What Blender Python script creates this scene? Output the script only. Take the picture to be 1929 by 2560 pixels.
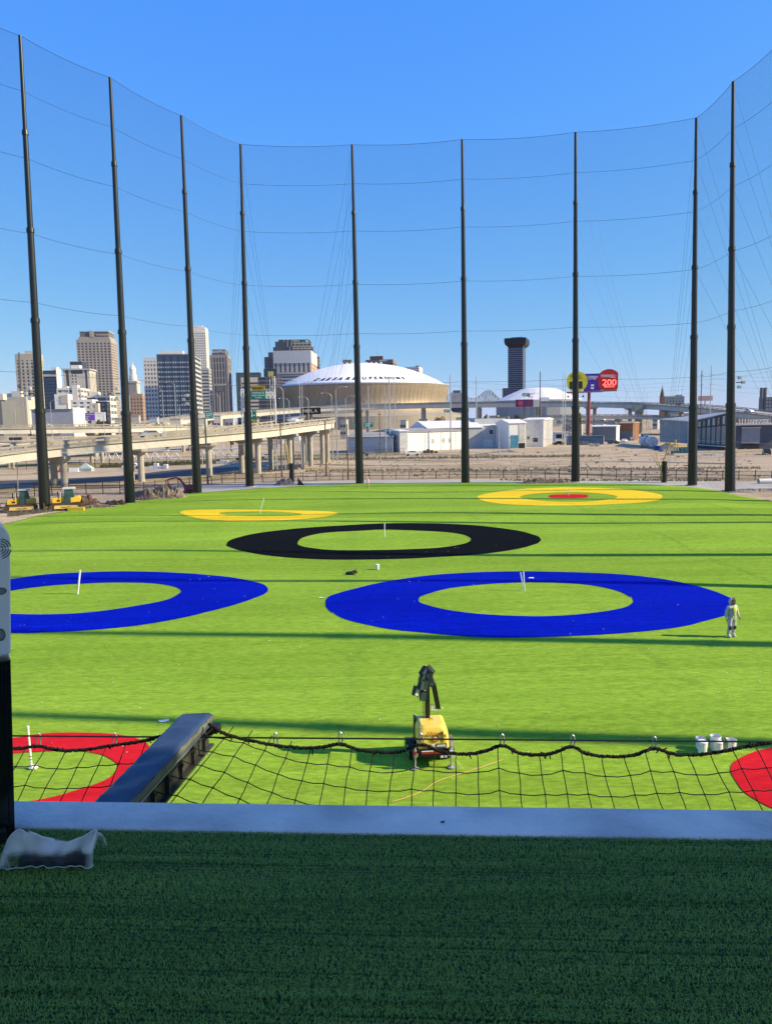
import bpy, bmesh, math, random
import numpy as np
from mathutils import Vector, Matrix

for _o in list(bpy.data.objects):
    bpy.data.objects.remove(_o, do_unlink=True)
SC = bpy.context.scene
COL = SC.collection
R = math.radians
rng = random.Random(7)

# ------------------------------------------------------------------ camera
IW, IH, FPX = 1929.0, 2560.0, 1926.0
CAMH, PITCH, ROLL = 10.8, R(6.9), R(1.0)
_f = Vector((0, math.cos(PITCH), -math.sin(PITCH)))
_u0 = Vector((0, math.sin(PITCH), math.cos(PITCH)))
_x0 = Vector((1, 0, 0))
CX = _x0 * math.cos(ROLL) - _u0 * math.sin(ROLL)
CU = _x0 * math.sin(ROLL) + _u0 * math.cos(ROLL)
CAM = Vector((0, 0, CAMH))
cd = bpy.data.cameras.new('camera')
cam = bpy.data.objects.new('camera', cd)
COL.objects.link(cam)
cam.matrix_world = Matrix(((CX.x, CU.x, -_f.x, 0), (CX.y, CU.y, -_f.y, 0), (CX.z, CU.z, -_f.z, CAMH), (0, 0, 0, 1)))
cd.sensor_fit = 'HORIZONTAL'
cd.sensor_width = 36.0
cd.lens = 36.0 * FPX / IW
cd.clip_start = 0.05
cd.clip_end = 20000
SC.camera = cam
SC.render.resolution_x, SC.render.resolution_y = 771, 1024

# ------------------------------------------------------------------ light
SUN_EL = R(31)
SUN_H = Vector((0.990, -0.135, 0)).normalized()
SUN_D = Vector((SUN_H.x * math.cos(SUN_EL), SUN_H.y * math.cos(SUN_EL), math.sin(SUN_EL)))
W = bpy.data.worlds.new('World')
SC.world = W
W.use_nodes = True
nt = W.node_tree
bg = nt.nodes['Background']
sky = nt.nodes.new('ShaderNodeTexSky')
sky.sky_type = 'NISHITA'
sky.sun_disc = False
sky.sun_elevation = SUN_EL
sky.sun_rotation = math.atan2(SUN_H.x, SUN_H.y)
sky.altitude = 0
sky.air_density = 1.0
sky.dust_density = 0.0
sky.ozone_density = 2.0
# the phone's tone curve on a clear sky: each channel is flattened by the same curve everywhere
sep = nt.nodes.new('ShaderNodeSeparateColor')
cmb = nt.nodes.new('ShaderNodeCombineColor')
nt.links.new(sky.outputs[0], sep.inputs[0])
SKYC = ((0.471, 0.99), (1.318, 0.595), (5.3, 0.05))
for _k in range(3):
    _p = nt.nodes.new('ShaderNodeMath')
    _p.operation = 'POWER'
    _p.inputs[1].default_value = SKYC[_k][1]
    _m = nt.nodes.new('ShaderNodeMath')
    _m.operation = 'MULTIPLY'
    _m.inputs[1].default_value = SKYC[_k][0]
    nt.links.new(sep.outputs[_k], _p.inputs[0])
    nt.links.new(_p.outputs[0], _m.inputs[0])
    nt.links.new(_m.outputs[0], cmb.inputs[_k])
nt.links.new(cmb.outputs[0], bg.inputs[0])
bg.inputs[1].default_value = 0.1
ld = bpy.data.lights.new('sun', 'SUN')
ld.energy = 5.0
ld.angle = R(0.53)
ld.color = (1.0, 0.82, 0.52)
sun = bpy.data.objects.new('sun', ld)
COL.objects.link(sun)
sun.rotation_euler = SUN_D.to_track_quat('Z', 'Y').to_euler()
sun.location = (80, -20, 90)
vs = SC.view_settings
vs.view_transform = 'Standard'
vs.look = 'None'
vs.exposure = 0.8
vs.gamma = 1.0
vs.use_curve_mapping = False

# ------------------------------------------------------------------ photo geometry helpers
def ray(px, py):
    return CX * ((px - IW / 2) / FPX) - CU * ((py - IH / 2) / FPX) + _f
def G(px, py, z=0.0):                     # where a sight line meets the level z
    d = ray(px, py)
    return CAM + d * ((z - CAMH) / d.z)
def D(px, py, Y):                         # where a sight line meets the plane y = Y
    d = ray(px, py)
    return CAM + d * (Y / d.y)
def XZ(px, py, Y):
    p = D(px, py, Y)
    return p.x, p.z
def proj(p):
    q = Vector(p) - CAM
    z = q.dot(_f)
    return IW / 2 + FPX * q.dot(CX) / z, IH / 2 - FPX * q.dot(CU) / z

# ------------------------------------------------------------------ materials
def mat(name, c, c2=None, rough=0.8, metal=0.0, scale=1.0, stretch=(1, 1, 1), bump=0.0, bscale=None, spec=0.3,
        detail=4, fine=0.0, lo=0.35, hi=0.65, emit=None):
    m = bpy.data.materials.get(name)
    if m:
        return m
    m = bpy.data.materials.new(name)
    m.use_nodes = True
    t = m.node_tree
    b = t.nodes['Principled BSDF']
    b.inputs['Roughness'].default_value = rough
    b.inputs['Metallic'].default_value = metal
    b.inputs['Specular IOR Level'].default_value = spec
    if c2 is None:
        c2 = tuple(min(1, x * 0.82) for x in c)
    tc = t.nodes.new('ShaderNodeTexCoord')
    mp = t.nodes.new('ShaderNodeMapping')
    mp.inputs['Scale'].default_value = stretch
    t.links.new(tc.outputs['Object'], mp.inputs[0])
    n = t.nodes.new('ShaderNodeTexNoise')
    n.inputs['Scale'].default_value = scale
    n.inputs['Detail'].default_value = detail
    t.links.new(mp.outputs[0], n.inputs['Vector'])
    cr = t.nodes.new('ShaderNodeValToRGB')
    cr.color_ramp.elements[0].position = lo
    cr.color_ramp.elements[1].position = hi
    cr.color_ramp.elements[0].color = (*c, 1)
    cr.color_ramp.elements[1].color = (*c2, 1)
    t.links.new(n.outputs[0], cr.inputs[0])
    t.links.new(cr.outputs[0], b.inputs['Base Color'])
    if bump:
        n2 = t.nodes.new('ShaderNodeTexNoise')
        n2.inputs['Scale'].default_value = bscale or scale * 6
        n2.inputs['Detail'].default_value = 5
        t.links.new(tc.outputs['Object'], n2.inputs['Vector'])
        bp = t.nodes.new('ShaderNodeBump')
        bp.inputs['Strength'].default_value = bump
        bp.inputs['Distance'].default_value = 0.1
        t.links.new(n2.outputs[0], bp.inputs['Height'])
        t.links.new(bp.outputs[0], b.inputs['Normal'])
    if emit:
        b.inputs['Emission Color'].default_value = (*emit[:3], 1)
        b.inputs['Emission Strength'].default_value = emit[3]
    return m

def turf_mat(name, a, b_, c, fine_amt=0.35, row=2.6, sheen=0.0):
    """synthetic turf: mowing-like rows across the field, blotches and fibre grain"""
    m = bpy.data.materials.new(name)
    m.use_nodes = True
    t = m.node_tree
    L = t.links.new
    bs = t.nodes['Principled BSDF']
    bs.inputs['Roughness'].default_value = 0.75
    bs.inputs['Specular IOR Level'].default_value = 0.02
    tc = t.nodes.new('ShaderNodeTexCoord')
    def noise(stretch, scale, detail=3, rough=0.55):
        mp = t.nodes.new('ShaderNodeMapping')
        mp.inputs['Scale'].default_value = stretch
        L(tc.outputs['Object'], mp.inputs[0])
        n = t.nodes.new('ShaderNodeTexNoise')
        n.inputs['Scale'].default_value = scale
        n.inputs['Detail'].default_value = detail
        n.inputs['Roughness'].default_value = rough
        L(mp.outputs[0], n.inputs['Vector'])
        return n.outputs[0]
    def mix(fac, x, y, mode='MIX'):
        mx = t.nodes.new('ShaderNodeMix')
        mx.data_type = 'RGBA'
        mx.blend_type = mode
        for s, v in ((0, fac), (6, x), (7, y)):
            if hasattr(v, 'links'):
                L(v, mx.inputs[s])
            elif s == 0:
                mx.inputs[0].default_value = v
            else:
                mx.inputs[s].default_value = (*v, 1)
        return mx.outputs[2]
    def ramp(v, lo, hi):
        r_ = t.nodes.new('ShaderNodeMapRange')
        r_.inputs[1].default_value = lo
        r_.inputs[2].default_value = hi
        L(v, r_.inputs[0])
        return r_.outputs[0]
    rows = ramp(noise((0.05, 1, 1), row, 4), 0.3, 0.7)
    blot = ramp(noise((0.3, 0.7, 1), 0.16, 3), 0.3, 0.7)
    grain = ramp(noise((0.45, 1.5, 1), 5, 7, 0.78), 0.28, 0.72)
    fib = ramp(noise((1, 1.6, 1), 46, 3, 0.7), 0.2, 0.8)
    col = mix(rows, a, b_)
    col = mix(ramp(blot, 0.2, 1.6), col, c)
    # rolls of turf laid across the field, each with its own nap
    sx_ = t.nodes.new('ShaderNodeSeparateXYZ')
    wob = t.nodes.new('ShaderNodeMath')
    wob.operation = 'MULTIPLY_ADD'
    L(noise((0.03, 0.03, 0.03), 1.0, 2), wob.inputs[0])
    wob.inputs[1].default_value = 2.0
    L(tc.outputs['Object'], sx_.inputs[0])
    L(sx_.outputs[1], wob.inputs[2])
    dv_ = t.nodes.new('ShaderNodeMath')
    dv_.operation = 'DIVIDE'
    L(wob.outputs[0], dv_.inputs[0])
    dv_.inputs[1].default_value = 4.57
    fl_ = t.nodes.new('ShaderNodeMath')
    fl_.operation = 'FLOOR'
    L(dv_.outputs[0], fl_.inputs[0])
    wn = t.nodes.new('ShaderNodeTexWhiteNoise')
    wn.noise_dimensions = '1D'
    L(fl_.outputs[0], wn.inputs['W'])
    rl = t.nodes.new('ShaderNodeMapRange')
    rl.inputs[3].default_value = 0.90
    rl.inputs[4].default_value = 1.09
    L(wn.outputs[0], rl.inputs[0])
    fr_ = t.nodes.new('ShaderNodeMath')
    fr_.operation = 'FRACT'
    L(dv_.outputs[0], fr_.inputs[0])
    sm_ = t.nodes.new('ShaderNodeMapRange')
    sm_.inputs[1].default_value = 0.0
    sm_.inputs[2].default_value = 0.022
    sm_.inputs[3].default_value = 0.86
    sm_.inputs[4].default_value = 1.0
    L(fr_.outputs[0], sm_.inputs[0])
    ml = t.nodes.new('ShaderNodeMath')
    ml.operation = 'MULTIPLY'
    L(rl.outputs[0], ml.inputs[0])
    L(sm_.outputs[0], ml.inputs[1])
    c3 = t.nodes.new('ShaderNodeCombineColor')
    for k in range(3):
        L(ml.outputs[0], c3.inputs[k])
    col = mix(1.0, col, c3.outputs[0], 'MULTIPLY')
    g = t.nodes.new('ShaderNodeMath')
    g.operation = 'ADD'
    L(grain, g.inputs[0])
    L(fib, g.inputs[1])
    r2 = t.nodes.new('ShaderNodeMapRange')
    r2.inputs[1].default_value = 0.4
    r2.inputs[2].default_value = 1.6
    r2.inputs[3].default_value = 1 - fine_amt
    r2.inputs[4].default_value = 1 + fine_amt
    L(g.outputs[0], r2.inputs[0])
    cm = t.nodes.new('ShaderNodeCombineColor')
    for k in range(3):
        L(r2.outputs[0], cm.inputs[k])
    col = mix(1.0, col, cm.outputs[0], 'MULTIPLY')
    L(col, bs.inputs['Base Color'])
    bp = t.nodes.new('ShaderNodeBump')
    bp.inputs['Strength'].default_value = 0.5
    bp.inputs['Distance'].default_value = 0.03
    L(g.outputs[0], bp.inputs['Height'])
    L(bp.outputs[0], bs.inputs['Normal'])
    return m

# ------------------------------------------------------------------ mesh helpers
ORG = {}
class MB:
    def __init__(s):
        s.v, s.f, s.m = [], [], []
        s.mi = 0
    def add(s, vs_, fs):
        k = len(s.v)
        s.v.extend([tuple(p) for p in vs_])
        for f in fs:
            s.f.append(tuple(k + i for i in f))
            s.m.append(s.mi)
        return s
    def box(s, x0, x1, y0, y1, z0, z1, M=None):
        P = [Vector((x, y, z)) for z in (z0, z1) for y in (y0, y1) for x in (x0, x1)]
        if M is not None:
            P = [M @ p for p in P]
        return s.add(P, [(0, 2, 3, 1), (4, 5, 7, 6), (0, 1, 5, 4), (2, 6, 7, 3), (0, 4, 6, 2), (1, 3, 7, 5)])
    def tube(s, p0, p1, r0, r1=None, n=8, caps=True):
        p0, p1 = Vector(p0), Vector(p1)
        r1 = r0 if r1 is None else r1
        d = (p1 - p0).normalized()
        a = d.orthogonal().normalized()
        b = d.cross(a)
        P = []
        for p, r in ((p0, r0), (p1, r1)):
            for i in range(n):
                t = 2 * math.pi * i / n
                P.append(p + a * (r * math.cos(t)) + b * (r * math.sin(t)))
        F = [(i, (i + 1) % n, n + (i + 1) % n, n + i) for i in range(n)]
        if caps:
            F += [tuple(range(n - 1, -1, -1)), tuple(range(n, 2 * n))]
        return s.add(P, F)
    def path(s, pts, r, n=6):
        pts = [Vector(p) for p in pts]
        rr = r if isinstance(r, (list, tuple)) else [r] * len(pts)
        P = []
        up = None
        for i, p in enumerate(pts):
            d = (pts[min(i + 1, len(pts) - 1)] - pts[max(i - 1, 0)]).normalized()
            if up is None:
                up = d.orthogonal().normalized()
            a = (up - d * up.dot(d)).normalized()
            up = a
            b = d.cross(a)
            for k in range(n):
                t = 2 * math.pi * k / n
                P.append(p + a * (rr[i] * math.cos(t)) + b * (rr[i] * math.sin(t)))
        F = []
        for i in range(len(pts) - 1):
            for k in range(n):
                F.append((i * n + k, i * n + (k + 1) % n, (i + 1) * n + (k + 1) % n, (i + 1) * n + k))
        e = (len(pts) - 1) * n
        F += [tuple(range(n - 1, -1, -1)), tuple(e + k for k in range(n))]
        return s.add(P, F)
    def prism(s, poly, z0, z1, M=None):
        n = len(poly)
        P = [Vector((x, y, z0)) for x, y in poly] + [Vector((x, y, z1)) for x, y in poly]
        if M is not None:
            P = [M @ p for p in P]
        return s.add(P, [(i, (i + 1) % n, n + (i + 1) % n, n + i) for i in range(n)] +
                     [tuple(range(n - 1, -1, -1)), tuple(range(n, 2 * n))])
    def lathe(s, prof, c=(0, 0, 0), n=24, caps=True):
        c = Vector(c)
        P = []
        for r, z in prof:
            for i in range(n):
                t = 2 * math.pi * i / n
                P.append(c + Vector((r * math.cos(t), r * math.sin(t), z)))
        F = []
        for j in range(len(prof) - 1):
            for i in range(n):
                F.append((j * n + i, j * n + (i + 1) % n, (j + 1) * n + (i + 1) % n, (j + 1) * n + i))
        if caps:
            e = (len(prof) - 1) * n
            F += [tuple(range(n - 1, -1, -1)), tuple(e + i for i in range(n))]
        return s.add(P, F)
    def grid(s, pts):                     # pts[row][col]
        n, m = len(pts), len(pts[0])
        P = [p for row in pts for p in row]
        return s.add(P, [(i * m + j, i * m + j + 1, (i + 1) * m + j + 1, (i + 1) * m + j) for i in range(n - 1) for j in range(m - 1)])
    def ball(s, c, r, n=8, sq=(1, 1, 1)):
        c = Vector(c)
        P, F = [], []
        h = max(3, n // 2)
        for j in range(h + 1):
            a = math.pi * j / h
            for i in range(n):
                t = 2 * math.pi * i / n
                P.append(c + Vector((r * sq[0] * math.sin(a) * math.cos(t), r * sq[1] * math.sin(a) * math.sin(t), r * sq[2] * math.cos(a))))
        for j in range(h):
            for i in range(n):
                F.append((j * n + i, (j + 1) * n + i, (j + 1) * n + (i + 1) % n, j * n + (i + 1) % n))
        return s.add(P, F)
    def build(s, name, m, parent=None, world=False, smooth=False, bevel=0.0, **tags):
        me = bpy.data.meshes.new(name)
        org = ORG.get(parent.name, Vector()) if (parent is not None and world) else Vector()
        me.from_pydata([(p[0] - org.x, p[1] - org.y, p[2] - org.z) for p in s.v], [], s.f)
        for mm in (m if isinstance(m, (list, tuple)) else [m]):
            me.materials.append(mm)
        if any(s.m):
            me.polygons.foreach_set('material_index', s.m)
        if smooth:
            me.polygons.foreach_set('use_smooth', [True] * len(me.polygons))
        me.update()
        o = bpy.data.objects.new(name, me)
        COL.objects.link(o)
        if parent is not None:
            o.parent = parent
            ORG[o.name] = org if world else ORG.get(parent.name, Vector())
        if bevel:
            bm = o.modifiers.new('bevel', 'BEVEL')
            bm.width = bevel
            bm.segments = 2
            bm.limit_method = 'ANGLE'
        tag(o, **tags)
        return o

def tag(o, label=None, cat=None, group=None, kind=None):
    if label:
        o['label'] = label
    if cat:
        o['category'] = cat
    if group:
        o['group'] = group
    if kind:
        o['kind'] = kind
    return o

def thing(name, loc, label, cat, group=None, rz=0.0):
    o = bpy.data.objects.new(name, None)
    COL.objects.link(o)
    o.empty_display_size = 0.2
    o.location = loc
    o.rotation_euler = (0, 0, rz)
    ORG[o.name] = Vector(loc)
    return tag(o, label, cat, group)

def text_mesh(s, size=1.0, extrude=0.02, shear=0.0, bold=0.0):
    """lettering as a mesh centred on its middle, lying in local x/y"""
    c = bpy.data.curves.new('lettering', 'FONT')
    c.body = s
    c.size = size
    c.align_x = 'CENTER'
    c.align_y = 'CENTER'
    c.extrude = extrude
    c.shear = shear
    c.offset = bold
    c.resolution_u = 3
    o = bpy.data.objects.new('lettering', c)
    COL.objects.link(o)
    bpy.context.view_layer.update()
    me = bpy.data.meshes.new_from_object(o.evaluated_get(bpy.context.evaluated_depsgraph_get()))
    bpy.data.objects.remove(o, do_unlink=True)
    return me

def lettering(s, size, m, parent, pos, right=(1, 0, 0), up=(0, 0, 1), extrude=0.03, shear=0.0, bold=0.0, name='lettering', sx=1.0, sy=1.0, world=True):
    """letters standing on a face: right/up give the face's directions"""
    me = text_mesh(s, size, extrude, shear, bold)
    me.materials.clear()
    me.materials.append(m)
    o = bpy.data.objects.new(name, me)
    COL.objects.link(o)
    r_, u_ = Vector(right).normalized(), Vector(up).normalized()
    n_ = r_.cross(u_)
    org = ORG.get(parent.name, Vector()) if world else Vector()
    o.parent = parent
    p = Vector(pos) - org
    o.matrix_basis = Matrix(((r_.x * sx, u_.x * sy, n_.x, p.x), (r_.y * sx, u_.y * sy, n_.y, p.y), (r_.z * sx, u_.z * sy, n_.z, p.z), (0, 0, 0, 1)))
    return o

def copy_tree(o, parent=None):
    c = o.copy()
    COL.objects.link(c)
    c.parent = parent
    for ch in list(o.children):
        copy_tree(ch, c)
    return c

def crom(pts, n=8, closed=True):
    out = []
    N = len(pts)
    P = [Vector(p) for p in pts]
    for i in range(N if closed else N - 1):
        if closed:
            a, b, c, d = P[i - 1], P[i], P[(i + 1) % N], P[(i + 2) % N]
        else:
            a, b, c, d = P[max(i - 1, 0)], P[i], P[i + 1], P[min(i + 2, N - 1)]
        for k in range(n):
            t = k / n
            out.append(0.5 * ((2 * b) + (c - a) * t + (2 * a - 5 * b + 4 * c - d) * t * t + (3 * b - a - 3 * c + d) * t ** 3))
    if not closed:
        out.append(P[-1])
    return out

def lerp_table(tab, x):
    if x <= tab[0][0]:
        return tab[0][1]
    for (a, va), (b, vb) in zip(tab, tab[1:]):
        if x <= b:
            return va + (vb - va) * (x - a) / (b - a)
    return tab[-1][1]

M_ = dict(
    concrete=mat('concrete', (0.42, 0.40, 0.35), (0.33, 0.31, 0.27), scale=0.6, bump=0.1),
    cream=mat('cream_girder', (0.62, 0.59, 0.52), (0.53, 0.51, 0.45), scale=0.3, stretch=(1, 1, 0.4)),
    parapet=mat('parapet_concrete', (0.36, 0.335, 0.29), (0.25, 0.23, 0.20), scale=0.5),
    pole=mat('pole_dark_green', (0.005, 0.007, 0.0065), (0.009, 0.011, 0.010), rough=0.36, scale=0.8, spec=0.5),
    black=mat('black_steel', (0.012, 0.012, 0.013), rough=0.45, spec=0.4),
    rope=mat('black_rope', (0.006, 0.006, 0.007), (0.012, 0.012, 0.012), rough=0.9, scale=60),
    net=mat('net_cord', (0.045, 0.045, 0.075), rough=0.9),
    galv=mat('galvanised', (0.55, 0.56, 0.56), (0.42, 0.43, 0.44), rough=0.4, metal=0.6, scale=4),
    paleg=mat('pale_grey_metal', (0.55, 0.56, 0.57), rough=0.55, scale=2),
    white=mat('white_paint', (0.78, 0.78, 0.76), (0.68, 0.68, 0.66), rough=0.6, scale=1.5),
    whitewall=mat('white_metal_wall', (0.78, 0.78, 0.76), (0.70, 0.70, 0.67), rough=0.6, scale=0.15, stretch=(1, 1, 0.3)),
    greywall=mat('grey_metal_wall', (0.42, 0.44, 0.46), (0.36, 0.38, 0.40), rough=0.6, scale=0.2),
    yellow=mat('machine_yellow', (0.85, 0.52, 0.05), (0.75, 0.45, 0.05), rough=0.45, scale=2),
    rubber=mat('rubber', (0.018, 0.018, 0.018), rough=0.85),
    mud=mat('muddy_steel', (0.10, 0.065, 0.045), (0.05, 0.035, 0.028), rough=0.9, scale=3),
    glass=mat('dark_glass', (0.03, 0.05, 0.07), (0.05, 0.08, 0.10), rough=0.12, spec=0.6, scale=0.3),
    bglass=mat('blue_glass', (0.025, 0.05, 0.10), (0.04, 0.075, 0.13), rough=0.2, spec=0.5, scale=0.05),
    signg=mat('sign_green', (0.0, 0.30, 0.18), rough=0.5),
    signy=mat('sign_gold', (0.65, 0.38, 0.02), rough=0.5),
    red=mat('red_paint', (0.5, 0.03, 0.03), rough=0.5),
    wood=mat('wood_pole', (0.16, 0.11, 0.08), (0.11, 0.08, 0.06), scale=3),
)
# ------------------------------------------------------------------ ground
GZ = -0.12
def dirt_mat():
    """dry dirt: broad tan and brown patches, tyre-worn streaks across, gravel grain and thin dry grass"""
    m = bpy.data.materials.new('dirt')
    m.use_nodes = True
    t = m.node_tree
    L = t.links.new
    bs = t.nodes['Principled BSDF']
    bs.inputs['Roughness'].default_value = 0.95
    bs.inputs['Specular IOR Level'].default_value = 0.05
    tc = t.nodes.new('ShaderNodeTexCoord')
    def nz(st, sc, lo, hi, det=6):
        mp = t.nodes.new('ShaderNodeMapping')
        mp.inputs['Scale'].default_value = st
        L(tc.outputs['Object'], mp.inputs[0])
        n = t.nodes.new('ShaderNodeTexNoise')
        n.inputs['Scale'].default_value = sc
        n.inputs['Detail'].default_value = det
        L(mp.outputs[0], n.inputs['Vector'])
        r_ = t.nodes.new('ShaderNodeMapRange')
        r_.inputs[1].default_value = lo
        r_.inputs[2].default_value = hi
        L(n.outputs[0], r_.inputs[0])
        return r_.outputs[0], n.outputs[0]
    def mix(f, x, y):
        q = t.nodes.new('ShaderNodeMix')
        q.data_type = 'RGBA'
        L(f, q.inputs[0])
        for i_, v in ((6, x), (7, y)):
            if hasattr(v, 'links'):
                L(v, q.inputs[i_])
            else:
                q.inputs[i_].default_value = (*v, 1)
        return q.outputs[2]
    big, _ = nz((0.35, 1, 1), 0.045, 0.38, 0.62)
    stk, _ = nz((0.10, 1, 1), 0.45, 0.45, 0.62)
    grs, _ = nz((0.25, 1, 1), 0.09, 0.52, 0.64, 9)
    grn, raw = nz((1, 1, 1), 1.6, 0.3, 0.7, 8)
    c = mix(big, (0.46, 0.385, 0.285), (0.29, 0.235, 0.165))
    c = mix(stk, c, (0.56, 0.48, 0.37))
    c = mix(grs, c, (0.22, 0.20, 0.085))
    c = mix(grn, c, (0.42, 0.33, 0.22))
    L(c, bs.inputs['Base Color'])
    bp = t.nodes.new('ShaderNodeBump')
    bp.inputs['Strength'].default_value = 0.8
    bp.inputs['Distance'].default_value = 0.25
    L(raw, bp.inputs['Height'])
    L(bp.outputs[0], bs.inputs['Normal'])
    return m
gm = dirt_mat()
b = MB()
xs = [-9000, -3000, -1200, -500, -250, -120, -60, 0, 60, 120, 250, 500, 1200, 3000, 9000]
ys = [-300, 60, 100, 130, 160, 200, 260, 340, 500, 800, 1500, 3000, 6000, 12000]
b.grid([[(x, y, GZ) for x in xs] for y in ys])
b.build('ground', gm, kind='structure')

# the turf's far edge, read along the sight lines, as distance for each bearing
EDGE = [(-900, 1420), (-200, 1352), (20, 1308), (115, 1285), (280, 1262), (430, 1241), (500, 1231), (640, 1221), (780, 1213), (900, 1209),
        (1200, 1206), (1450, 1207), (1600, 1210), (1720, 1216), (1800, 1228), (1850, 1240), (1929, 1252), (2300, 1330), (2900, 1500)]
EP = [G(px, py, 0) for px, py in EDGE]
ETAB = [(p.x / p.y, p.y) for p in EP]
def edge_y(s):
    return lerp_table(ETAB, s)
def hgt(x, y):
    s = x / max(y, 1)
    t = (edge_y(s) - y) / 22.0
    k = max(0.0, min(1.0, t))
    k = k * k * (3 - 2 * k)
    kn = max(0.0, min(1.0, (y - 14) / 20.0))
    w = 0.20 * (1 + math.sin(x / 8.5 + 0.8) * math.cos(y / 7.3 + 0.4)) + 0.13 * (1 + math.sin(x / 14 + y / 5.1)) + 0.10 * (1 + math.sin(y / 3.1 - x / 19))
    return w * k * (0.25 + 0.75 * kn) * 0.72
def GH(px, py):                            # where a sight line meets the rolling turf
    z = 0.2
    for _ in range(14):
        p = G(px, py, z)
        z = 0.5 * z + 0.5 * hgt(p.x, p.y)
    return p
turf = turf_mat('field_turf', (0.205, 0.345, 0.030), (0.27, 0.43, 0.046), (0.155, 0.285, 0.022), 0.52)
rows = []
NS, NR = 150, 170
for j in range(NR + 1):
    row = []
    for i in range(NS + 1):
        s = -1.15 + 2.3 * i / NS
        e = edge_y(s)
        t = (j / NR) ** 1.35
        y = 3.2 + (e - 3.2) * t
        x = s * y
        row.append((x, y, hgt(x, y)))
    rows.append(row)
rows.append([(x, y, GZ - 0.05) for x, y, z in rows[-1]])
b = MB()
b.grid(rows)
b.build('field', turf, smooth=True, kind='structure')

def Q(kx, ky, ox, oy, sc):
    return ox + kx * sc, oy + ky * sc
A_ = lambda x, y: Q(x, y, 0, 1260, 0.5789)
B_ = lambda x, y: Q(x, y, 965, 1200, 0.5783)
C_ = lambda x, y: Q(x, y, 0, 1600, 0.5789)
E_ = lambda x, y: Q(x, y, 520, 1780, 0.8452)

def ring(outer, inner, m, label, rim=None):
    oc = crom([(*GH(*p).xy, 0) for p in outer], 8)
    n = len(oc)
    if inner:
        ic0 = crom([(*GH(*p).xy, 0) for p in inner], 8)
        c = sum((p for p in ic0), Vector()) / len(ic0)
        # resample both by bearing round the ring's middle
        def by_angle(poly, angs):
            out = []
            pa = [((p - c).x, (p - c).y) for p in poly]
            for a in angs:
                d = (math.cos(a), math.sin(a))
                best = 0.01
                for (x0, y0), (x1, y1) in zip(pa, pa[1:] + pa[:1]):
                    ex, ey = x1 - x0, y1 - y0
                    den = d[0] * ey - d[1] * ex
                    if abs(den) < 1e-9:
                        continue
                    t = (x0 * ey - y0 * ex) / den
                    u = (x0 * d[1] - y0 * d[0]) / den
                    if t > best and -1e-6 <= u <= 1 + 1e-6:
                        best = t
                out.append(Vector((c.x + d[0] * best, c.y + d[1] * best, 0)))
            return out
        rx_ = max(abs((p - c).x) for p in oc)
        ry_ = max(abs((p - c).y) for p in oc)
        an = [math.atan2(ry_ * math.sin(2 * math.pi * i / 200), rx_ * math.cos(2 * math.pi * i / 200)) for i in range(200)]
        O, I = by_angle(oc, an), by_angle(ic0, an)
    else:
        c = sum(oc, Vector()) / n
        O, I = oc, [c + (p - c) * 0.02 for p in oc]
    wv = [(rng.uniform(0, 6.28), k_) for k_ in (5, 11, 23, 41)]
    O = [c + (p - c) * (1 + .0007 * sum(math.sin(k_ * 2 * math.pi * i / len(O) + a) for a, k_ in wv)) for i, p in enumerate(O)]
    K = 14
    g = []
    for k in range(K + 1):
        row = []
        for o_, i_ in zip(O, I):
            p = o_.lerp(i_, k / K)
            row.append((p.x, p.y, hgt(p.x, p.y) + 0.022))
        row.append(row[0])
        g.append(row)
    bb = MB()
    bb.grid(g)
    return bb.build('target_ring' if inner else 'bullseye', m, smooth=True, label=label, cat='target ring' if inner else 'bullseye', group='target rings on the field' if inner else None)

yel = turf_mat('yellow_turf', (0.78, 0.56, 0.025), (0.84, 0.62, 0.035), (0.70, 0.48, 0.02), 0.2)
blk = turf_mat('black_turf', (0.004, 0.0045, 0.005), (0.007, 0.007, 0.0075), (0.005, 0.005, 0.0040), 0.3)
blu = turf_mat('blue_turf', (0.0005, 0.006, 0.34), (0.001, 0.012, 0.44), (0.0005, 0.005, 0.26), 0.62)
redt = turf_mat('red_turf', (0.55, 0.012, 0.022), (0.62, 0.018, 0.03), (0.46, 0.012, 0.02), 0.3)
ring([A_(*p) for p in ((777, 35), (830, 26), (1000, 24), (1200, 27), (1380, 31), (1452, 37), (1440, 47), (1350, 62), (1150, 74), (1000, 74), (880, 66), (800, 48))],
     [A_(*p) for p in ((945, 40), (990, 35), (1120, 33), (1230, 36), (1300, 42), (1280, 50), (1180, 53), (1050, 52), (970, 47))],
     yel, 'narrow yellow turf ring at the far left of the field')
ring([A_(980, 172), A_(988, 161), A_(1022, 147), A_(1120, 125), A_(1300, 105), A_(1500, 92), B_(0, 188), B_(200, 188), B_(400, 198), B_(560, 218), B_(645, 240), B_(662, 249), B_(668, 258),
      B_(662, 268), B_(645, 278), B_(560, 300), B_(400, 322), B_(200, 335), B_(0, 343), A_(1400, 240), A_(1200, 228), A_(1060, 207), A_(986, 184)],
     [A_(1285, 168), A_(1310, 145), A_(1400, 125), A_(1550, 116), B_(0, 215), B_(200, 222), B_(310, 232), B_(365, 252), B_(340, 275), B_(230, 293), B_(100, 300),
      B_(0, 303), A_(1450, 200), A_(1340, 190), A_(1295, 180)],
     blk, 'black turf ring in the middle of the field')
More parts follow.
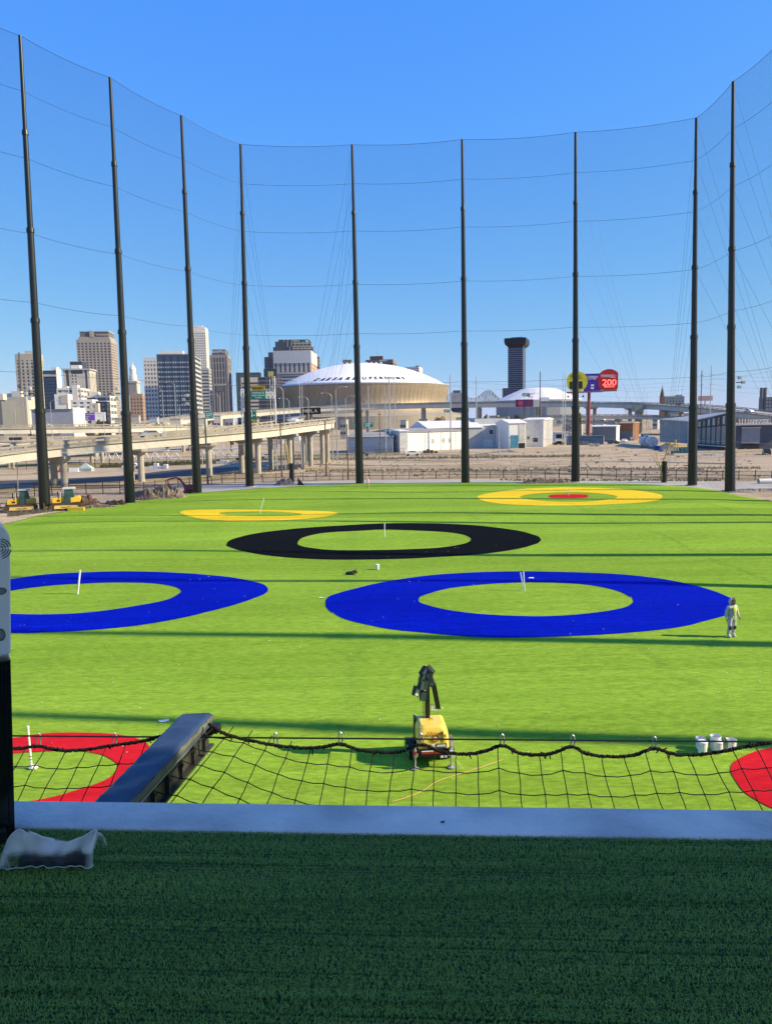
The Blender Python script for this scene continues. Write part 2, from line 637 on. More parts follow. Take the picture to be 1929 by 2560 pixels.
ring([A_(1405, 430), A_(1409, 413), A_(1430, 396), A_(1520, 370), B_(0, 440), B_(200, 412), B_(400, 400), B_(600, 396), B_(800, 400), B_(1000, 408), B_(1200, 430), B_(1380, 470),
      B_(1478, 507), B_(1501, 526), B_(1508, 545), B_(1502, 564), B_(1480, 582), B_(1400, 605), B_(1250, 640), B_(1000, 665), B_(700, 680), B_(400, 680), B_(150, 660), B_(0, 643), A_(1500, 502), A_(1432, 469), A_(1410, 448)],
     [B_(140, 520), B_(147, 507), B_(182, 493), B_(280, 468), B_(450, 450), B_(650, 443), B_(850, 452), B_(980, 475), B_(1052, 505), B_(1067, 521), B_(1062, 535), B_(1020, 555), B_(900, 575),
      B_(750, 588), B_(600, 590), B_(400, 580), B_(250, 560), B_(165, 538), B_(145, 529)],
     blu, 'large blue turf ring beside the person in white coveralls')
ring([A_(*p) for p in ((-150, 350), (52, 325), (200, 305), (400, 295), (570, 292), (800, 300), (1000, 318), (1115, 341), (1148, 356), (1157, 370), (1149, 385), (1118, 400), (1000, 440), (800, 490),
                       (600, 525), (400, 545), (200, 555), (52, 558), (-150, 540), (-300, 490), (-350, 440), (-300, 395))],
     [A_(*p) for p in ((780, 372), (770, 390), (700, 420), (500, 455), (350, 472), (200, 478), (52, 476), (-80, 465), (-150, 440), (-100, 405), (52, 375), (200, 355),
                       (350, 345), (500, 340), (650, 343), (740, 355))],
     blu, 'blue turf ring partly hidden behind the grey kiosk')
ring([B_(*p) for p in ((393, 75), (440, 58), (560, 42), (750, 33), (950, 36), (1100, 48), (1180, 62), (1193, 72), (1170, 88), (1080, 100), (900, 108), (700, 111), (530, 106), (430, 93))],
     [B_(*p) for p in ((578, 73), (620, 62), (700, 56), (800, 53), (900, 57), (980, 66), (998, 73), (970, 83), (880, 93), (780, 95), (680, 91), (610, 83))],
     yel, 'yellow turf ring with a red centre, far right of the field')
ring([B_(*p) for p in ((703, 70), (720, 64), (790, 62), (860, 63), (873, 70), (860, 77), (790, 79), (715, 77))], None, redt, 'red turf disc inside the yellow ring')
ring([C_(*p) for p in ((60, 425), (200, 405), (350, 403), (480, 408), (580, 424), (640, 455), (640, 500), (600, 560), (520, 640), (400, 710), (200, 765), (0, 790), (-200, 760),
                       (-350, 680), (-400, 560), (-300, 470), (-120, 435))],
     [C_(*p) for p in ((60, 492), (200, 483), (330, 482), (430, 495), (495, 528), (508, 555), (480, 592), (420, 622), (330, 652), (200, 687), (60, 707), (-60, 700), (-180, 660),
                       (-230, 580), (-150, 510))],
     redt, 'red turf ring below the blue padded arm')
ring([E_(*p) for p in ((1545, 175), (1555, 150), (1600, 125), (1667, 108), (1800, 95), (1950, 100), (2080, 140), (2100, 190), (2000, 270), (1850, 310), (1720, 305), (1600, 250), (1560, 205))],
     [E_(*p) for p in ((1720, 190), (1760, 160), (1850, 145), (1950, 155), (2000, 190), (1950, 235), (1850, 260), (1760, 240))],
     redt, 'red turf ring cut off by the right edge of the photo')

# pale service road behind the net, and the street under the ramp
def strip(name, near, far, m, z):
    bb = MB()
    bb.grid([[(*G(*p, z).xy, z) for p in near], [(*G(*p, z).xy, z) for p in far]])
    return bb.build(name, m, kind='structure')
strip('service_road', [(470, 1240), (640, 1227), (900, 1216), (1450, 1213), (1700, 1222), (1960, 1222), (2100, 1224)],
      [(500, 1216), (640, 1208), (900, 1200), (1450, 1197), (1700, 1201), (1960, 1205), (2100, 1208)],
      mat('pale_road', (0.44, 0.42, 0.38), (0.36, 0.34, 0.31), scale=0.3, bump=0.2), GZ + 0.006)
strip('street', [(-150, 1216), (100, 1212), (290, 1204), (440, 1192), (620, 1184), (760, 1172)],
      [(-150, 1206), (100, 1199), (290, 1190), (440, 1174), (620, 1166), (760, 1160)],
      mat('asphalt', (0.06, 0.062, 0.068), (0.045, 0.046, 0.05), scale=0.4, bump=0.2), GZ + 0.006)
strip('verge', [(-200, 1170), (150, 1168), (300, 1170), (500, 1162), (700, 1148), (1000, 1136)],
      [(-200, 1160), (150, 1158), (300, 1157), (500, 1150), (700, 1138), (1000, 1130)],
      mat('dry_grass_ground', (0.20, 0.20, 0.07), (0.30, 0.25, 0.13), scale=0.12, bump=0.5), GZ + 0.006)

# ------------------------------------------------------------------ tall net poles
BASE = [(113, 1275), (325, 1256), (493, 1231), (624, 1215), (899, 1208), (1163, 1206), (1438, 1203), (1730, 1212), (1824, 1228)]
TOP = [(50, 88), (275, 193), (453, 288), (601, 360), (880, 361), (1155, 348), (1438, 330), (1740, 294), (1832, 203)]
PB, PT = [], []
for (bx, by), (tx, ty) in zip(BASE, TOP):
    p = G(bx, by, 0)
    q = D(tx, ty, p.y)
    PB.append(p)
    PT.append(q)
# the rows go on out of frame on both sides
d0 = PB[0] - PB[1]
PB.insert(0, PB[0] + d0)
PT.insert(0, PT[0] + (PT[0] - PT[1]))
for yy in (93.7, 78.5, 71.5, 53.2, 42.3, 29.2, 18.5):
    PB.append(Vector((PB[9].x + 0.05 * (PB[9].y - yy), yy, 0)))
    PT.append(Vector((PB[-1].x + (PT[9].x - PB[9].x), PB[-1].y, PT[9].z)))
SEC = [(0.0, 0.224, 0.70, 0.60), (0.224, 0.42, 0.53, 0.48), (0.42, 0.61, 0.43, 0.385), (0.61, 0.81, 0.34, 0.30), (0.81, 1.0, 0.245, 0.20)]
ORDN = ['', 'leftmost', 'second from the left', 'third from the left', 'fourth from the left, at the corner', 'fifth from the left', 'sixth from the left', 'seventh from the left',
        'eighth from the left, at the right corner', 'rightmost']
ORDI = ['', 'first', 'second', 'third', 'fourth', 'fifth', 'sixth', 'seventh', 'eighth', 'ninth']
for i, (p, q) in enumerate(zip(PB, PT)):
    vis = 1 <= i <= 9
    lab = ('tall dark stepped steel net pole, ' + ORDN[i] + (' of the nine' if i in (1, 9) else '')) if vis else 'tall dark stepped steel net pole standing outside the photo'
    t = thing('net_pole', (p.x, p.y, GZ), lab, 'pole', 'tall poles that carry the net')
    for k, (a, c, r0, r1) in enumerate(SEC):
        bb = MB()
        s0, s1 = p.lerp(q, a) if a else Vector((p.x, p.y, GZ - 0.3)), p.lerp(q, c)
        bb.tube(s0, s1, r0, r1, 20)
        bb.build('pole_section', M_['pole'], t, True, smooth=False)
        bb2 = MB()
        if k < 4:
            bb2.tube(s1 - (q - p).normalized() * 0.45, s1 + (q - p).normalized() * 0.1, r1 + 0.09, r1 + 0.05, 20)
            bb2.build('collar', M_['pole'], t, True)
    bb = MB()
    bb.tube((p.x, p.y, GZ - 0.1), (p.x, p.y, GZ + 0.12), 1.05, 1.0, 16)
    bb.build('base_plate', M_['concrete'], t, True)
    if i in (1, 2, 3, 9):
        zz = {1: 985, 2: 985, 3: 1000, 9: 958}[i]
        px0 = BASE[i - 1][0]
        zf = D(px0, zz, p.y).z
        fr = (zf - p.z) / (q.z - p.z)
        c = p.lerp(q, fr)
        sg = 1 if i == 9 else -1
        bb = MB()
        bb.box(c.x + (sg * 0.3 if sg > 0 else -1.9), c.x + (1.5 if sg > 0 else -0.3), c.y - 0.95, c.y - 0.8, zf, zf + 0.12)
        bb.build('lamp_arm', M_['black'], t, True)
        for k in range(3):
            bb = MB()
            x0 = c.x + sg * (0.7 + 0.5 * (k % 2)) - 0.25
            z0 = zf + (-0.75 + 0.62 * k)
            bb.prism([(x0, c.y - 1.2), (x0 + 0.5, c.y - 1.2), (x0 + 0.42, c.y - 0.75), (x0 + 0.08, c.y - 0.75)], z0, z0 + 0.42)
            bb.build('floodlight', M_['paleg'], t, True, bevel=0.04)

# ------------------------------------------------------------------ net panels between the poles
CABF = [0.13, 0.305, 0.455, 0.60, 0.755, 0.89, 1.0]
def net_panel(i):
    a0, a1, c0, c1 = PB[i], PT[i], PB[i + 1], PT[i + 1]
    vis = 0 <= i <= 9
    nm = {0: 'at the left edge of the photo', 9: 'at the right edge of the photo'}
    if i in nm:
        lab = 'fine netting panel with support cables ' + nm[i]
    elif vis:
        lab = 'fine netting panel between the %s and %s pole from the left' % (['first', 'second', 'third', 'fourth', 'fifth', 'sixth', 'seventh', 'eighth', 'ninth'][i - 1],
                                                                             ['second', 'third', 'fourth', 'fifth', 'sixth', 'seventh', 'eighth', 'ninth', 'tenth'][i - 1])
    else:
        lab = 'fine netting panel outside the photo on the right'
    t = thing('safety_net', (a0.x, a0.y, 0), lab, 'net', 'net panels round the field')
    def P(u, f):
        p = a0.lerp(a1, f).lerp(c0.lerp(c1, f), u)
        p.z -= 0.35 * 4 * u * (1 - u) * (0.4 + 0.6 * f)
        return p
    bb = MB()
    n1 = Vector((c0.y - a0.y, a0.x - c0.x, 0)).normalized()
    w = (c0 - a0).length
    def strand(pts, r):
        k = len(bb.v)
        dd = (pts[-1] - pts[0]).normalized()
        s_ = dd.cross(n1).normalized() * r
        o_ = n1 * r
        for p in pts:
            bb.v.extend([tuple(p + s_), tuple(p + o_), tuple(p - s_), tuple(p - o_)])
        for j in range(len(pts) - 1):
            for e in range(4):
                bb.f.append((k + j * 4 + e, k + j * 4 + (e + 1) % 4, k + (j + 1) * 4 + (e + 1) % 4, k + (j + 1) * 4 + e))
                bb.m.append(0)
    st = 0.125
    nv = int(w / st)
    for j in range(1, nv):
        strand([P(j / nv, 0.004), P(j / nv, 1.0)], 0.0040)
    nh = int((a1 - a0).length / st)
    for j in range(1, nh):
        strand([P(k / 4, j / nh) for k in range(5)], 0.0040)
    bb.build('netting', M_['net'], t, True, kind='stuff')
    for f in CABF:
        bb = MB()
        bb.path([P(k / 8, f) for k in range(9)], 0.019 if f < 1 else 0.026, 5)
        bb.build('cable', M_['galv'] if f == 0.13 else M_['black'], t, True)
for i in range(len(PB) - 1):
    net_panel(i)

# guy wires down to anchor posts
anchors = [(G(730, 1206, GZ), [(4, 1), (5, 1)]), (G(1659, 1206, GZ), [(7, 1), (8, 1)])]
k0 = 0
FR = [0.995, 0.89, 0.755, 0.60, 0.455]
for ai, (ap, ps) in enumerate(anchors):
    t = thing('anchor_post', ap, 'short thick black anchor post with a yellow guard, ' + ('left of the gold walled stadium' if ai == 0 else 'by the right corner of the net'), 'post', 'anchor posts of the guy wires')
    bb = MB()
    bb.tube(ap, ap + Vector((0, 0, 3.4)), 0.42, 0.4, 14)
    bb.build('post', M_['black'], t, True)
    bb = MB()
    for k, (pi, _) in enumerate(ps):
        for j, f in enumerate(FR):
            q = PB[pi].lerp(PT[pi], f)
            e0 = ap + Vector((-0.3 + 0.15 * j, -0.3, 0.4))
            d = (q - e0).normalized()
            if ai == 1 and k == 0:
                bb.tube(e0, e0 + d * (3.6 + 0.5 * j), 0.03, 0.03, 6)
        if k == 1 and ai == 0 or k == 0 and ai == 1:
            bb.tube(ap + Vector((-0.55, 0, 2.4)), ap + Vector((-0.75, 0.2, 6.6)) if ai == 0 else ap + Vector((0.9, 0, 6.4)), 0.11, 0.11, 8)
    bb.build('guard', mat('guard_yellow', (0.72, 0.48, 0.05), rough=0.6), t, True)
    for k, (pi, _) in enumerate(ps):
        for j, f in enumerate(FR):
            q = PB[pi].lerp(PT[pi], f)
            bb = MB()
            bb.path([ap + Vector((-0.3 + 0.15 * j, -0.3, 0.4)), q], 0.013, 5)
            bb.build('guy_wire', M_['black'], None, label='thin guy wire from the %s net pole down to the %s anchor post' % (ORDI[pi], 'left' if ai == 0 else 'right'), cat='guy wire', group='guy wires of the %s net pole' % ORDI[pi])
for pi, ap in ((4, G(560, 1196, GZ)), (5, G(800, 1196, GZ)), (8, G(2000, 1190, GZ)), (9, G(2120, 1200, GZ))):
    for j, f in enumerate(FR[:4]):
        q = PB[pi].lerp(PT[pi], f)
        bb = MB()
        bb.path([ap + Vector((0.2 * j, 0, 0)), q], 0.013, 5)
        bb.build('guy_wire', M_['black'], None, label='thin guy wire from the %s net pole running down behind the net' % ORDI[pi], cat='guy wire', group='rear guy wires of the %s net pole' % ORDI[pi])
# ------------------------------------------------------------------ far buildings
def solve_side(C, dvec, px):
    """how far to go from C along dvec until the sight column px is reached"""
    d = ray(px, 1040)
    k = d.x / d.y
    return (k * C.y - C.x) / (dvec.x - k * dvec.y)

class Blk:
    """a box building with a corner at sight column xm, its front running left to xl and its side running right to xr"""
    def __init__(s, name, label, xl, xm, xr, ytop, Y, phi=12, depth=22, cat='building', group=None, zb=GZ, free=False):
        s.C = Vector((*D(xm, 1040, Y).xy, zb))
        s.zt = D((xl + xm) / 2, ytop, Y).z
        bear = math.atan2(s.C.x, s.C.y)
        f = max(R(-6), bear + R(7)) if xr > xm else (R(-5) if bear < 0 else R(phi))
        if free:
            f = R(phi)
        s.a = Vector((-math.cos(f), math.sin(f), 0))
        s.b = Vector((math.sin(f), math.cos(f), 0))
        s.La = solve_side(s.C, s.a, xl)
        s.Lb = solve_side(s.C, s.b, xr) if xr > xm else depth
        s.H = s.zt - zb
        s.M = Matrix(((s.a.x, s.b.x, 0, s.C.x), (s.a.y, s.b.y, 0, s.C.y), (0, 0, 1, zb), (0, 0, 0, 1)))
        s.t = thing(name, s.C, label, cat, group)
        s.mpp = Y / FPX
    def box(s, name, m, a0, a1, b0, b1, z0, z1, parent=None, **kw):
        bb = MB()
        bb.box(a0, a1, b0, b1, z0, z1, s.M)
        return bb.build(name, m, parent or s.t, True, **kw)
    def core(s, m, name='wall'):
        return s.box(name, m, 0, s.La, 0, s.Lb, 0, s.H)
    def grid(s, m, bay, flo, pier, span, z0=0, z1=None, name='facade_grid', proud=0.35, a0=0, a1=None, faces='fs', top=None, side_bay=None):
        """piers and floor bands standing proud of the glazing"""
        z1 = s.H if z1 is None else z1
        a1 = s.La if a1 is None else a1
        bb = MB()
        for fc in faces:
            if fc == 'f':
                lo, hi = a0, a1
                put = lambda u0, u1, w0, w1, p: bb.box(u0, u1, -p, 0.05, w0, w1, s.M)
                by = bay
            else:
                lo, hi = 0, s.Lb
                put = lambda u0, u1, w0, w1, p: bb.box(-p, 0.05, u0, u1, w0, w1, s.M)
                by = side_bay or bay
            n = max(1, round((hi - lo) / by))
            w = (hi - lo) / n
            if pier > 0:
                for i in range(n + 1):
                    c = lo + i * w
                    put(max(lo - proud, c - w * pier / 2), min(hi + proud, c + w * pier / 2), z0, z1, proud)
            m_ = max(1, round((z1 - z0) / flo))
            h = (z1 - z0) / m_
            if span > 0:
                for j in range(m_ + 1):
                    c = z0 + j * h
                    put(lo, hi, max(z0, c - h * span / 2), min(z1, c + h * span / 2), proud * 0.8)
            if top:
                put(lo - proud * 0.9, hi + proud * 0.9, z1 - top, z1 + 0.4, proud * 1.05)
        return bb.build(name, m, s.t, True, kind='stuff')

bglass = M_['bglass']
beige = mat('beige_stone', (0.46, 0.42, 0.36), (0.40, 0.37, 0.32), scale=0.05)
beige2 = mat('pale_stone', (0.56, 0.53, 0.47), (0.50, 0.47, 0.42), scale=0.05)
brown = mat('brown_granite', (0.40, 0.355, 0.315), (0.35, 0.31, 0.275), scale=0.05)
white_s = mat('white_stone', (0.74, 0.71, 0.66), (0.66, 0.64, 0.60), scale=0.05)
pink = mat('pink_precast', (0.55, 0.39, 0.31), (0.49, 0.35, 0.28), scale=0.05)
lgrey = mat('light_grey_stone', (0.45, 0.45, 0.44), (0.39, 0.39, 0.39), scale=0.05)
dgrey = mat('dark_grey_stone', (0.16, 0.17, 0.18), (0.13, 0.14, 0.15), scale=0.05)
wglass = mat('window_glass', (0.07, 0.075, 0.085), (0.11, 0.11, 0.12), rough=0.25, spec=0.5, scale=0.2)
navy = mat('navy_panel', (0.03, 0.04, 0.075), (0.04, 0.05, 0.09), rough=0.4, scale=0.1)
brick = mat('red_brown_brick', (0.27, 0.16, 0.11), (0.21, 0.12, 0.09), scale=0.2)
silo = mat('silo_concrete', (0.46, 0.44, 0.39), (0.36, 0.35, 0.31), scale=0.12, stretch=(1, 1, 0.15))

# leftmost tower
k = Blk('office_tower', 'beige tower with punched windows behind the leftmost net pole', 49, 106, 117, 887, 900, 14)
k.core(wglass, 'window'); k.grid(beige, 5.2, 4.0, 0.55, 0.42, top=6); k.box('roof', beige, -0.3, k.La + .3, -0.3, k.Lb, k.H, k.H + 1.2)
k.box('penthouse', beige2, k.La * .2, k.La * .62, 3, 12, k.H + 1.2, k.H + 5)
# lattice crane mast beside it
x0, z1 = XZ(47, 881, 880)
t = thing('crane_mast', (x0, 880, 0), 'thin dark crane mast left of the beige tower', 'crane')
bb = MB()
xb, _ = XZ(52, 990, 880)
for dx, dy in ((-.6, -.6), (.6, -.6), (.6, .6), (-.6, .6)):
    bb.tube((xb + dx, 880 + dy, 10), (x0 + dx, 880 + dy, z1), 0.25, 0.25, 5)
for j in range(24):
    a, c = j / 24, (j + 1) / 24
    s_ = 1 if j % 2 else -1
    p0, p1 = Vector((xb, 880, 10)).lerp(Vector((x0, 880, z1)), a), Vector((xb, 880, 10)).lerp(Vector((x0, 880, z1)), c)
    bb.tube(p0 + Vector((s_ * .6, -.6, 0)), p1 + Vector((-s_ * .6, -.6, 0)), .2, .2, 4)
bb.build('mast', dgrey, t, True)
bb = MB(); xx, zz = XZ(50, 966, 880); bb.box(xx - 2.2, xx + 2.2, 878, 882, zz - 1, zz + 1.4); bb.build('cab', dgrey, t, True)

k = Blk('office_tower', 'blue glass tower with white end wall right of the leftmost pole', 115, 147, 158, 926, 860, 14)
k.core(bglass, 'window'); k.grid(navy, 20, 3.6, 0.1, 0.25, faces='f', proud=.2)
k.box('end_wall', white_s, -0.8, -0.05, -0.3, k.Lb, 0, k.H + 2); k.box('band', lgrey, 0, k.La, -0.5, 0, k.H - 6.5, k.H - 4); k.box('penthouse', white_s, -.5, k.La * .4, 2, 10, k.H, k.H + 4)

k = Blk('office_block', 'cream block with dark vertical stripes below the tallest brown tower', 166, 229, 245, 925, 820, 14)
k.core(wglass, 'window'); k.grid(beige2, 5.4, 60, 0.62, 0.02, faces='s', top=3)
k.grid(beige2, 5.0, 60, 0.62, 0.0, a0=0, a1=k.La * .24, faces='f'); k.grid(beige2, 5.0, 60, 0.55, 0.0, a0=k.La * .72, a1=k.La, faces='f')
k.box('blank_wall', beige2, k.La * .24, k.La * .47, -.3, .1, 0, k.H - 4); k.grid(beige2, 3.2, 3.4, 0.5, 0.5, a0=k.La * .47, a1=k.La * .72, z1=k.H - 4, faces='f')
k.box('roof', lgrey, -1.5, k.La + 1.5, -1.5, k.Lb + 1, k.H, k.H + 1.6); k.box('penthouse', white_s, k.La * .4, k.La * .75, 4, 14, k.H + 1.6, k.H + 5.4)

k = Blk('office_tower', 'tall brown granite tower with a dark stepped crown', 203, 287, 302, 849, 1250, 13)
k.core(wglass, 'window'); k.grid(brown, 6.1, 4.2, 0.42, 0.42, top=3.5)
k.box('crown', dgrey, 3, k.La - 5, 3, k.Lb - 2, k.H, k.H + 13); k.box('crown_band', brown, 1.5, k.La - 3, 1.5, k.Lb, k.H + .4, k.H + 4.5); k.box('crown_pier', brown, k.La * .5, k.La * .61, 1, 5, k.H + 4.5, k.H + 14)
k.box('crown_cap', lgrey, 2.4, k.La - 4.4, 2.4, k.Lb - 1, k.H + 12.4, k.H + 14); k.box('crown_band', brown, 3.5, k.La * .42, 2.2, 3, k.H + 6.6, k.H + 8.4)
k = Blk('office_block', 'dark navy block behind the cream striped block', 184, 212, 0, 905, 1100, 5); k.core(navy); k.grid(dgrey, 6, 4, .2, .3, faces='f'); k.box('roof', navy, -.3, k.La + .3, -.3, 20, k.H, k.H + .8)

def garage(name, label, xl, xm, xr, yt, Y, phi, floors, m=white_s):
    k = Blk(name, label, xl, xm, xr, yt, Y, phi, cat='building')
    k.core(dgrey, 'interior'); k.grid(m, 11, k.H / floors, 0.14, 0.52, top=1.5)
    return k
k = garage('parking_garage', 'white parking garage with horizontal decks below the cream block', 147, 205, 227, 971, 700, 12, 9)
k.box('stair_tower', white_s, 2, 7, -1, 6, 0, k.H + 3); k.box('stair_tower', white_s, k.La - 9, k.La - 4, 0, 6, 0, k.H + 2)
k = Blk('low_building', 'low white building with a beige panel before the parking garage', 139, 172, 183, 985, 640, 12); k.core(white_s); k.box('panel', beige, 0, k.La * .5, -.6, 0, k.H - 7.5, k.H - 1); k.grid(white_s, 6, 4, .5, .5, faces='s')
k = garage('office_block', 'low white building with window bands below the brown tower', 192, 270, 292, 990, 720, 12, 6); k.box('penthouse', white_s, k.La * .3, k.La * .6, 3, 12, k.H, k.H + 4)
k = Blk('apartment_block', 'white low block with dark windows above the purple sign', 180, 232, 246, 1000, 560, 12); k.core(wglass, 'window'); k.grid(white_s, 4.2, 3.6, .45, .5, top=1.5)
k = Blk('office_block', 'dark slate block beside the second net pole', 243, 268, 274, 1004, 520, 12); k.core(dgrey); k.grid(navy, 4, 3.2, .2, .4); k.box('roof', lgrey, -.5, k.La + .5, -.5, k.Lb, k.H, k.H + .6)
k = Blk('low_building', 'cream low building right of the arch logo', 226, 245, 250, 1008, 500, 12); k.core(beige2); k.grid(beige2, 5, 4, .6, .6)

# concrete silos at the left edge
k = Blk('silo_block', 'large grey concrete silo block at the left edge', 8, 62, 94, 992, 420, 16)
k.core(silo)
bb = MB()
for i in range(6):
    c = k.M @ Vector((-1.0, k.Lb * (i + .5) / 6, 0)); bb.lathe([(k.Lb / 12, 0), (k.Lb / 12, k.H)], c, 10)
bb.build('silo', beige2, k.t, True)
bb = MB()
for i in range(7):
    bb.box(-1.9, -.2 , 1.0, 2.2, 1 + i * 2.0, 2.0 + i * 2.0, k.M)
bb.build('window', wglass, k.t, True)
bb = MB(); bb.box(1, 6, 0, 4, k.H, k.H + 3, k.M); bb.box(k.La - 5, k.La - 1, 1, 5, k.H, k.H + 2, k.M); bb.build('rooftop_box', beige2, k.t, True)
k = Blk('low_building', 'pale building end cut off by the left edge', -40, 6, 0, 1000, 400, 10); k.core(dgrey); k.box('rooftop_box', beige2, -1, 5, 0, 5, k.H, k.H + 3.2)

# warehouse with the arch emblem
k = Blk('warehouse', 'grey warehouse with a brown arch emblem on its white end', 79, 182, 213, 1025, 330, 16)
k.core(mat('blue_grey_metal', (0.30, 0.33, 0.38), (0.27, 0.30, 0.35), rough=.6, scale=.3))
k.box('end_wall', mat('white_panel_wall', (0.80, 0.78, 0.70)), -.25, -.02, 0, k.Lb, 0, k.H + 1.0)
k.box('roof', dgrey, .3, k.La + .3, -.4, k.Lb, k.H, k.H + .4)
def arch(parent, mats, P, w, h):
    """an arch of dark blocks over gold bars: P(u, v) gives a point on the wall"""
    bb = MB()
    for i in range(9):
        a0, a1 = math.pi * i / 9 + .03, math.pi * (i + 1) / 9 - .03
        q = [(r_ * math.cos(a), r_ * math.sin(a)) for r_, a in ((.62, a0), (1, a0), (1, a1), (.62, a1))]
        pts = [P(w * x, h * y, .0) for x, y in q] + [P(w * x, h * y, .12) for x, y in q]
        bb.add(pts, [(0, 1, 2, 3), (7, 6, 5, 4), (0, 4, 5, 1), (1, 5, 6, 2), (2, 6, 7, 3), (3, 7, 4, 0)])
    bb.build('emblem_arch', mats[0], parent, True)
    bb = MB()
    for u0, u1, v0, v1 in ((-.5, .5, .22, .42), (-.35, .35, .48, .58), (-.75, -.35, -.3, -.12), (-.05, .75, -.3, -.12), (-.6, .6, .02, .14)):
        q = [(u0, v0), (u1, v0), (u1, v1), (u0, v1)]
        pts = [P(w * x, h * y, 0) for x, y in q] + [P(w * x, h * y, .1) for x, y in q]
        bb.add(pts, [(0, 1, 2, 3), (7, 6, 5, 4), (0, 4, 5, 1), (1, 5, 6, 2), (2, 6, 7, 3), (3, 7, 4, 0)])
    bb.build('emblem_bar', mats[1], parent, True)
arch(k.t, (mat('emblem_brown', (.06, .035, .02)), mat('emblem_gold', (.55, .33, .04))), lambda u, v, p: k.M @ Vector((-.26 - p, k.Lb * .5 - u, k.H * .48 + v)), 2.0, 2.0)
arch(k.t, (mat('emblem_brown', (.06, .035, .02)), mat('emblem_tan', (.25, .17, .08))), lambda u, v, p: k.M @ Vector((k.La * .56 + u, -p - .01, k.H * .40 + v)), 4.2, 3.4)
def billboard(name, label, x0, x1, y0, y1, Y, face, post=True, thick=.6, cat='billboard'):
    xa, za = XZ(x0, y1, Y); xb_, zb_ = XZ(x1, y0, Y)
    t = thing(name, ((xa + xb_) / 2, Y, GZ), label, cat)
    bb = MB(); bb.box(xa, xb_, Y, Y + thick, za, zb_); bb.build('panel', face, t, True)
    bb = MB(); xm_ = (xa + xb_) / 2; r_ = max(.25, (xb_ - xa) * .022)
    bb.tube((xm_, Y + thick, GZ), (xm_, Y + thick, za + .3), r_, r_, 8); bb.build('post', M_['wood'], t, True)
    return t, xa, xb_, za, zb_
wt = mat('sign_white', (.8, .8, .8))
t, xa, xb_, za, zb_ = billboard('billboard', 'purple and white billboard right of the arch emblem', 213, 236, 1032, 1051, 325, mat('purple_print', (.24, .12, .55)))
bb = MB()
for i, (u0, u1, v) in enumerate(((.05, .6, .75), (.6, .95, .72), (.05, .45, .5), (.05, .3, .28), (.05, .3, .15))):
    bb.box(xa + (xb_ - xa) * u0, xa + (xb_ - xa) * u1, 324.93, 325, za + (zb_ - za) * v, za + (zb_ - za) * (v + .08))
bb.build('print', wt, t, True)
t, xa, xb_, za, zb_ = billboard('billboard', 'white billboard beside the purple one', 238, 262, 1030, 1053, 345, wt)

# old bank tower with white cupola
k = Blk('bank_tower', 'brown brick block with a white columned cupola tower on top', 327, 358, 366, 985, 1000, 12)
k.core(wglass, 'window'); k.grid(mat('tan_brick', (.42, .30, .22), (.36, .26, .2), scale=.1), 4.2, 4.2, .5, .5, top=3)
cx_, cz_ = XZ(334, 985, 1005)
bb = MB(); bb.box(cx_ - 6.5, cx_ + 6.5, 1000, 1013, k.H - 1, k.H + 17); bb.build('tower', beige2, k.t, True)
bb = MB()
for i in range(7):
    bb.box(cx_ - 6 + i * 1.9, cx_ - 5.3 + i * 1.9, 999.4, 1000, k.H + 3, k.H + 14)
bb.box(cx_ - 7.2, cx_ + 7.2, 999, 1014, k.H + 14, k.H + 15.4); bb.box(cx_ - 7.2, cx_ + 7.2, 999, 1014, k.H + .2, k.H + 1.4); bb.build('columns', beige, k.t, True)
bb = MB(); bb.lathe([(5, 0), (5, 7), (4, 7.5), (4, 14), (4.4, 14.2), (3.6, 16.5), (2, 19), (.8, 20.5), (.5, 23), (.1, 24)], (cx_, 1006.5, k.H + 17), 14); bb.build('cupola', white_s, k.t, True)

k = Blk('office_tower', 'white gridded slab left of the dark blue glass slab', 366, 404, 0, 897, 700, 10); k.core(wglass, 'window'); k.grid(white_s, 2.9, 3.7, .5, .5, faces='f', top=2)
k.box('roof', beige2, -.3, k.La + .3, -.3, 18, k.H, k.H + .8)
k = Blk('office_tower', 'dark blue glass slab with rows of pale windows', 400, 490, 507, 888, 650, 12)
k.core(bglass, 'window')
bb = MB()
nf = int(k.H / 3.9)
for j in range(2, nf):
    for i in range(15):
        a = k.La * (i + .22) / 15
        bb.box(a, a + k.La / 15 * .5, -.16, .02, j * 3.9 + 1.2, j * 3.9 + 2.5, k.M)
bb.build('pale_window', mat('pale_blind', (.33, .38, .42), (.45, .47, .47), scale=.2, rough=.4), k.t, True, kind='stuff')
k.grid(lgrey, 30, 3.9, .05, .5, faces='s'); k.grid(navy, 6, 40, .16, .0, faces='f', proud=.25)
k.box('roof', dgrey, -.3, k.La + .3, -.3, k.Lb, k.H, k.H + 1); k.box('penthouse', white_s, k.La * .3, k.La * .92, 4, 12, k.H + 1, k.H + 4)

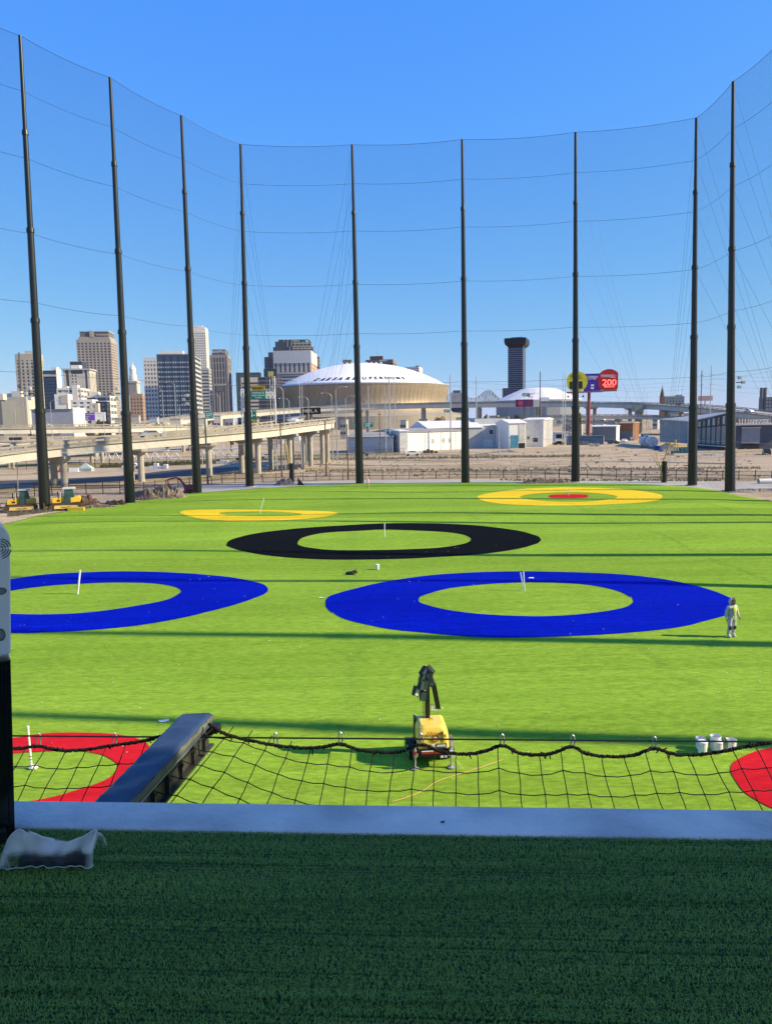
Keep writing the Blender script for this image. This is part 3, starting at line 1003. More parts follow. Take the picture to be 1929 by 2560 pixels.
k = Blk('office_tower', 'tall white tower with narrow window strips, tallest on the skyline', 482, 522, 529, 818, 1500, 10)
k.core(wglass, 'window'); k.grid(white_s, 3.2, 4.6, .48, .34, top=10); k.box('penthouse', white_s, 5, k.La - 6, 4, 14, k.H, k.H + 4)
k = Blk('office_block', 'grey banded mid-rise before the tall white tower', 504, 526, 532, 921, 900, 10); k.core(wglass, 'window'); k.grid(lgrey, 12, 3.8, .1, .55, top=2)
k = Blk('office_tower', 'grey brown tower with vertical ribs and a dark sign crown', 531, 574, 582, 888, 1050, 10)
k.core(wglass, 'window'); rb = mat('rib_stone', (.34, .30, .28), (.30, .27, .25), scale=.1)
k.grid(rb, 3.6, 80, .5, 0.0, z1=k.H * .60); k.grid(rb, 3.6, 9, .45, .12, z0=k.H * .60, top=3); k.box('band', beige, -.6, k.La + .6, -.6, k.Lb, k.H * .595, k.H * .62); k.box('blank_panel', dgrey, k.La * .28, k.La * .72, -.7, 0, k.H * .52, k.H * .59)
k.box('crown', dgrey, 2.5, k.La - 2.5, 2.5, k.Lb - 1, k.H, k.H + 8); k.box('corner_pier', rb, -.6, 2, -.6, 2, 0, k.H); k.box('corner_pier', rb, k.La - 2, k.La + .6, -.6, 2, 0, k.H)
lettering('BankPlus', 5.2, wt, k.t, k.M @ Vector((k.La * .52, 2.3, k.H + 5)), -k.a, (0, 0, 1), .1)
k = Blk('office_block', 'green glass block left of the pink hotel', 594, 654, 0, 931, 900, 6); k.core(mat('green_glass', (.05, .09, .10), (.07, .11, .12), rough=.3)); k.grid(mat('teal_frame', (.10, .14, .15)), 5, 4, .15, .3, faces='f', proud=.2)
k = Blk('office_block', 'low beige banded block in front of the green glass block', 606, 650, 0, 944, 840, 6); k.core(wglass, 'window'); k.grid(beige2, 20, 4.2, .05, .5, faces='f', top=5)
k = Blk('office_block', 'dark stepped glass block touching the pink hotel', 648, 690, 0, 942, 800, 6); k.core(navy); k.grid(dgrey, 8, 4, .1, .3, faces='f', proud=.2); k.box('upper_block', mat('teal_glass', (.03, .06, .08), rough=.3), -2, k.La * .66, 4, 20, k.H, k.H + 8.5)

# big stepped tower behind the pink hotel
k = Blk('office_tower', 'stepped grey tower with a green sign behind the pink hotel', 666, 802, 0, 892, 1050, 0, depth=36)
gl = mat('slate_glass', (.05, .065, .09), (.07, .085, .11), rough=.3)
g2 = mat('stepped_stone', (.36, .33, .28), (.31, .28, .24), scale=.1)
steps = [(0, 1, 0), (.07, .93, 5), (.16, .90, 13), (.20, .86, 22), (.26, .80, 27)]
k.core(gl)
zc = k.H
for i, (l, r_, dz) in enumerate(steps[1:]):
    zt_ = D(735, [880, 867, 853, 848][i], 1050).z - GZ
    k.box('upper_block', gl, k.La * (1 - r_), k.La * (1 - l), 1.5 * (i + 1), 34, zc, zt_); 
    bb = MB()
    for j in range(int((zt_ - zc) / 4.0) + 1):
        bb.box(k.La * (1 - r_), k.La * (1 - .52), 1.5 * (i + 1) - .4, 1.5 * (i + 1), zc + j * 4.0, min(zt_, zc + j * 4.0 + 1.7), k.M)
    for a in range(7):
        aa = k.La * (1 - r_) + a * 5.2
        bb.box(aa, aa + 1.2, 1.5 * (i + 1) - .45, 1.5 * (i + 1), zc, zt_, k.M)
    bb.build('facade_grid', g2, k.t, True, kind='stuff')
    zc = zt_
k.grid(g2, 5.5, 4.1, .3, .42, a0=0, a1=k.La * .18, faces='f'); k.grid(navy, 8, 4.1, .1, .3, a0=k.La * .8, a1=k.La, faces='f', proud=.2)
xa, za = XZ(748, 859, 1050)
bb = MB(); xe, ze = XZ(773, 848, 1050); bb.box(xa, xe, 1053.0, 1055.4, za, ze); bb.build('sign', mat('teal_sign', (.01, .18, .16)), k.t, True)
bb = MB(); q = [(0, -2.4), (2, .2), (2, 1.6), (1, 2.2), (0, 1.4), (-1, 2.2), (-2, 1.6), (-2, .2)]
bb.add([(xe - 3.6 + x, 1052.9, (za + ze) / 2 + z) for x, z in q], [tuple(range(8))]); bb.build('sign_mark', wt, k.t, True)
k = Blk('hotel', 'pink hotel block with a white top band left of the domed stadium', 688, 780, 795, 876, 950, 8)
k.core(wglass, 'window')
k.box('top_band', mat('hotel_top', (.58, .56, .53)), k.La * -.02, k.La * 1.0, -1, k.Lb, k.H - 15, k.H); hb = k.H - 15
k.grid(pink, 3.6, 3.6, .45, .4, z1=hb - 11, a0=0, a1=k.La * .24, faces='f'); k.grid(mat('hotel_band', (.52, .47, .42)), 40, 3.9, .02, .55, z1=hb - 11, a0=k.La * .24, a1=k.La * .8, faces='f'); k.grid(pink, 3.6, 3.6, .45, .4, z1=hb - 11, a0=k.La * .8, faces='f')
k.grid(mat('hotel_band', (.52, .47, .42)), 6, 60, .62, 0, z0=hb - 11, z1=hb, faces='f'); k.grid(pink, 3.6, 3.9, .45, .5, z1=hb, faces='s'); k.box('band', pink, 0, k.La, -.8, 0, hb - 13, hb - 11.2)

# things behind the dome's roof
k = Blk('office_tower', 'brown block with a brick penthouse behind the dome roof', 917, 984, 992, 899, 1300, 8); k.core(wglass); k.grid(mat('taupe', (.28, .23, .19)), 30, 4.2, .05, .55, top=3)
k.box('penthouse', brick, k.La * .38, k.La * .86, 3, 14, k.H, k.H + 6.6); k.box('sign', wt, k.La * .22, k.La * .5, -.7, 0, k.H - 2.5, k.H - .2)
bb = MB(); p = k.M @ Vector((k.La * .6, 8, k.H + 6)); bb.tube(p, p + Vector((0, 0, 9)), .25, .1, 5); bb.build('antenna', dgrey, k.t, True)
k = Blk('office_tower', 'white block with square windows behind the dome, right side', 1016, 1048, 1057, 917, 1250, 8); k.core(wglass, 'window'); k.grid(white_s, 5, 4.4, .5, .5, top=2); k.box('penthouse', dgrey, 0, k.La * .3, 3, 9, k.H, k.H + 2)
k = Blk('office_block', 'small grey roof block peeking over the dome, left side', 861, 881, 0, 899, 1250, 5); k.core(mat('olive_block', (.22, .21, .17))); k.grid(dgrey, 6, 4, .2, .3, faces='f', proud=.2)

# ------------------------------------------------------------------ the domed stadium
DY = 965.0
dcx, rim_z = XZ(905, 967, DY)
_, apex_z = XZ(905, 908, DY)
DR = 103.5
t = thing('domed_stadium', (dcx, DY, GZ), 'domed stadium with a white roof and curved gold metal wall', 'stadium')
cap = apex_z - rim_z
RS = (DR * DR + cap * cap) / (2 * cap)
prof = []
for j in range(25):
    r_ = DR * (1 - j / 24)
    prof.append((max(r_, .05), rim_z + math.sqrt(RS * RS - r_ * r_) - (RS - cap)))
bb = MB(); bb.lathe(prof, (dcx, DY, 0), 128)
bb.build('roof', mat('dome_white', (.88, .88, .87), (.82, .82, .82), rough=.5, scale=.02, detail=6), t, True, smooth=True)
bb = MB()
bb.lathe([(DR + 3.6, rim_z - .6), (DR + 3.0, rim_z - 4), (DR + 1.4, rim_z - 10), (DR + .3, rim_z - 16), (DR, rim_z - 22), (DR + 2, rim_z - 27), (DR + 8, rim_z - 33)], (dcx, DY, 0), 128, False)
bb.build('wall', mat('gold_metal', (.43, .35, .25), (.35, .29, .21), rough=.5, metal=.35, scale=.06, stretch=(1, 1, .2)), t, True, smooth=True)
bb = MB()
for i in range(112):
    a = 2 * math.pi * i / 112
    c, s_ = math.cos(a), math.sin(a)
    if s_ > .3:
        continue
    pr = [(DR + 3.7, rim_z - .6), (DR + 1.5, rim_z - 10), (DR + .1 + .05, rim_z - 22)]
    bb.path([(dcx + r_ * c, DY + r_ * s_, z) for r_, z in pr], .11, 4)
bb.build('wall_seam', mat('gold_seam', (.37, .30, .215), rough=.5, metal=.35), t, True, kind='stuff')
bb = MB(); bb.lathe([(DR + 3.8, rim_z - .9), (DR + 3.9, rim_z + .1), (DR - .5, rim_z + .5)], (dcx, DY, 0), 128, False); bb.build('gutter_rim', mat('rim_grey', (.42, .42, .43)), t, True)
bb = MB(); bb.lathe([(DR + 26, 0), (DR + 26, 14), (DR + 20, 15), (DR + 8, rim_z - 33)], (dcx, DY, 0), 96, False); bb.build('podium', mat('podium', (.38, .34, .28), (.3, .27, .22), scale=.05), t, True)
bb = MB()
for i in range(-4, 5):
    if i:
        bb.box(dcx + i * 6 - 1.2, dcx + i * 6 + 1.2, DY - 2, DY + 2, apex_z - .6, apex_z + 1.2)
bb.build('roof_vent', white_s, t, True)
ink = mat('letter_black', (.012, .012, .015))
def on_dome(px, r_off):
    """a point low on the roof at sight column px, with the slope's own directions"""
    r_ = DR - r_off
    lo_, hi_ = -math.pi, 0.0
    best = min((abs(proj((dcx + r_ * math.cos(a), DY + r_ * math.sin(a), rim_z))[0] - px), a) for a in [-.15 * math.pi - .7 * math.pi * q / 600 for q in range(601)])
    a = best[1]
    z = rim_z + math.sqrt(RS * RS - r_ * r_) - (RS - cap)
    rad = Vector((math.cos(a), math.sin(a), 0))
    right = Vector((-math.sin(a), math.cos(a), 0))
    nrm = Vector((rad.x * r_, rad.y * r_, math.sqrt(RS * RS - r_ * r_))).normalized()
    return Vector((rad.x * r_ + dcx, rad.y * r_ + DY, z)) + nrm * .35, right, nrm.cross(right)
word = [('C', 790), ('A', 806), ('E', 820), ('S', 835), ('A', 850), ('R', 868), ('S', 884), ('S', 896), ('U', 911), ('P', 927), ('E', 940), ('R', 953), ('D', 967), ('O', 981), ('M', 995), ('E', 1009)]
for ch, px in word:
    p, rt, up = on_dome(px, 9.5)
    first = px < 890
    lettering(ch, 7.9, ink, t, p, rt, up, .12, shear=.35 if first else 0, bold=.2 if first else .02, name='roof_letter', sx=.95 if first else .85, sy=1.15)

# ------------------------------------------------------------------ dark tower with flared crown
k = Blk('office_tower', 'dark navy tower with a flared crown right of the dome', 1269, 1306, 1313, 866, 1480, 10)
k.core(navy, 'wall')
bb = MB()
for j in range(int(k.H / 4.0)):
    z = j * 4.0 + 1.2
    for a in range(13):
        aa = k.La * (a + .25) / 13
        bb.box(aa, aa + k.La / 13 * .62, -.2, .02, z, z + 1.3, k.M)
    for a in range(6):
        aa = k.Lb * (a + .2) / 6
        bb.box(-.2, .02, aa, aa + k.Lb / 6 * .6, z, z + 1.3, k.M)
bb.build('window', mat('pale_window_strip', (.30, .34, .42), (.24, .28, .36), rough=.3, scale=.1), k.t, True, kind='stuff')
bb = MB()
o1, o2 = -1, 7
def rect(e, z):
    return [k.M @ Vector((a, b_, z)) for a, b_ in ((-e, -e), (k.La + e, -e), (k.La + e, k.Lb + e), (-e, k.Lb + e))]
ringz = [rect(.2, k.H), rect(5, k.H + 4), rect(6.4, k.H + 9), rect(6.0, k.H + 16), rect(5.2, k.H + 16.2)]
vv = [p for r_ in ringz for p in r_]
bb.add(vv, [(j * 4 + i, j * 4 + (i + 1) % 4, (j + 1) * 4 + (i + 1) % 4, (j + 1) * 4 + i) for j in range(4) for i in range(4)] + [(16, 17, 18, 19)])
bb.build('crown', mat('crown_dark', (.022, .025, .032), rough=.5), k.t, True)
k.box('penthouse', dgrey, k.La * .05, k.La * .8, 3, 20, k.H + 16.2, k.H + 18)
k = Blk('office_block', 'small dark block at the foot of the flared tower', 1257, 1271, 0, 970, 1300, 5); k.core(navy); k.grid(dgrey, 4, 4, .2, .3, faces='f', proud=.2)
k = Blk('office_block', 'grey gabled block between the stadium and the bridge', 1126, 1156, 0, 982, 1200, 5); k.core(lgrey); k.box('band', navy, -.3, k.La + .3, -.5, 0, k.H * .4, k.H * .6); k.box('roof', dgrey, 3, k.La - 4, 2, 16, k.H, k.H + 4)

# steel cantilever bridge far behind
t = thing('truss_bridge', (*D(1180, 1000, 2300).xy, 0), 'pale twin-peaked steel truss bridge far behind the freeway', 'bridge')
BY = 2300
prof_t = [(1085, 1004), (1106, 1000), (1124, 985), (1138, 976), (1152, 985), (1168, 993), (1184, 996), (1198, 990), (1210, 980), (1218, 976), (1228, 977), (1238, 986), (1250, 997), (1266, 1004)]
prof_b = [(1085, 1011), (1266, 1010)]
def pt(px, py, dy=0):
    x, z = XZ(px, py, BY)
    return Vector((x, BY + dy, z))
for dy in (0, 16):
    bb = MB()
    top_p = [pt(*q, dy) for q in crom([(a, b_, 0) for a, b_ in prof_t], 3, False) for q in [(q[0], q[1])]]
    bot_p = [Vector((p.x, p.y, pt(1180, 1010).z)) for p in top_p]
    bb.path(top_p, 1.1, 4); bb.path(bot_p, 1.3, 4)
    for i in range(len(top_p) - 1):
        bb.tube(top_p[i], bot_p[i], .55, .55, 4)
        bb.tube(top_p[i] if i % 2 else bot_p[i], bot_p[i + 1] if i % 2 else top_p[i + 1], .5, .5, 4)
    bb.build('truss', mat('bridge_steel', (.42, .46, .50)), t, True)
bb = MB(); bb.box(bot_p[0].x, bot_p[-1].x, BY - 1, BY + 17, bot_p[0].z - 2, bot_p[0].z); bb.build('deck', mat('bridge_steel', (.42, .46, .50)), t, True)

# white domed arena
AY = 850.0
acx, az0 = XZ(1345, 1001, AY)
_, az1 = XZ(1345, 970, AY)
t = thing('arena', (acx, AY, GZ), 'low white arena with a shallow faceted roof behind the billboard', 'arena')
AR = 47
bb = MB(); bb.lathe([(AR, az0), (AR * .72, az0 + (az1 - az0) * .45), (AR * .40, az0 + (az1 - az0) * .92), (AR * .25, az1), (.1, az1 + .4)], (acx, AY, 0), 20); bb.build('roof', mat('arena_white', (.78, .78, .79)), t, True)
bb = MB(); bb.lathe([(AR - 1, 0), (AR - 1, az0 - 3), (AR + 1, az0 - 3), (AR + 1, az0)], (acx, AY, 0), 20); bb.build('wall', mat('arena_wall', (.30, .32, .35)), t, True)
rd = mat('sign_red', (.62, .05, .08))
xa, za = XZ(1325, 997, AY - AR * .8); xe, ze = XZ(1352, 976, AY - AR * .8)
bb = MB()
for i in range(5):
    u = xa + (xe - xa) * i / 4
    bb.tube((u, AY - AR * .78 , za + 2), (u, AY - AR * .62, za + (6 if i % 2 == 0 else 4)), .4, .4, 5)
bb.path([(xa, AY - AR * .8, za + 2.0), (xe, AY - AR * .8, za + 2.0)], .4, 5); bb.path([(xa, AY - AR * .8, za + .6), (xe, AY - AR * .8, za + .6)], .3, 5)
bb.path([(xa + (xe - xa) * i / 8, AY - AR * .66, za + (6 if i % 2 == 0 else 4.4)) for i in range(9)], .4, 5)
bb.build('roof_emblem', rd, t, True)

# right-hand far things
k = Blk('church_steeple', 'dark church tower with a spire above the right freeway', 1650, 1660, 0, 990, 900, 3, depth=5); k.core(brick)
p = k.M @ Vector((k.La / 2, 2.5, k.H)); bb = MB(); bb.lathe([(2.6, -.5), (2.2, 3), (2.4, 3.2), (1.5, 5), (1.3, 7.5), (.5, 9), (.08, 14)], p, 8); bb.build('spire', mat('spire_slate', (.16, .11, .08)), k.t, True); k.box('belfry', dgrey, k.La * .3, k.La * .7, -.2, .1, k.H - 3.5, k.H - .6)
k = Blk('apartment_block', 'grey blocky building above the right freeway beside the church tower', 1662, 1708, 0, 991, 1000, 6); k.core(wglass, 'window'); k.grid(mat('sage_wall', (.34, .37, .36)), 4, 4, .55, .6, faces='f', top=2); k.box('penthouse', lgrey, 2, 9, 2, 8, k.H, k.H + 2)
k = Blk('power_plant', 'grey power station block with two chimneys at the right edge', 1912, 1960, 0, 992, 900, 6); k.core(lgrey); k.grid(dgrey, 3, 4, .3, .3, faces='f')
for px in (1903.5, 1912.5):
    x_, z_ = XZ(px, 969, 905); bb = MB(); bb.lathe([(2.2, 0), (1.9, z_)], (x_, 905, 0), 12); bb.build('chimney', mat('chimney_grey', (.17, .19, .21)), k.t, True)
t, xa, xb_, za, zb_ = billboard('billboard', 'faded pink billboard between the two right corner poles', 1745, 1781, 989, 1002, 420, mat('faded_pink', (.48, .30, .30), (.42, .25, .27), scale=1))
# ------------------------------------------------------------------ elevated roads
def elevated(name, label, nodes, width, girder, col_at, col_r=.55, post=2.4, rail_h=.95, cream=None, back_rail=True, bays=True, cap=True, sub=6):
    """nodes: (sight column, sight row of the parapet top, distance) along the near edge; a slab, girders, open parapets, caps and columns"""
    P = crom([tuple(D(*n)) for n in nodes], sub, False)
    t = thing(name, (P[0].x, P[0].y, GZ), label, 'freeway')
    N = []
    for i in range(len(P)):
        d = P[min(i + 1, len(P) - 1)] - P[max(i - 1, 0)]
        d.z = 0
        d.normalize()
        n = Vector((-d.y, d.x, 0))
        if n.y < 0:
            n = -n
        N.append(n)
    def ext(prof):
        return [[(p + n * a + Vector((0, 0, z))) for a, z in prof] for p, n in zip(P, N)]
    h = rail_h
    bb = MB(); bb.grid(ext([(0, -h), (0, -h - .35), (width, -h - .35), (width, -h), (0, -h)])); bb.build('deck', M_['concrete'], t, True)
    gm_ = cream or M_['cream']
    for off in (.35, width * .5, width - .7):
        bb = MB(); bb.grid(ext([(off, -h - .3), (off, -h - girder), (off + .4, -h - girder), (off + .4, -h - .3)])); bb.build('girder', gm_, t, True)
    # stiffener joints on the near girder
    for off in ([-.05, width - .25] if back_rail else [-.05]):
        bb = MB(); bb.grid(ext([(off, -h + .02), (off, -h + .34), (off + .3, -h + .34), (off + .3, -h + .02)])); bb.grid(ext([(off, -.30), (off, 0), (off + .3, 0), (off + .3, -.30), (off, -.30)]))
        bb.build('parapet_rail', M_['parapet'], t, True)
    bb = MB()
    acc = 0.0
    L = [0.0]
    for i in range(1, len(P)):
        L.append(L[-1] + (P[i] - P[i - 1]).length)
    def at(s):
        s = max(0, min(L[-1] - 1e-4, s))
        i = next(j for j in range(1, len(L)) if L[j] >= s)
        f = (s - L[i - 1]) / (L[i] - L[i - 1])
        d = (P[i] - P[i - 1]); d.z = 0; d.normalize()
        return P[i - 1].lerp(P[i], f), d, N[i]
    s = .3
    while s < L[-1]:
        p, d, n = at(s)
        M = Matrix(((d.x, n.x, 0, p.x), (d.y, n.y, 0, p.y), (0, 0, 1, p.z), (0, 0, 0, 1)))
        big = int(s / post) % 5 == 0
        bb.box(-.5 if big else -.25, .5 if big else .25, -.02, .22, -h + .3, -.28, M)
        if back_rail:
            bb.box(-.25, .25, width - .22, width + .02, -h + .3, -.28, M)
        s += post
    bb.build('parapet_post', M_['parapet'], t, True, kind='stuff')
    for s in col_at:
        p, d, n = at(L[-1] * s)
        M = Matrix(((d.x, n.x, 0, p.x), (d.y, n.y, 0, p.y), (0, 0, 1, 0), (0, 0, 0, 1)))
        zt_ = p.z - h - girder
        if cap:
            bb = MB(); bb.prism([(-.2, zt_ - .5), (width * .2, zt_ - 1.2), (width * .8, zt_ - 1.2), (width + .2, zt_ - .5), (width + .2, zt_), (-.2, zt_)], -.6, .6, M @ Matrix(((0, 0, 1, 0), (1, 0, 0, 0), (0, 1, 0, 0), (0, 0, 0, 1))))
            bb.build('pier_cap', M_['concrete'], t, True)
        for o in ((.22, .78) if cap else (.5,)):
            q = p + n * (width * o)
            bb = MB(); bb.tube((q.x, q.y, GZ - .2), (q.x, q.y, zt_ - (.7 if cap else 0)), col_r, col_r, 14); bb.build('column', M_['concrete'], t, True)
    return t, at, L[-1]
RAMP, ramp_at, ramp_L = elevated('freeway_ramp', 'near concrete ramp on round columns rising to the right behind the left net',
    [(-260, 1168, 108), (-60, 1128, 120), (120, 1105, 131), (290, 1090, 139), (430, 1080, 146), (560, 1070, 153), (680, 1060, 163), (760, 1051, 176), (815, 1046, 190), (838, 1043, 205)],
    8.5, 1.75, [.13, .25, .37, .49, .60, .71, .81, .90, .97], .6)
FREE, free_at, free_L = elevated('freeway', 'cream freeway deck at eye level across the left of the photo',
    [(-200, 1064, 235), (0, 1062, 242), (150, 1061, 250), (300, 1060, 260), (420, 1059, 275), (520, 1062, 295), (600, 1067, 320)],
    14, 1.9, [.1, .25, .4, .55, .7, .85], .7, post=3.2)
elevated('freeway_ramp', 'lower pale ramp between the two left freeway decks', [(-200, 1092, 190), (0, 1091, 195), (160, 1091, 205), (300, 1089, 220)], 8, 1.2, [.15, .4, .65, .9], .5, post=3)
HIGH, high_at, high_L = elevated('freeway', 'long high freeway on columns running across below the domed stadium',
    [(330, 1066, 400), (420, 1051, 420), (520, 1036, 450), (640, 1026, 480), (780, 1016, 500), (940, 1009, 505), (1120, 1005, 500), (1300, 1003, 490), (1450, 1003, 475), (1580, 1006, 450), (1700, 1012, 415), (1820, 1023, 380), (1960, 1040, 350)],
    18, 2.6, [.06, .14, .22, .3, .38, .46, .54, .62, .69, .75, .81, .87, .93], 1.1, post=3.6)
elevated('freeway_ramp', 'lower freeway ramp seen under the high deck on the right', [(1090, 1062, 430), (1200, 1056, 430), (1330, 1040, 425), (1450, 1036, 420), (1600, 1036, 420), (1760, 1042, 415)], 10, 1.6, [.1, .3, .5, .7, .9], .7, post=3.4)
elevated('freeway_ramp', 'small curved ramp low behind the rust coloured shed', [(1395, 1050, 380), (1480, 1049, 378), (1530, 1052, 374), (1552, 1062, 366)], 6, 1.2, [.15, .5, .85], .5, post=3)
k = Blk('pier', 'massive concrete pier of the high freeway behind the rust coloured shed', 1590, 1600, 0, 1013, 440, 4, depth=4); k.core(M_['concrete'], 'shaft'); k.box('head', M_['concrete'], -1.2, k.La + 1.2, -.8, 4.8, k.H - 3.6, k.H + .05)

# cars on the decks
def car(name, label, M, m, group='cars on the freeway', scale=1.0):
    p = M.translation
    t = thing(name, p, label, 'car', group)
    prof = [(-2.2, .35), (-2.25, .8), (-1.9, .95), (-1.3, 1.0), (-.75, 1.42), (.75, 1.45), (1.45, 1.02), (2.1, .9), (2.25, .6), (2.2, .35)]
    Rx = Matrix(((1, 0, 0, 0), (0, 0, -1, 0), (0, 1, 0, 0), (0, 0, 0, 1)))
    bb = MB(); bb.prism(prof, -.85, .85, M @ Rx); bb.build('body', m, t, True, bevel=.06)
    bb = MB(); bb.prism([(-1.15, 1.02), (-.72, 1.36), (.7, 1.38), (1.25, 1.03)], -.865, .865, M @ Rx); bb.build('window', M_['glass'], t, True)
    for x in (-1.4, 1.4):
        for y in (-.86, .66):
            bb = MB(); bb.tube(M @ Vector((x, y, .33)), M @ Vector((x, y + .2, .33)), .33, .33, 12); bb.build('wheel', M_['rubber'], t, True)
    return t
def on_road(at, L, s, side, h=.95):
    p, d, n = at(L * s)
    q = p + n * side
    return Matrix(((d.x, n.x, 0, q.x), (d.y, n.y, 0, q.y), (0, 0, 1, q.z - h + .01), (0, 0, 0, 1)))
carw, card, cars = mat('car_white', (.75, .75, .75), rough=.25, spec=.6), mat('car_dark', (.02, .022, .03), rough=.2, spec=.6), mat('car_silver', (.45, .47, .5), rough=.25, metal=.5)
for i, (s, sd, m, w) in enumerate(((.80, 4.8, carw, 'white car on the near ramp left of the gold stadium'), (.73, 4.8, card, 'dark car on the near ramp below the green exit sign'), (.40, 4.8, cars, 'silver car on the near ramp beside the third pole'))):
    car('car', w, on_road(ramp_at, ramp_L, s, sd), m)
for i, (s, m, w) in enumerate(((.28, carw, 'white car on the left freeway by the leftmost pole'), (.47, carw, 'white car on the left freeway right of the second pole'), (.55, cars, 'silver car on the left freeway right of the second pole'), (.62, card, 'dark car on the left freeway near the third pole'))):
    car('car', w, on_road(free_at, free_L, s, 5), m)
for i, (s, m, w) in enumerate(((.83, card, 'dark vehicle on the high freeway near the church tower'), (.945, carw, 'white car on the high freeway at the right edge'), (.2, cars, 'silver car on the dark part of the high freeway'))):
    car('car', w, on_road(high_at, high_L, s, 5), m)

# ------------------------------------------------------------------ road signs
xa, za = XZ(627, 998, 172); xe, ze = XZ(664, 976, 172)
t = thing('sign_gantry', (*D(640, 1060, 172).xy, 0), 'white truss gantry with a green and gold exit sign', 'road sign')
bb = MB(); bb.box(xa, xe, 171.7, 171.85, za, ze); bb.build('sign_panel', M_['signg'], t, True)
_, zg = XZ(640, 964, 172)
bb = MB(); bb.box(xa + .3, xe - .1, 171.7, 171.85, ze + .03, zg); bb.build('exit_panel', M_['signy'], t, True)
for s_, z, sz in (('Poydras St', za + (ze - za) * .74, .62), ('Superdome', za + (ze - za) * .45, .62), ('1/2 MILE', za + (ze - za) * .16, .42)):
    lettering(s_, sz, wt, t, ((xa + xe) / 2, 171.66, z), extrude=.02, bold=.01)
lettering('EXIT 234 B', .5, M_['black'], t, ((xa + xe) / 2, 171.66, (ze + zg) / 2), extrude=.02, bold=.01)
bb = MB()
xl_, _ = XZ(604, 1000, 172.6); xr_, _ = XZ(686, 1000, 172.6); _, zt1 = XZ(640, 975, 172.6); _, zt0 = XZ(640, 996, 172.6)
for z in (zt0, zt1):
    for y in (172.2, 173.2):
        bb.tube((xl_, y, z), (xr_, y, z), .09, .09, 6)
nn = 8
for i in range(nn):
    a, c = xl_ + (xr_ - xl_) * i / nn, xl_ + (xr_ - xl_) * (i + 1) / nn
    for y in (172.2, 173.2):
        bb.tube((a, y, zt0), (c, y, zt1), .06, .06, 5); bb.tube((a, y, zt1), (c, y, zt0), .06, .06, 5); bb.tube((c, y, zt0), (c, y, zt1), .06, .06, 5)
bb.build('truss_beam', M_['white'], t, True)
for px, yt in ((602, 973), (608, 973), (685.5, 940)):
    x_, z_ = XZ(px, yt, 172.7); bb = MB(); bb.tube((x_, 172.7, GZ), (x_, 172.7, z_), .16, .14, 8); bb.build('post', M_['white'], t, True)
bb = MB()
x0, z0 = XZ(602, 1060, 172.7); x1, z1_ = XZ(608, 975, 172.7)
for i in range(10):
    a, c = z0 + (z1_ - z0) * i / 10, z0 + (z1_ - z0) * (i + 1) / 10
    bb.tube((x0 if i % 2 else x1, 172.7, a), (x1 if i % 2 else x0, 172.7, c), .06, .06, 5)
bb.build('lacing', M_['white'], t, True)
def plate(name, label, x0, x1, y0, y1, Y, m, post_to=None, cat='road sign', extra=None):
    xa, za = XZ(x0, y1, Y); xe, ze = XZ(x1, y0, Y)
    t = thing(name, ((xa + xe) / 2, Y, GZ), label, cat)
    bb = MB(); bb.box(xa, xe, Y, Y + .15, za, ze); bb.build('panel', m, t, True)
    bb = MB()
    for f in ((.25, .75) if x1 - x0 > 12 else (.5,)):
        x_ = xa + (xe - xa) * f
        bb.tube((x_, Y + .25, GZ), (x_, Y + .25, ze), .09, .09, 6)
    bb.build('post', M_['galv'], t, True)
    if extra:
        bb = MB()
        for u0, u1, v0, v1 in extra:
            bb.box(xa + (xe - xa) * u0, xa + (xe - xa) * u1, Y - .03, Y, za + (ze - za) * v0, za + (ze - za) * v1)
        bb.build('sign_text', wt, t, True)
    return t
TX = ((.12, .88, .68, .8), (.12, .7, .42, .54), (.12, .5, .18, .3))
plate('yellow_sign', 'plain yellow square sign above the right end of the gantry', 670, 683, 928, 941, 180, mat('pale_sign_yellow', (.72, .55, .18)))
plate('exit_sign', 'tall narrow green and gold sign right of the fourth pole', 631, 640, 1024, 1050, 185, M_['signg'], extra=((.2, .8, .85, .92), (.2, .7, .4, .5)))
plate('exit_sign', 'small gold sign plate under the narrow green sign', 631, 640, 1051, 1061, 184, M_['signy'])
plate('road_sign', 'green road sign with white text below the tall white tower', 513, 532, 1030, 1047, 300, M_['signg'], extra=TX)
plate('road_sign', 'green road sign left of the fifth pole under the dome', 882, 901, 1057, 1068, 300, M_['signg'], extra=TX)
plate('road_sign', 'green road sign right of the fifth pole under the dome', 909, 932, 1056, 1068, 300, M_['signg'], extra=TX)
plate('road_sign', 'green road sign by the reddish tree', 1140, 1153, 1043, 1061, 320, M_['signg'], extra=TX)
plate('road_sign', 'green road sign right of the sixth pole', 1170, 1191, 1045, 1058, 320, M_['signg'], extra=TX)
plate('road_sign', 'small green road sign under the high freeway left of the sixth pole', 1109, 1123, 1023, 1031, 340, M_['signg'], extra=TX)
plate('road_sign', 'pair of green road signs above the digital billboard', 1305, 1324, 982, 991, 470, M_['signg'], extra=TX)
plate('notice_board', 'small white notice board beside the stadium wall', 835, 844, 1021, 1034, 230, mat('sign_offwhite', (.62, .63, .63)))
t, xa, xb_, za, zb_ = billboard('billboard', 'black billboard with white and gold letters before the stadium', 752, 801, 1019, 1036, 330, mat('board_black', (.01, .01, .014)))
for ch, f in (('N', .2), ('L', .56), ('A', .75)):
    lettering(ch, 2.1, wt, t, (xa + (xb_ - xa) * f, 329.9, (za + zb_) / 2), extrude=.03)
bb = MB(); c = Vector((xa + (xb_ - xa) * .38, 329.9, (za + zb_) / 2))
q = [(0, -1.25), (.55, -.4), (.95, .35), (.6, .8), (.2, .6), (0, 1.1), (-.2, .6), (-.6, .8), (-.95, .35), (-.55, -.4)]
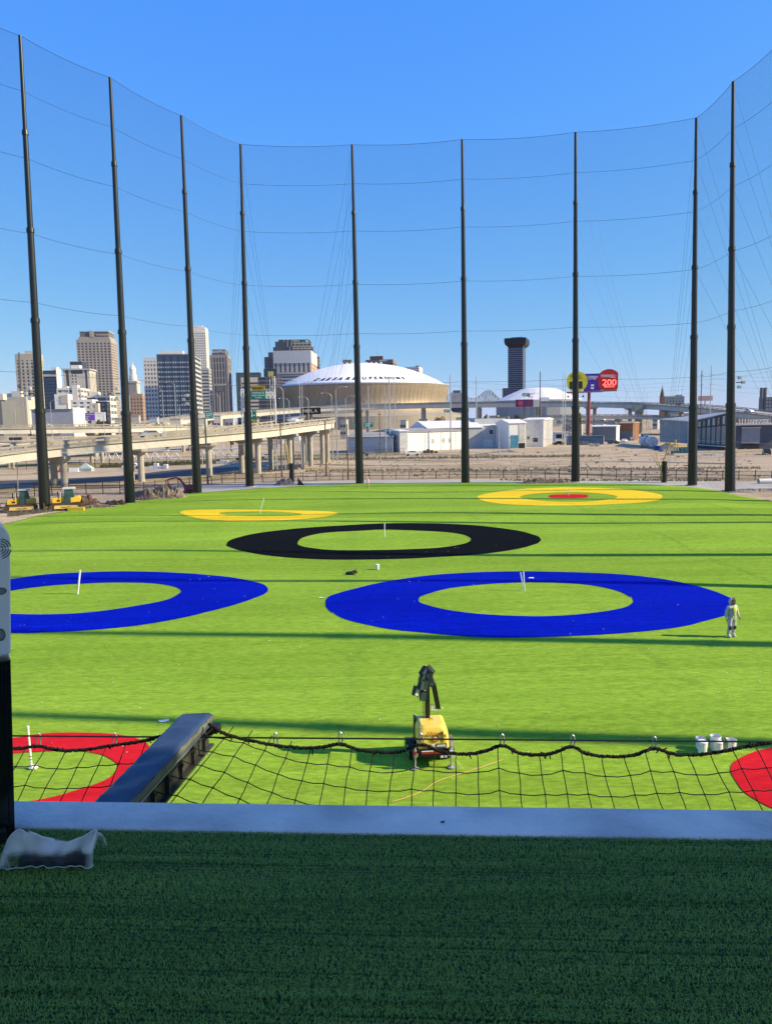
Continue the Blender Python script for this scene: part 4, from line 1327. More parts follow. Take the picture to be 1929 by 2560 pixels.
bb.add([c + Vector((x, 0, z)) for x, z in q], [tuple(range(10))]); bb.build('gold_mark', mat('gold_print', (.62, .42, .12)), t, True)

# ------------------------------------------------------------------ big lottery billboard
LY = 300.0
s_ = .144
X = lambda u: XZ(1400 + u * s_, 950, LY)[0]
Z = lambda v: XZ(1470, 900 + v * s_, LY)[1]
t = thing('billboard', (X(512), LY, GZ), 'large yellow, purple and red billboard on a red post', 'billboard')
def disc_poly(uc, vc, r, n, clip=None):
    pts = []
    for i in range(n):
        a = 2 * math.pi * i / n
        u, v = uc + r * math.cos(a), vc + r * math.sin(a)
        if clip:
            u, v = max(clip[0], min(clip[1], u)), max(clip[2], min(clip[3], v))
        pts.append((u, v))
    return pts
def slab(poly, y0, y1, m, nm):
    n = len(poly)
    bb = MB(); P = [(X(u), y0, Z(v)) for u, v in poly] + [(X(u), y1, Z(v)) for u, v in poly]
    bb.add(P, [(i, (i + 1) % n, n + (i + 1) % n, n + i) for i in range(n)] + [tuple(range(n)), tuple(range(2 * n - 1, n - 1, -1))])
    return bb.build(nm, m, t, True)
slab([(410, 237), (715, 233), (715, 533), (410, 540)], LY, LY + .5, mat('lottery_purple', (.06, .03, .33)), 'middle_panel')
slab(disc_poly(290, 370, 182, 40, (118, 480, 190, 540)), LY - .06, LY + .45, mat('lottery_yellow', (.60, .58, .03)), 'left_panel')
slab(disc_poly(845, 365, 205, 44, (650, 1002, 160, 520)), LY - .06, LY + .45, mat('lottery_red', (.48, .02, .03)), 'right_panel')
slab([(165, 368), (385, 365), (385, 492), (165, 495)], LY - .12, LY - .06, M_['black'], 'display')
slab([(118, 545), (740, 535), (740, 560), (118, 572)], LY - .2, LY + .8, mat('catwalk', (.28, .11, .08)), 'catwalk')
slab([(735, 522), (985, 518), (985, 548), (735, 552)], LY - .2, LY + .8, mat('catwalk', (.28, .11, .08)), 'catwalk')
yf = LY - .14
lettering('MEGA', 1.45, mat('mega_orange', (.6, .12, .02)), t, (X(275), yf, Z(270)), extrude=.02, bold=.02)
lettering('MILLIONS', .6, mat('mega_orange', (.6, .12, .02)), t, (X(325), yf, Z(305)), extrude=.02)
lettering('LOUISIANA', .95, wt, t, (X(557), LY - .05, Z(292)), extrude=.02, bold=.02, sx=.85); lettering('LOTTERY', .95, wt, t, (X(557), LY - .05, Z(328)), extrude=.02, bold=.02, sx=.85)
bb = MB()
for u0, u1, v0, v1 in ((532, 585, 424, 452), (527, 585, 468, 478), (530, 582, 484, 503)):
    P = [(X(u), y, Z(v)) for y in (LY - .05, LY) for u, v in ((u0, v0), (u1, v0), (u1, v1), (u0, v1))]
    bb.add(P, [(0, 1, 2, 3), (4, 7, 6, 5), (0, 4, 5, 1), (1, 5, 6, 2), (2, 6, 7, 3), (3, 7, 4, 0)])
bb.build('small_print', wt, t, True)
for i, ch in enumerate('POWER'):
    uc = 720 + i * 46
    bb = MB()
    n = 18
    P = []
    for r_ in (23, 17):
        for a in range(n):
            P.append((X(uc + r_ * math.cos(2 * math.pi * a / n)), yf, Z(280 + r_ * math.sin(2 * math.pi * a / n))))
    bb.add(P, [(a, (a + 1) % n, n + (a + 1) % n, n + a) for a in range(n)]); bb.build('letter_ring', wt, t, True)
    lettering(ch, .62, wt, t, (X(uc), yf, Z(280)), extrude=.02)
lettering('BALL', .5, wt, t, (X(946), yf, Z(272)), extrude=.02)
bb = MB(); P = [(X(u), yf, Z(v)) for u, v in ((870, 300), (962, 298), (962, 308), (870, 310))]; bb.add(P, [(0, 1, 2, 3)]); bb.build('small_print', wt, t, True)
led = mat('led_red', (.9, .1, .08), emit=(1, .12, .10, 1.3))
lettering('200', 3.3, led, t, (X(850), yf, Z(398)), extrude=.02, bold=.07, sx=1.12)
lettering('MILLION', .95, led, t, (X(848), yf, Z(466)), extrude=.02, bold=.03, sx=1.1)
bb = MB(); bb.tube((X(512), LY + .9, GZ), (X(512), LY + .9, Z(560)), .62, .6, 14); bb.build('post', mat('red_oxide', (.30, .07, .06)), t, True)
for u, v in ((135, 630), (395, 628)):
    bb = MB(); bb.ball((X(u), LY - .4, Z(v)), .45, 10, (1, .7, .85)); bb.build('lamp', M_['black'], t, True); bb = MB(); bb.tube((X(u), LY - .4, Z(v)), (X(u) + .1, LY + .1, Z(v - 60)), .05, .05, 5); bb.build('lamp_arm', M_['black'], t, True)

# digital billboard before the arena
t, xa, xb_, za, zb_ = billboard('billboard', 'small purple and red digital billboard before the white arena', 1289, 1332, 998, 1017, 400, mat('screen_purple', (.16, .04, .10), (.05, .03, .14), scale=.25))
bb = MB(); bb.lathe([(1.4, 0), (1.4, .1)], (0, 0, 0), 6); vv = [(xa + 2.3 + x, 399.9 + z * .2, (za + zb_) / 2 + y) for x, y, z in bb.v]; b2 = MB(); b2.add(vv, bb.f); b2.build('screen_print', mat('hex_red', (.55, .06, .08)), t, True)
plate('billboard', 'grey back panel right of the purple digital billboard', 1333, 1348, 999, 1017, 405, M_['paleg'], cat='billboard')
plate('rooftop_sign', 'white rooftop sign before the arena, right of the digital billboard', 1347, 1372, 993, 1003, 480, wt, cat='sign', extra=None)

# ------------------------------------------------------------------ mid-ground sheds
def shed(name, label, xl, xm, xr, yt, yb, phi, wallm, roofm, depth=14, gable=1.2, ribs=0, Y=None, cat='warehouse'):
    p = G(xm, yb, GZ)
    Y = Y or p.y
    k = Blk(name, label, xl, xm, xr, yt, Y, phi, depth=depth, cat=cat)
    k.core(wallm)
    bb = MB()
    e = .35
    P = [k.M @ Vector(v) for v in ((-e, -e, k.H), (k.La + e, -e, k.H), (k.La + e, k.Lb + e, k.H), (-e, k.Lb + e, k.H), (-e, k.Lb / 2, k.H + gable), (k.La + e, k.Lb / 2, k.H + gable))]
    P += [p + Vector((0, 0, .25)) for p in P]
    bb.add(P, [(0, 1, 5, 4), (4, 5, 2, 3), (6, 10, 11, 7), (10, 9, 8, 11), (0, 6, 7, 1), (3, 2, 8, 9), (0, 4, 10, 6), (4, 3, 9, 10), (1, 7, 11, 5), (5, 11, 8, 2), (0, 3, 4), (1, 5, 2)])
    bb.build('roof', roofm, k.t, True)
    if ribs:
        bb = MB()
        n = int(k.La / ribs)
        for i in range(1, n):
            bb.box(k.La * i / n - .06, k.La * i / n + .06, -.08, 0, 0, k.H, k.M)
        n = int(k.Lb / ribs)
        for i in range(1, n):
            bb.box(-.08, 0, k.Lb * i / n - .06, k.Lb * i / n + .06, 0, k.H, k.M)
        bb.build('wall_rib', wallm, k.t, True, kind='stuff')
    return k
WW, GW = M_['whitewall'], M_['greywall']
roofg = mat('grey_roof', (.34, .33, .32), (.28, .27, .26), scale=.2)
k = shed('warehouse', 'long bright white warehouse wall behind the sixth pole', 1016, 1160, 0, 1078, 1122, -36, WW, roofg, depth=20, gable=1.0)
for f in (.16, .42, .70):
    k.box('wall_joint', GW, k.La * f - .08, k.La * f + .08, -.07, 0, 0, k.H)
for f in (.56, .375, .265):
    k.box('door', GW, k.La * f - .45, k.La * f + .45, -.1, 0, k.H * .38, k.H * .38 + 1.6)
k = shed('warehouse', 'low lavender grey shed beside the fifth pole', 868, 980, 996, 1094, 1131, -3, mat('lavender_wall', (.52, .53, .58)), roofg, depth=16, gable=1.4)
k.box('wall_stripe', GW, 0, k.La, -.08, 0, 0, k.H * .42)
k = shed('warehouse', 'white shed end joining the long white warehouse', 998, 1018, 0, 1078, 1130, -20, mat('pale_grey_wall', (.60, .61, .62)), WW, depth=14, gable=.3)
k = shed('warehouse', 'long low shed with a broad white roof behind the white warehouse', 1068, 1206, 0, 1070, 1112, -14, GW, M_['white'], depth=22, gable=2.4, Y=275)
k = shed('warehouse', 'grey white building with small square windows and garage doors', 1190, 1278, 0, 1064, 1103, -14, mat('pale_grey_wall', (.60, .61, .62)), M_['white'], depth=18, gable=.6, Y=280)
for f in (.88, .58, .28):
    k.box('window', M_['glass'], k.La * f - .7, k.La * f + .7, -.08, .05, k.H * .62, k.H * .62 + 1.5)
for f in (.68, .32):
    k.box('garage_door', M_['white'], k.La * f - 2, k.La * f + 2, -.1, .05, 0, k.H * .36)
k.box('roof_block', GW, k.La * .02, k.La * .9, 5, 12, k.H, k.H + 2.6)
k = shed('warehouse', 'white sloped loading building with a blue stair', 1272, 1314, 0, 1058, 1104, -14, WW, WW, depth=12, gable=1.2, Y=268)
k.box('panel', mat('cream_panel', (.60, .60, .55)), k.La * .05, k.La * .42, -.12, 0, 2.2, k.H - .4)
k.box('dark_bay', M_['black'], k.La * .05, k.La * .42, -.1, .0, 0, 1.8)
bb = MB()
for i in range(9):
    bb.box(k.La * .62 + i * .3, k.La * .62 + i * .3 + .3, -2.2, -.3, 0.2 + i * .45, .35 + i * .45, k.M)
bb.box(k.La * .62, k.La * .62 + 2.9, -2.25, -2.18, .2, 4.6, k.M); bb.build('stair', mat('stair_blue', (.06, .22, .34)), k.t, True)
k = shed('warehouse', 'tall pale metal warehouse left of the big billboard', 1308, 1358, 1382, 1050, 1097, 6, mat('pale_grey_wall', (.60, .61, .62)), WW, depth=20, gable=.6, ribs=1.6, Y=275)
k.box('window', M_['glass'], 2.0, 3.6, -.1, .05, 1.8, 3.2); k.box('window', M_['glass'], k.La * .7, k.La * .7 + .8, -.1, .05, 2.8, 3.8)
k = shed('trailer', 'white box trailer parked left of the blue container', 1386, 1421, 0, 1081, 1103, 0, M_['white'], M_['white'], depth=3, gable=.05, cat='trailer')
k.box('dark_opening', M_['black'], k.La * .35, k.La * .9, -.06, 0, k.H * .35, k.H * .8)
k = shed('shipping_container', 'long blue grey container at the foot of the red billboard post', 1420, 1510, 0, 1091, 1111, 0, mat('container_blue', (.10, .17, .25), (.08, .14, .21), scale=.5), mat('container_blue', (.10, .17, .25)), depth=2.6, gable=.03, ribs=.9, cat='container'); k.box('corner_post', M_['white'], -.12, .12, -.1, .1, 0, k.H + .3)
k = shed('warehouse', 'grey metal shed with a white corner behind the blue container', 1480, 1540, 1548, 1067, 1104, 4, mat('shed_grey', (.20, .215, .235), (.18, .19, .21), scale=.4), WW, depth=14, gable=.4)
k.box('end_wall', WW, -.12, -.02, 0, k.Lb, 0, k.H)
k = shed('warehouse', 'rust and brown open shed under the high freeway', 1546, 1582, 1598, 1059, 1094, 10, mat('rust_wall', (.26, .13, .07), (.2, .1, .06), scale=.5), mat('rust_roof', (.35, .27, .21)), depth=14, gable=.5, Y=330)
k.box('open_bay', dgrey, 0, k.La, -.15, 0, 0, k.H * .55)

# right: corrugated warehouse with a sloping roof, and a dark dock building
t = thing('warehouse', (*D(1722, 1080, 250).xy, GZ), 'grey corrugated warehouse with a sloping roof by the right corner pole', 'warehouse')
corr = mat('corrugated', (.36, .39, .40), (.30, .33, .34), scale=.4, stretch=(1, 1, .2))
corr_l = mat('corrugated_light', (.36, .35, .31), (.29, .28, .25), scale=.3)
WA, WB_, WC = D(1650, 1050, 268), D(1722, 1055, 250), D(1818, 1033, 226)
def wall_pts(a, c, f, out):
    """a point f along the wall from a to c, pushed out towards the camera"""
    d = (c - a); d.z = 0; n = Vector((d.y, -d.x, 0)).normalized()
    if n.y > 0: n = -n
    return a.lerp(c, f) + n * out
def wall_box(bb, a, c, f0, f1, z0, z1, o0, o1):
    """z0, z1 as functions of f"""
    P = []
    for o_ in (o0, o1):
        for f, zf in ((f0, z0), (f1, z0), (f1, z1), (f0, z1)):
            q = wall_pts(a, c, f, o_); P.append((q.x, q.y, zf(f)))
    bb.add(P, [(0, 3, 2, 1), (4, 5, 6, 7), (0, 1, 5, 4), (1, 2, 6, 5), (2, 3, 7, 6), (3, 0, 4, 7)])
top1 = lambda f: WA.z + (WB_.z - WA.z) * f
top2 = lambda f: WB_.z + (WC.z - WB_.z) * f
g0 = lambda f: GZ + 1.3
bb = MB(); wall_box(bb, WA, WB_, 0, 1, g0, top1, -.3, 0); bb.build('end_wall', corr, t, True)
for i in range(11):
    bb = MB(); wall_box(bb, WA, WB_, i / 11 + .005, i / 11 + .022, g0, top1, 0, .12); bb.build('wall_rib', corr, t, True)
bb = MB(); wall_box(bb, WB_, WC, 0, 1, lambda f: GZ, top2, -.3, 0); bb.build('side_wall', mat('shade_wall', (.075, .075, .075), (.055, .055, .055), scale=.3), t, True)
for i in range(8):
    f0 = i / 8 + .012
    bb = MB(); wall_box(bb, WB_, WC, f0, f0 + .085, lambda f: GZ + 1.6, lambda f: GZ + 1.6 + (top2(f) - GZ) * .52, 0, .2); bb.build('bay_panel', corr_l, t, True)
    bb = MB(); wall_box(bb, WB_, WC, f0 + .01, f0 + .06, lambda f: GZ + 1.9 + (top2(f) - GZ) * .54, lambda f: top2(f) - .6, 0, .1); bb.build('bay_window', M_['paleg'] if i % 3 else wglass, t, True)
bb = MB(); wall_box(bb, WB_, WC, 0, 1, lambda f: GZ + 1.0, lambda f: GZ + 1.25, .05, .5); bb.build('dock_edge', WW, t, True)
back = Vector((10, 24, 0))
P = [WA + Vector((-.6, -.6, 0)), WB_ + Vector((-.3, -1.0, 0)), WC + Vector((.3, -1.0, 0)), WC + back, WA + back]
P = P + [p + Vector((0, 0, .35)) for p in P]
bb = MB(); bb.add(P, [(0, 1, 2, 3, 4), (9, 8, 7, 6, 5)] + [(i, (i + 1) % 5, 5 + (i + 1) % 5, 5 + i) for i in range(5)]); bb.build('roof', mat('metal_roof', (.45, .46, .47), rough=.45), t, True)
q = wall_pts(WB_, WC, 0, .25); bb = MB(); bb.tube((q.x, q.y, GZ), (q.x, q.y, WB_.z), .16, .16, 8); bb.build('downpipe', WW, t, True)
k = Blk('warehouse', 'dark dock building with a grey roller door at the right edge', 1834, 1990, 0, 1062, 232, 0, depth=20, cat='warehouse')
k.core(mat('dock_dark', (.10, .115, .15), (.08, .09, .12), scale=.3))
k.box('roof', M_['paleg'], -.5, k.La + .3, -1.4, 20, k.H, k.H + .5)
x_ = lambda px: (k.C.x - XZ(px, 1090, 232)[0])
zz = lambda py: XZ(1880, py, 232)[1] - GZ
k.box('roller_door', mat('roller_grey', (.28, .30, .35), (.25, .27, .32), scale=1), x_(1898), x_(1852), -.25, 0, zz(1108), zz(1070)); k.box('door_opening', M_['black'], x_(1898), x_(1852), -.12, 0, 0, zz(1108)); k.box('door_hood', M_['paleg'], x_(1899), x_(1851), -.45, 0, zz(1070), zz(1067.5))
bb = MB()
for i in range(22):
    bb.box(i * k.La / 22, i * k.La / 22 + k.La / 44, 2.0, 2.3, k.H + .5, k.H + 1.9, k.M)
bb.box(0, k.La, 2.0, 2.3, k.H + 1.9, k.H + 2.2, k.M); bb.build('roof_vents', mat('vent_brown', (.24, .21, .19)), k.t, True)
bb = MB()
for i in range(6):
    u = x_(1866) - i * (x_(1866) - x_(1915)) / 6
    w_ = (x_(1866) - x_(1915)) / 6
    bb.tube(k.M @ Vector((u, -1.2, k.H + .55)), k.M @ Vector((u - w_ / 2, -1.2, k.H + 1.5)), .1, .1, 5); bb.tube(k.M @ Vector((u - w_ / 2, -1.2, k.H + 1.5)), k.M @ Vector((u - w_, -1.2, k.H + .55)), .1, .1, 5)
bb.tube(k.M @ Vector((x_(1866), -1.2, k.H + 1.5)), k.M @ Vector((x_(1915), -1.2, k.H + 1.5)), .1, .1, 5); bb.build('roof_truss', M_['white'], k.t, True)
k.box('pilaster', GW, x_(1836) - .2, x_(1836) + .2, -.2, 0, 0, k.H)
# tanks, blue bin, valve shed
for i, (px, py, r_, l, w) in enumerate(((1620, 1119, 1.55, 5, 'pale cylindrical tank by the blue bin'), (1637, 1121, 1.7, 4.5, 'second pale cylindrical tank by the blue bin'))):
    p = G(px, py, GZ); t = thing('storage_tank', p, w, 'tank', 'tanks by the right warehouse')
    bb = MB(); bb.tube(p + Vector((-.8, 0, r_ + .4)), p + Vector((-.8 + .9, l, r_ + .4)), r_, r_, 18); bb.build('drum', mat('tank_silver', (.55, .60, .65), rough=.35, metal=.3), t, True, smooth=False)
    bb = MB(); bb.box(p.x - 1.4, p.x + 1.2, p.y + .6, p.y + 1.2, GZ, GZ + .8); bb.box(p.x - 1, p.x + 1.6, p.y + l - 1, p.y + l - .4, GZ, GZ + .8); bb.build('saddle', M_['concrete'], t, True)
def bin_(px, py, w, m, label):
    p = G(px, py, GZ); t = thing('bin', p, label, 'bin')
    bb = MB(); bb.add([p + Vector(v) for v in ((-w * .7, -.6, .1), (w * .7, -.6, .1), (w * .7, .6, .1), (-w * .7, .6, .1), (-w, -.8, 1.3), (w, -.8, 1.3), (w, .8, 1.3), (-w, .8, 1.3))], [(3, 2, 1, 0), (0, 1, 5, 4), (1, 2, 6, 5), (2, 3, 7, 6), (3, 0, 4, 7)]); bb.build('body', m, t, True)
    bb = MB(); bb.box(p.x - w * 1.05, p.x + w * 1.05, p.y - .85, p.y + .85, 1.3 + p.z, 1.42 + p.z); bb.build('lid', m, t, True)
bin_(1639, 1126, .8, mat('bin_blue', (.01, .06, .35)), 'blue bin beside the pale tanks')
p = G(1670, 1129, GZ); t = thing('pump_shed', p, 'small grey gabled shed before the corrugated warehouse', 'shed')
bb = MB(); bb.box(p.x - 1.5, p.x + 1.5, p.y, p.y + 2, GZ, GZ + 1.7); bb.build('wall', mat('shed_wall', (.45, .44, .42)), t, True)
bb = MB(); bb.prism([(-1.7, 1.65), (1.7, 1.65), (0, 2.5)], -.2, 2.2, Matrix(((1, 0, 0, p.x), (0, 0, 1, p.y), (0, 1, 0, GZ), (0, 0, 0, 1)))); bb.build('roof', mat('shed_roof', (.28, .26, .25)), t, True)
p = G(1687, 1128, GZ); t = thing('pipe_valve', p, 'yellow pipe valve standing beside the grey shed', 'valve')
bb = MB(); bb.tube(p, p + Vector((0, 0, 3)), .22, .22, 8); bb.tube(p + Vector((-.8, 0, 2)), p + Vector((.9, 0, 2)), .16, .16, 8); bb.tube(p + Vector((.8, 0, 0)), p + Vector((.8, 0, 2)), .16, .16, 8); bb.build('pipe', mat('valve_yellow', (.55, .42, .06)), t, True)
bb = MB(); bb.ball(p + Vector((0, 0, 3.1)), .35, 8); bb.build('valve_head', mat('valve_yellow', (.55, .42, .06)), t, True)
for i, (px, w, m, lab) in enumerate(((1594, 'truck', M_['white'], 'white truck parked by the rust shed'), (1609, 'truck', mat('truck_blue', (.04, .12, .28)), 'blue and white truck under the high freeway'))):
    p = G(px, 1096, GZ); M = Matrix.Translation(p) @ Matrix.Rotation(R(80 + 10 * i), 4, 'Z') @ Matrix.Scale(1.35, 4)
    car('truck', lab, M, m, 'trucks by the rust shed')
# small low houses and roofs filling the city behind
rr = random.Random(3)
LOW = [(505, 1046, 380), (545, 1040, 420), (575, 1042, 520), (700, 1052, 360), (735, 1047, 420), (860, 1050, 430), (1010, 1052, 420), (1060, 1049, 460), (1235, 1040, 560), (1262, 1041, 500), (1420, 1052, 520), (1446, 1046, 430), (1500, 1044, 560), (1545, 1043, 600), (1640, 1040, 560), (1690, 1036, 600), (1720, 1034, 620), (300, 1046, 520), (340, 1040, 470), (385, 1044, 420), (440, 1048, 360)]
DESC = ['left of the ribbed tower', 'below the ribbed tower', 'below the green glass block', 'under the pink hotel', 'under the left end of the stadium', 'under the stadium wall', 'under the right half of the stadium', 'left of the reddish tree', 'under the high freeway before the flared tower', 'below the flared tower', 'left of the big billboard post', 'right of the big billboard post', 'under the high freeway behind the grey shed', 'behind the rust shed', 'behind the massive pier', 'below the church tower', 'left of the right corner pole', 'below the old bank tower', 'below the white gridded slab', 'below the blue glass slab', 'right of the third pole']
for (px, yt, Y), ds in zip(LOW, DESC):
    m = rr.choice([white_s, beige2, lgrey, beige, M_['greywall']])
    w = rr.uniform(16, 34)
    k = Blk('low_building', 'small pale flat-roofed building ' + ds, px - w / 2, px + w / 2 - 5, px + w / 2, yt, Y, 10)
    k.core(m); k.box('roof', roofg, -.2, k.La + .2, -.2, k.Lb, k.H, k.H + .4)
    bb = MB()
    for i in range(max(2, int(k.La / 4))):
        a = k.La * (i + .3) / max(2, int(k.La / 4))
        for z in (k.H * .25, k.H * .62):
            bb.box(a, a + 1.3, -.08, .02, z, z + 1.6, k.M)
    bb.build('window', wglass, k.t, True)
# power poles and wires
def upole(label, px, yt, Y, m, r_=.16, arms=(), lean=0, cat='utility pole', arm_m=None):
    x_, z_ = XZ(px, yt, Y)
    t = thing('utility_pole', (x_, Y, GZ), label, cat, 'poles behind the net')
    bb = MB(); bb.tube((x_ + lean, Y, GZ), (x_, Y, z_), r_ * 1.25, r_ * .8, 8); bb.build('pole', m, t, True)
    if arms:
        bb = MB()
        for dz, w in arms:
            bb.box(x_ - w, x_ + w, Y - .08, Y + .08, z_ - dz - .08, z_ - dz + .08)
        bb.build('cross_arm', m, t, True)
    return Vector((x_, Y, z_))
wd, gv = M_['wood'], M_['galv']
tips = []
for px, yt, Y, m, r_, arms, lab in (
    (1125, 937, 260, gv, .2, (), 'tall slim steel pole left of the sixth net pole'), (1190, 940, 330, gv, .2, ((2.9, 1.0),), 'tall steel pole with a short cross arm before the bridge'),
    (1350, 929, 330, wd, .22, (), 'dark wooden pole beside the white arena'), (1407, 929, 290, gv, .16, (), 'left of two slim poles by the yellow billboard side'), (1413, 935, 285, gv, .16, (), 'right of two slim poles by the yellow billboard side'),
    (1754, 926, 330, mat('rust_pole', (.22, .13, .12)), .22, ((2, .8), (6, .8)), 'rusty transmission pole between the right corner poles'), (1778, 913, 330, gv, .2, ((4, .8), (8, .9)), 'steel transmission pole between the right corner poles'),
    (920, 965, 260, gv, .14, (), 'slim pole right of the fifth net pole'), (962, 968, 250, gv, .14, (), 'slim pole before the gold wall, right of centre'), (972, 940, 255, gv, .2, (), 'tall slim pole before the gold wall'), (985, 945, 300, gv, .16, (), 'slim pole behind the tall one before the gold wall'),
    (512, 1045, 135, mat('yellow_pole', (.42, .38, .20)), .16, (), 'short yellowish pole right of the third net pole'), (700, 1056, 150, wd, .14, (), 'thin brown pole in front of the near ramp'), (812, 1052, 150, wd, .14, (), 'thin brown pole at the end of the near ramp'), (867, 1060, 140, wd, .1, (), 'thin tan pole left of the fifth net pole'),
    (948, 1028, 240, wd, .14, ((1, .6),), 'dark wooden pole behind the lavender shed'), (1247, 1062, 200, gv, .1, (), 'thin pole before the white garage doors')):
    tips.append(upole(lab, px, yt, Y, m, r_, arms))
def lamp(label, px, yt, Y, side, arm=2.2, base=None):
    x_, z_ = XZ(px, yt, Y)
    t = thing('street_lamp', (x_, Y, base if base is not None else GZ), label, 'street lamp', 'lamps along the freeways')
    z0 = base if base is not None else GZ
    bb = MB(); bb.tube((x_, Y, z0), (x_, Y, z_ - .8), .13, .08, 8); bb.path([(x_, Y, z_ - .8), (x_ + side * arm * .25, Y, z_ - .2), (x_ + side * arm * .6, Y, z_ + .05), (x_ + side * arm, Y, z_)], .06, 6); bb.build('pole', gv, t, True)
    bb = MB(); bb.ball((x_ + side * (arm + .3), Y, z_ - .05), .4, 8, (1, .5, .3)); bb.build('lamp_head', M_['paleg'], t, True)
LAMPS = [(36, 1012, 245, 1, 'by the silos'), (125, 1000, 245, 1, 'right of the leftmost net pole'), (258, 1033, 240, -1, 'left of the second net pole'), (298, 1018, 260, 1, 'right of the second net pole'), (405, 970, 230, -1, 'before the blue glass slab, left'), (436, 955, 235, -1, 'before the blue glass slab, middle'), (448, 1010, 260, 1, 'before the blue glass slab, right'), (470, 1028, 270, 1, 'left of the third net pole'), (498, 985, 200, -1, 'right of the third net pole'),
         (527, 1010, 290, -1, 'below the tall white tower'), (548, 985, 240, -1, 'before the ribbed tower'), (707, 966, 172, -1, 'at the left end of the stadium'), (722, 995, 200, -1, 'just right of the stadium edge'), (748, 952, 180, -1, 'before the stadium, tallest of its row'), (754, 955, 190, 1, 'close beside the tallest lamp of the stadium row'), (770, 992, 210, -1, 'before the black billboard'), (828, 982, 200, -1, 'right of the black billboard'), (839, 967, 190, 1, 'beside the white notice board'), (863, 990, 230, 1, 'left of the fifth net pole'),
         (1565, 974, 462, 1, 'on the right high freeway, first'), (1609, 972, 455, 1, 'on the right high freeway, second'), (1617, 972, 450, -1, 'on the right high freeway, third')]
for px, yt, Y, sd, ds in LAMPS:
    lamp('slim curved-arm street lamp ' + ds, px, yt, Y, sd)
# tall triple floodlight pole in front of the near ramp at the left
p = G(45, 1224, GZ); x_, z_ = XZ(40, 1098, p.y)
t = thing('floodlight_pole', p, 'thin pole with three dark floodlights before the left bulldozer', 'floodlight')
bb = MB(); bb.tube(p, (x_, p.y, z_), .08, .06, 8); bb.box(x_ - 1.0, x_ + 1.0, p.y - .05, p.y + .05, z_ - .2, z_ - .1); bb.build('pole', gv, t, True)
for dx in (-.75, .05, .75):
    bb = MB(); bb.box(x_ + dx - .3, x_ + dx + .3, p.y - .4, p.y + .05, z_ - .1, z_ + .35); bb.build('floodlight', M_['mud'], t, True, bevel=.04)
def wire(a, c, sag, label, r_=.03):
    bb = MB(); a, c = Vector(a), Vector(c)
    bb.path([a.lerp(c, i / 16) - Vector((0, 0, sag * 4 * (i / 16) * (1 - i / 16))) for i in range(17)], r_, 4)
    bb.build('power_line', M_['black'], None, label=label, cat='wire', group='overhead wires')
WIRES = [((1010, 962, 300), (1190, 957, 320), 1.2), ((1190, 957, 320), (1750, 950, 330), 2.0), ((1750, 950, 330), (2000, 911, 250), 1.0), ((1125, 962, 260), (1350, 964, 330), 1.5), ((1350, 960, 330), (1754, 962, 330), 1.5), ((1540, 975, 330), (1754, 965, 330), 1.5), ((1754, 968, 330), (2000, 985, 300), 1.0), ((1778, 945, 330), (2000, 950, 300), 1.0), ((1778, 960, 330), (2000, 968, 300), 1.0), ((1500, 990, 330), (1754, 978, 330), 1.5), ((1778, 935, 330), (2000, 938, 300), 1.0), ((700, 985, 180), (835, 1000, 190), 2.5)]
WD = ['left of the dark flared tower, lower', 'passing the big billboard, upper', 'rising to the right edge, thick', 'before the bridge', 'passing the big billboard, lower', 'right of the big billboard', 'right of the transmission poles, lowest', 'right of the transmission poles, second', 'right of the transmission poles, third', 'low right of the big billboard', 'right of the transmission poles, top', 'sagging before the gold stadium wall']
for (a, c, s_), ds in zip(WIRES, WD):
    wire(D(*a), D(*c), s_, 'dark overhead wire ' + ds)

# parked vehicles and stored goods round the sheds
VEH = [(1030, 1139, 10, carw, 'white car parked left before the long white warehouse'), (905, 1140, 0, cars, 'silver car parked before the lavender shed'), (1395, 1112, 20, card, 'dark car parked before the white box trailer'), (1560, 1106, 60, carw, 'white car parked by the rust shed corner'), (1533, 1110, 15, card, 'dark car parked right of the blue container'), (1578, 1101, 80, cars, 'silver car parked below the massive pier'),
       (1245, 1112, 5, carw, 'white car parked before the garage doors'), (120, 1182, 10, cars, 'silver car parked under the near ramp, left'), (330, 1172, 5, carw, 'white car parked under the near ramp, right of the second pole'), (610, 1152, 12, card, 'dark car under the near ramp beside the fourth pole'), (670, 1146, 8, carw, 'white car beyond the near ramp columns'), (1915, 1136, 70, card, 'dark car parked before the roller door')]
for px, py, rz_, m, lab in VEH:
    car('car', lab, Matrix.Translation(G(px, py, GZ)) @ Matrix.Rotation(R(rz_), 4, 'Z'), m, 'parked cars')
rr = random.Random(9)
for px, py, n, m, lab in ((1075, 1133, 4, M_['wood'], 'stack of timber before the long white warehouse'), (1490, 1116, 3, M_['concrete'], 'low stack of concrete blocks right of the seventh pole'), (1455, 1113, 4, dgrey, 'dark covered goods before the blue container'), (1345, 1112, 3, M_['paleg'], 'pale pallets beside the tall pale warehouse'), (1700, 1133, 4, mat('teal_tarp', (.05, .14, .16)), 'teal covered goods at the foot of the corrugated warehouse'), (560, 1160, 4, M_['paleg'], 'pale pipes stacked under the near ramp'), (395, 1172, 4, M_['white'], 'white blocks stacked under the near ramp')):
    p = G(px, py, GZ); t = thing('stacked_goods', p, lab, 'goods', 'goods stored behind the net')
    for i in range(n):
        bb = MB(); x0 = p.x - 2.2 + i * 1.15 + rr.uniform(-.1, .1); h_ = rr.uniform(.6, 1.4); bb.box(x0, x0 + 1.0, p.y, p.y + 1.2, GZ, GZ + h_); bb.build('bundle', m, t, True, bevel=.05)
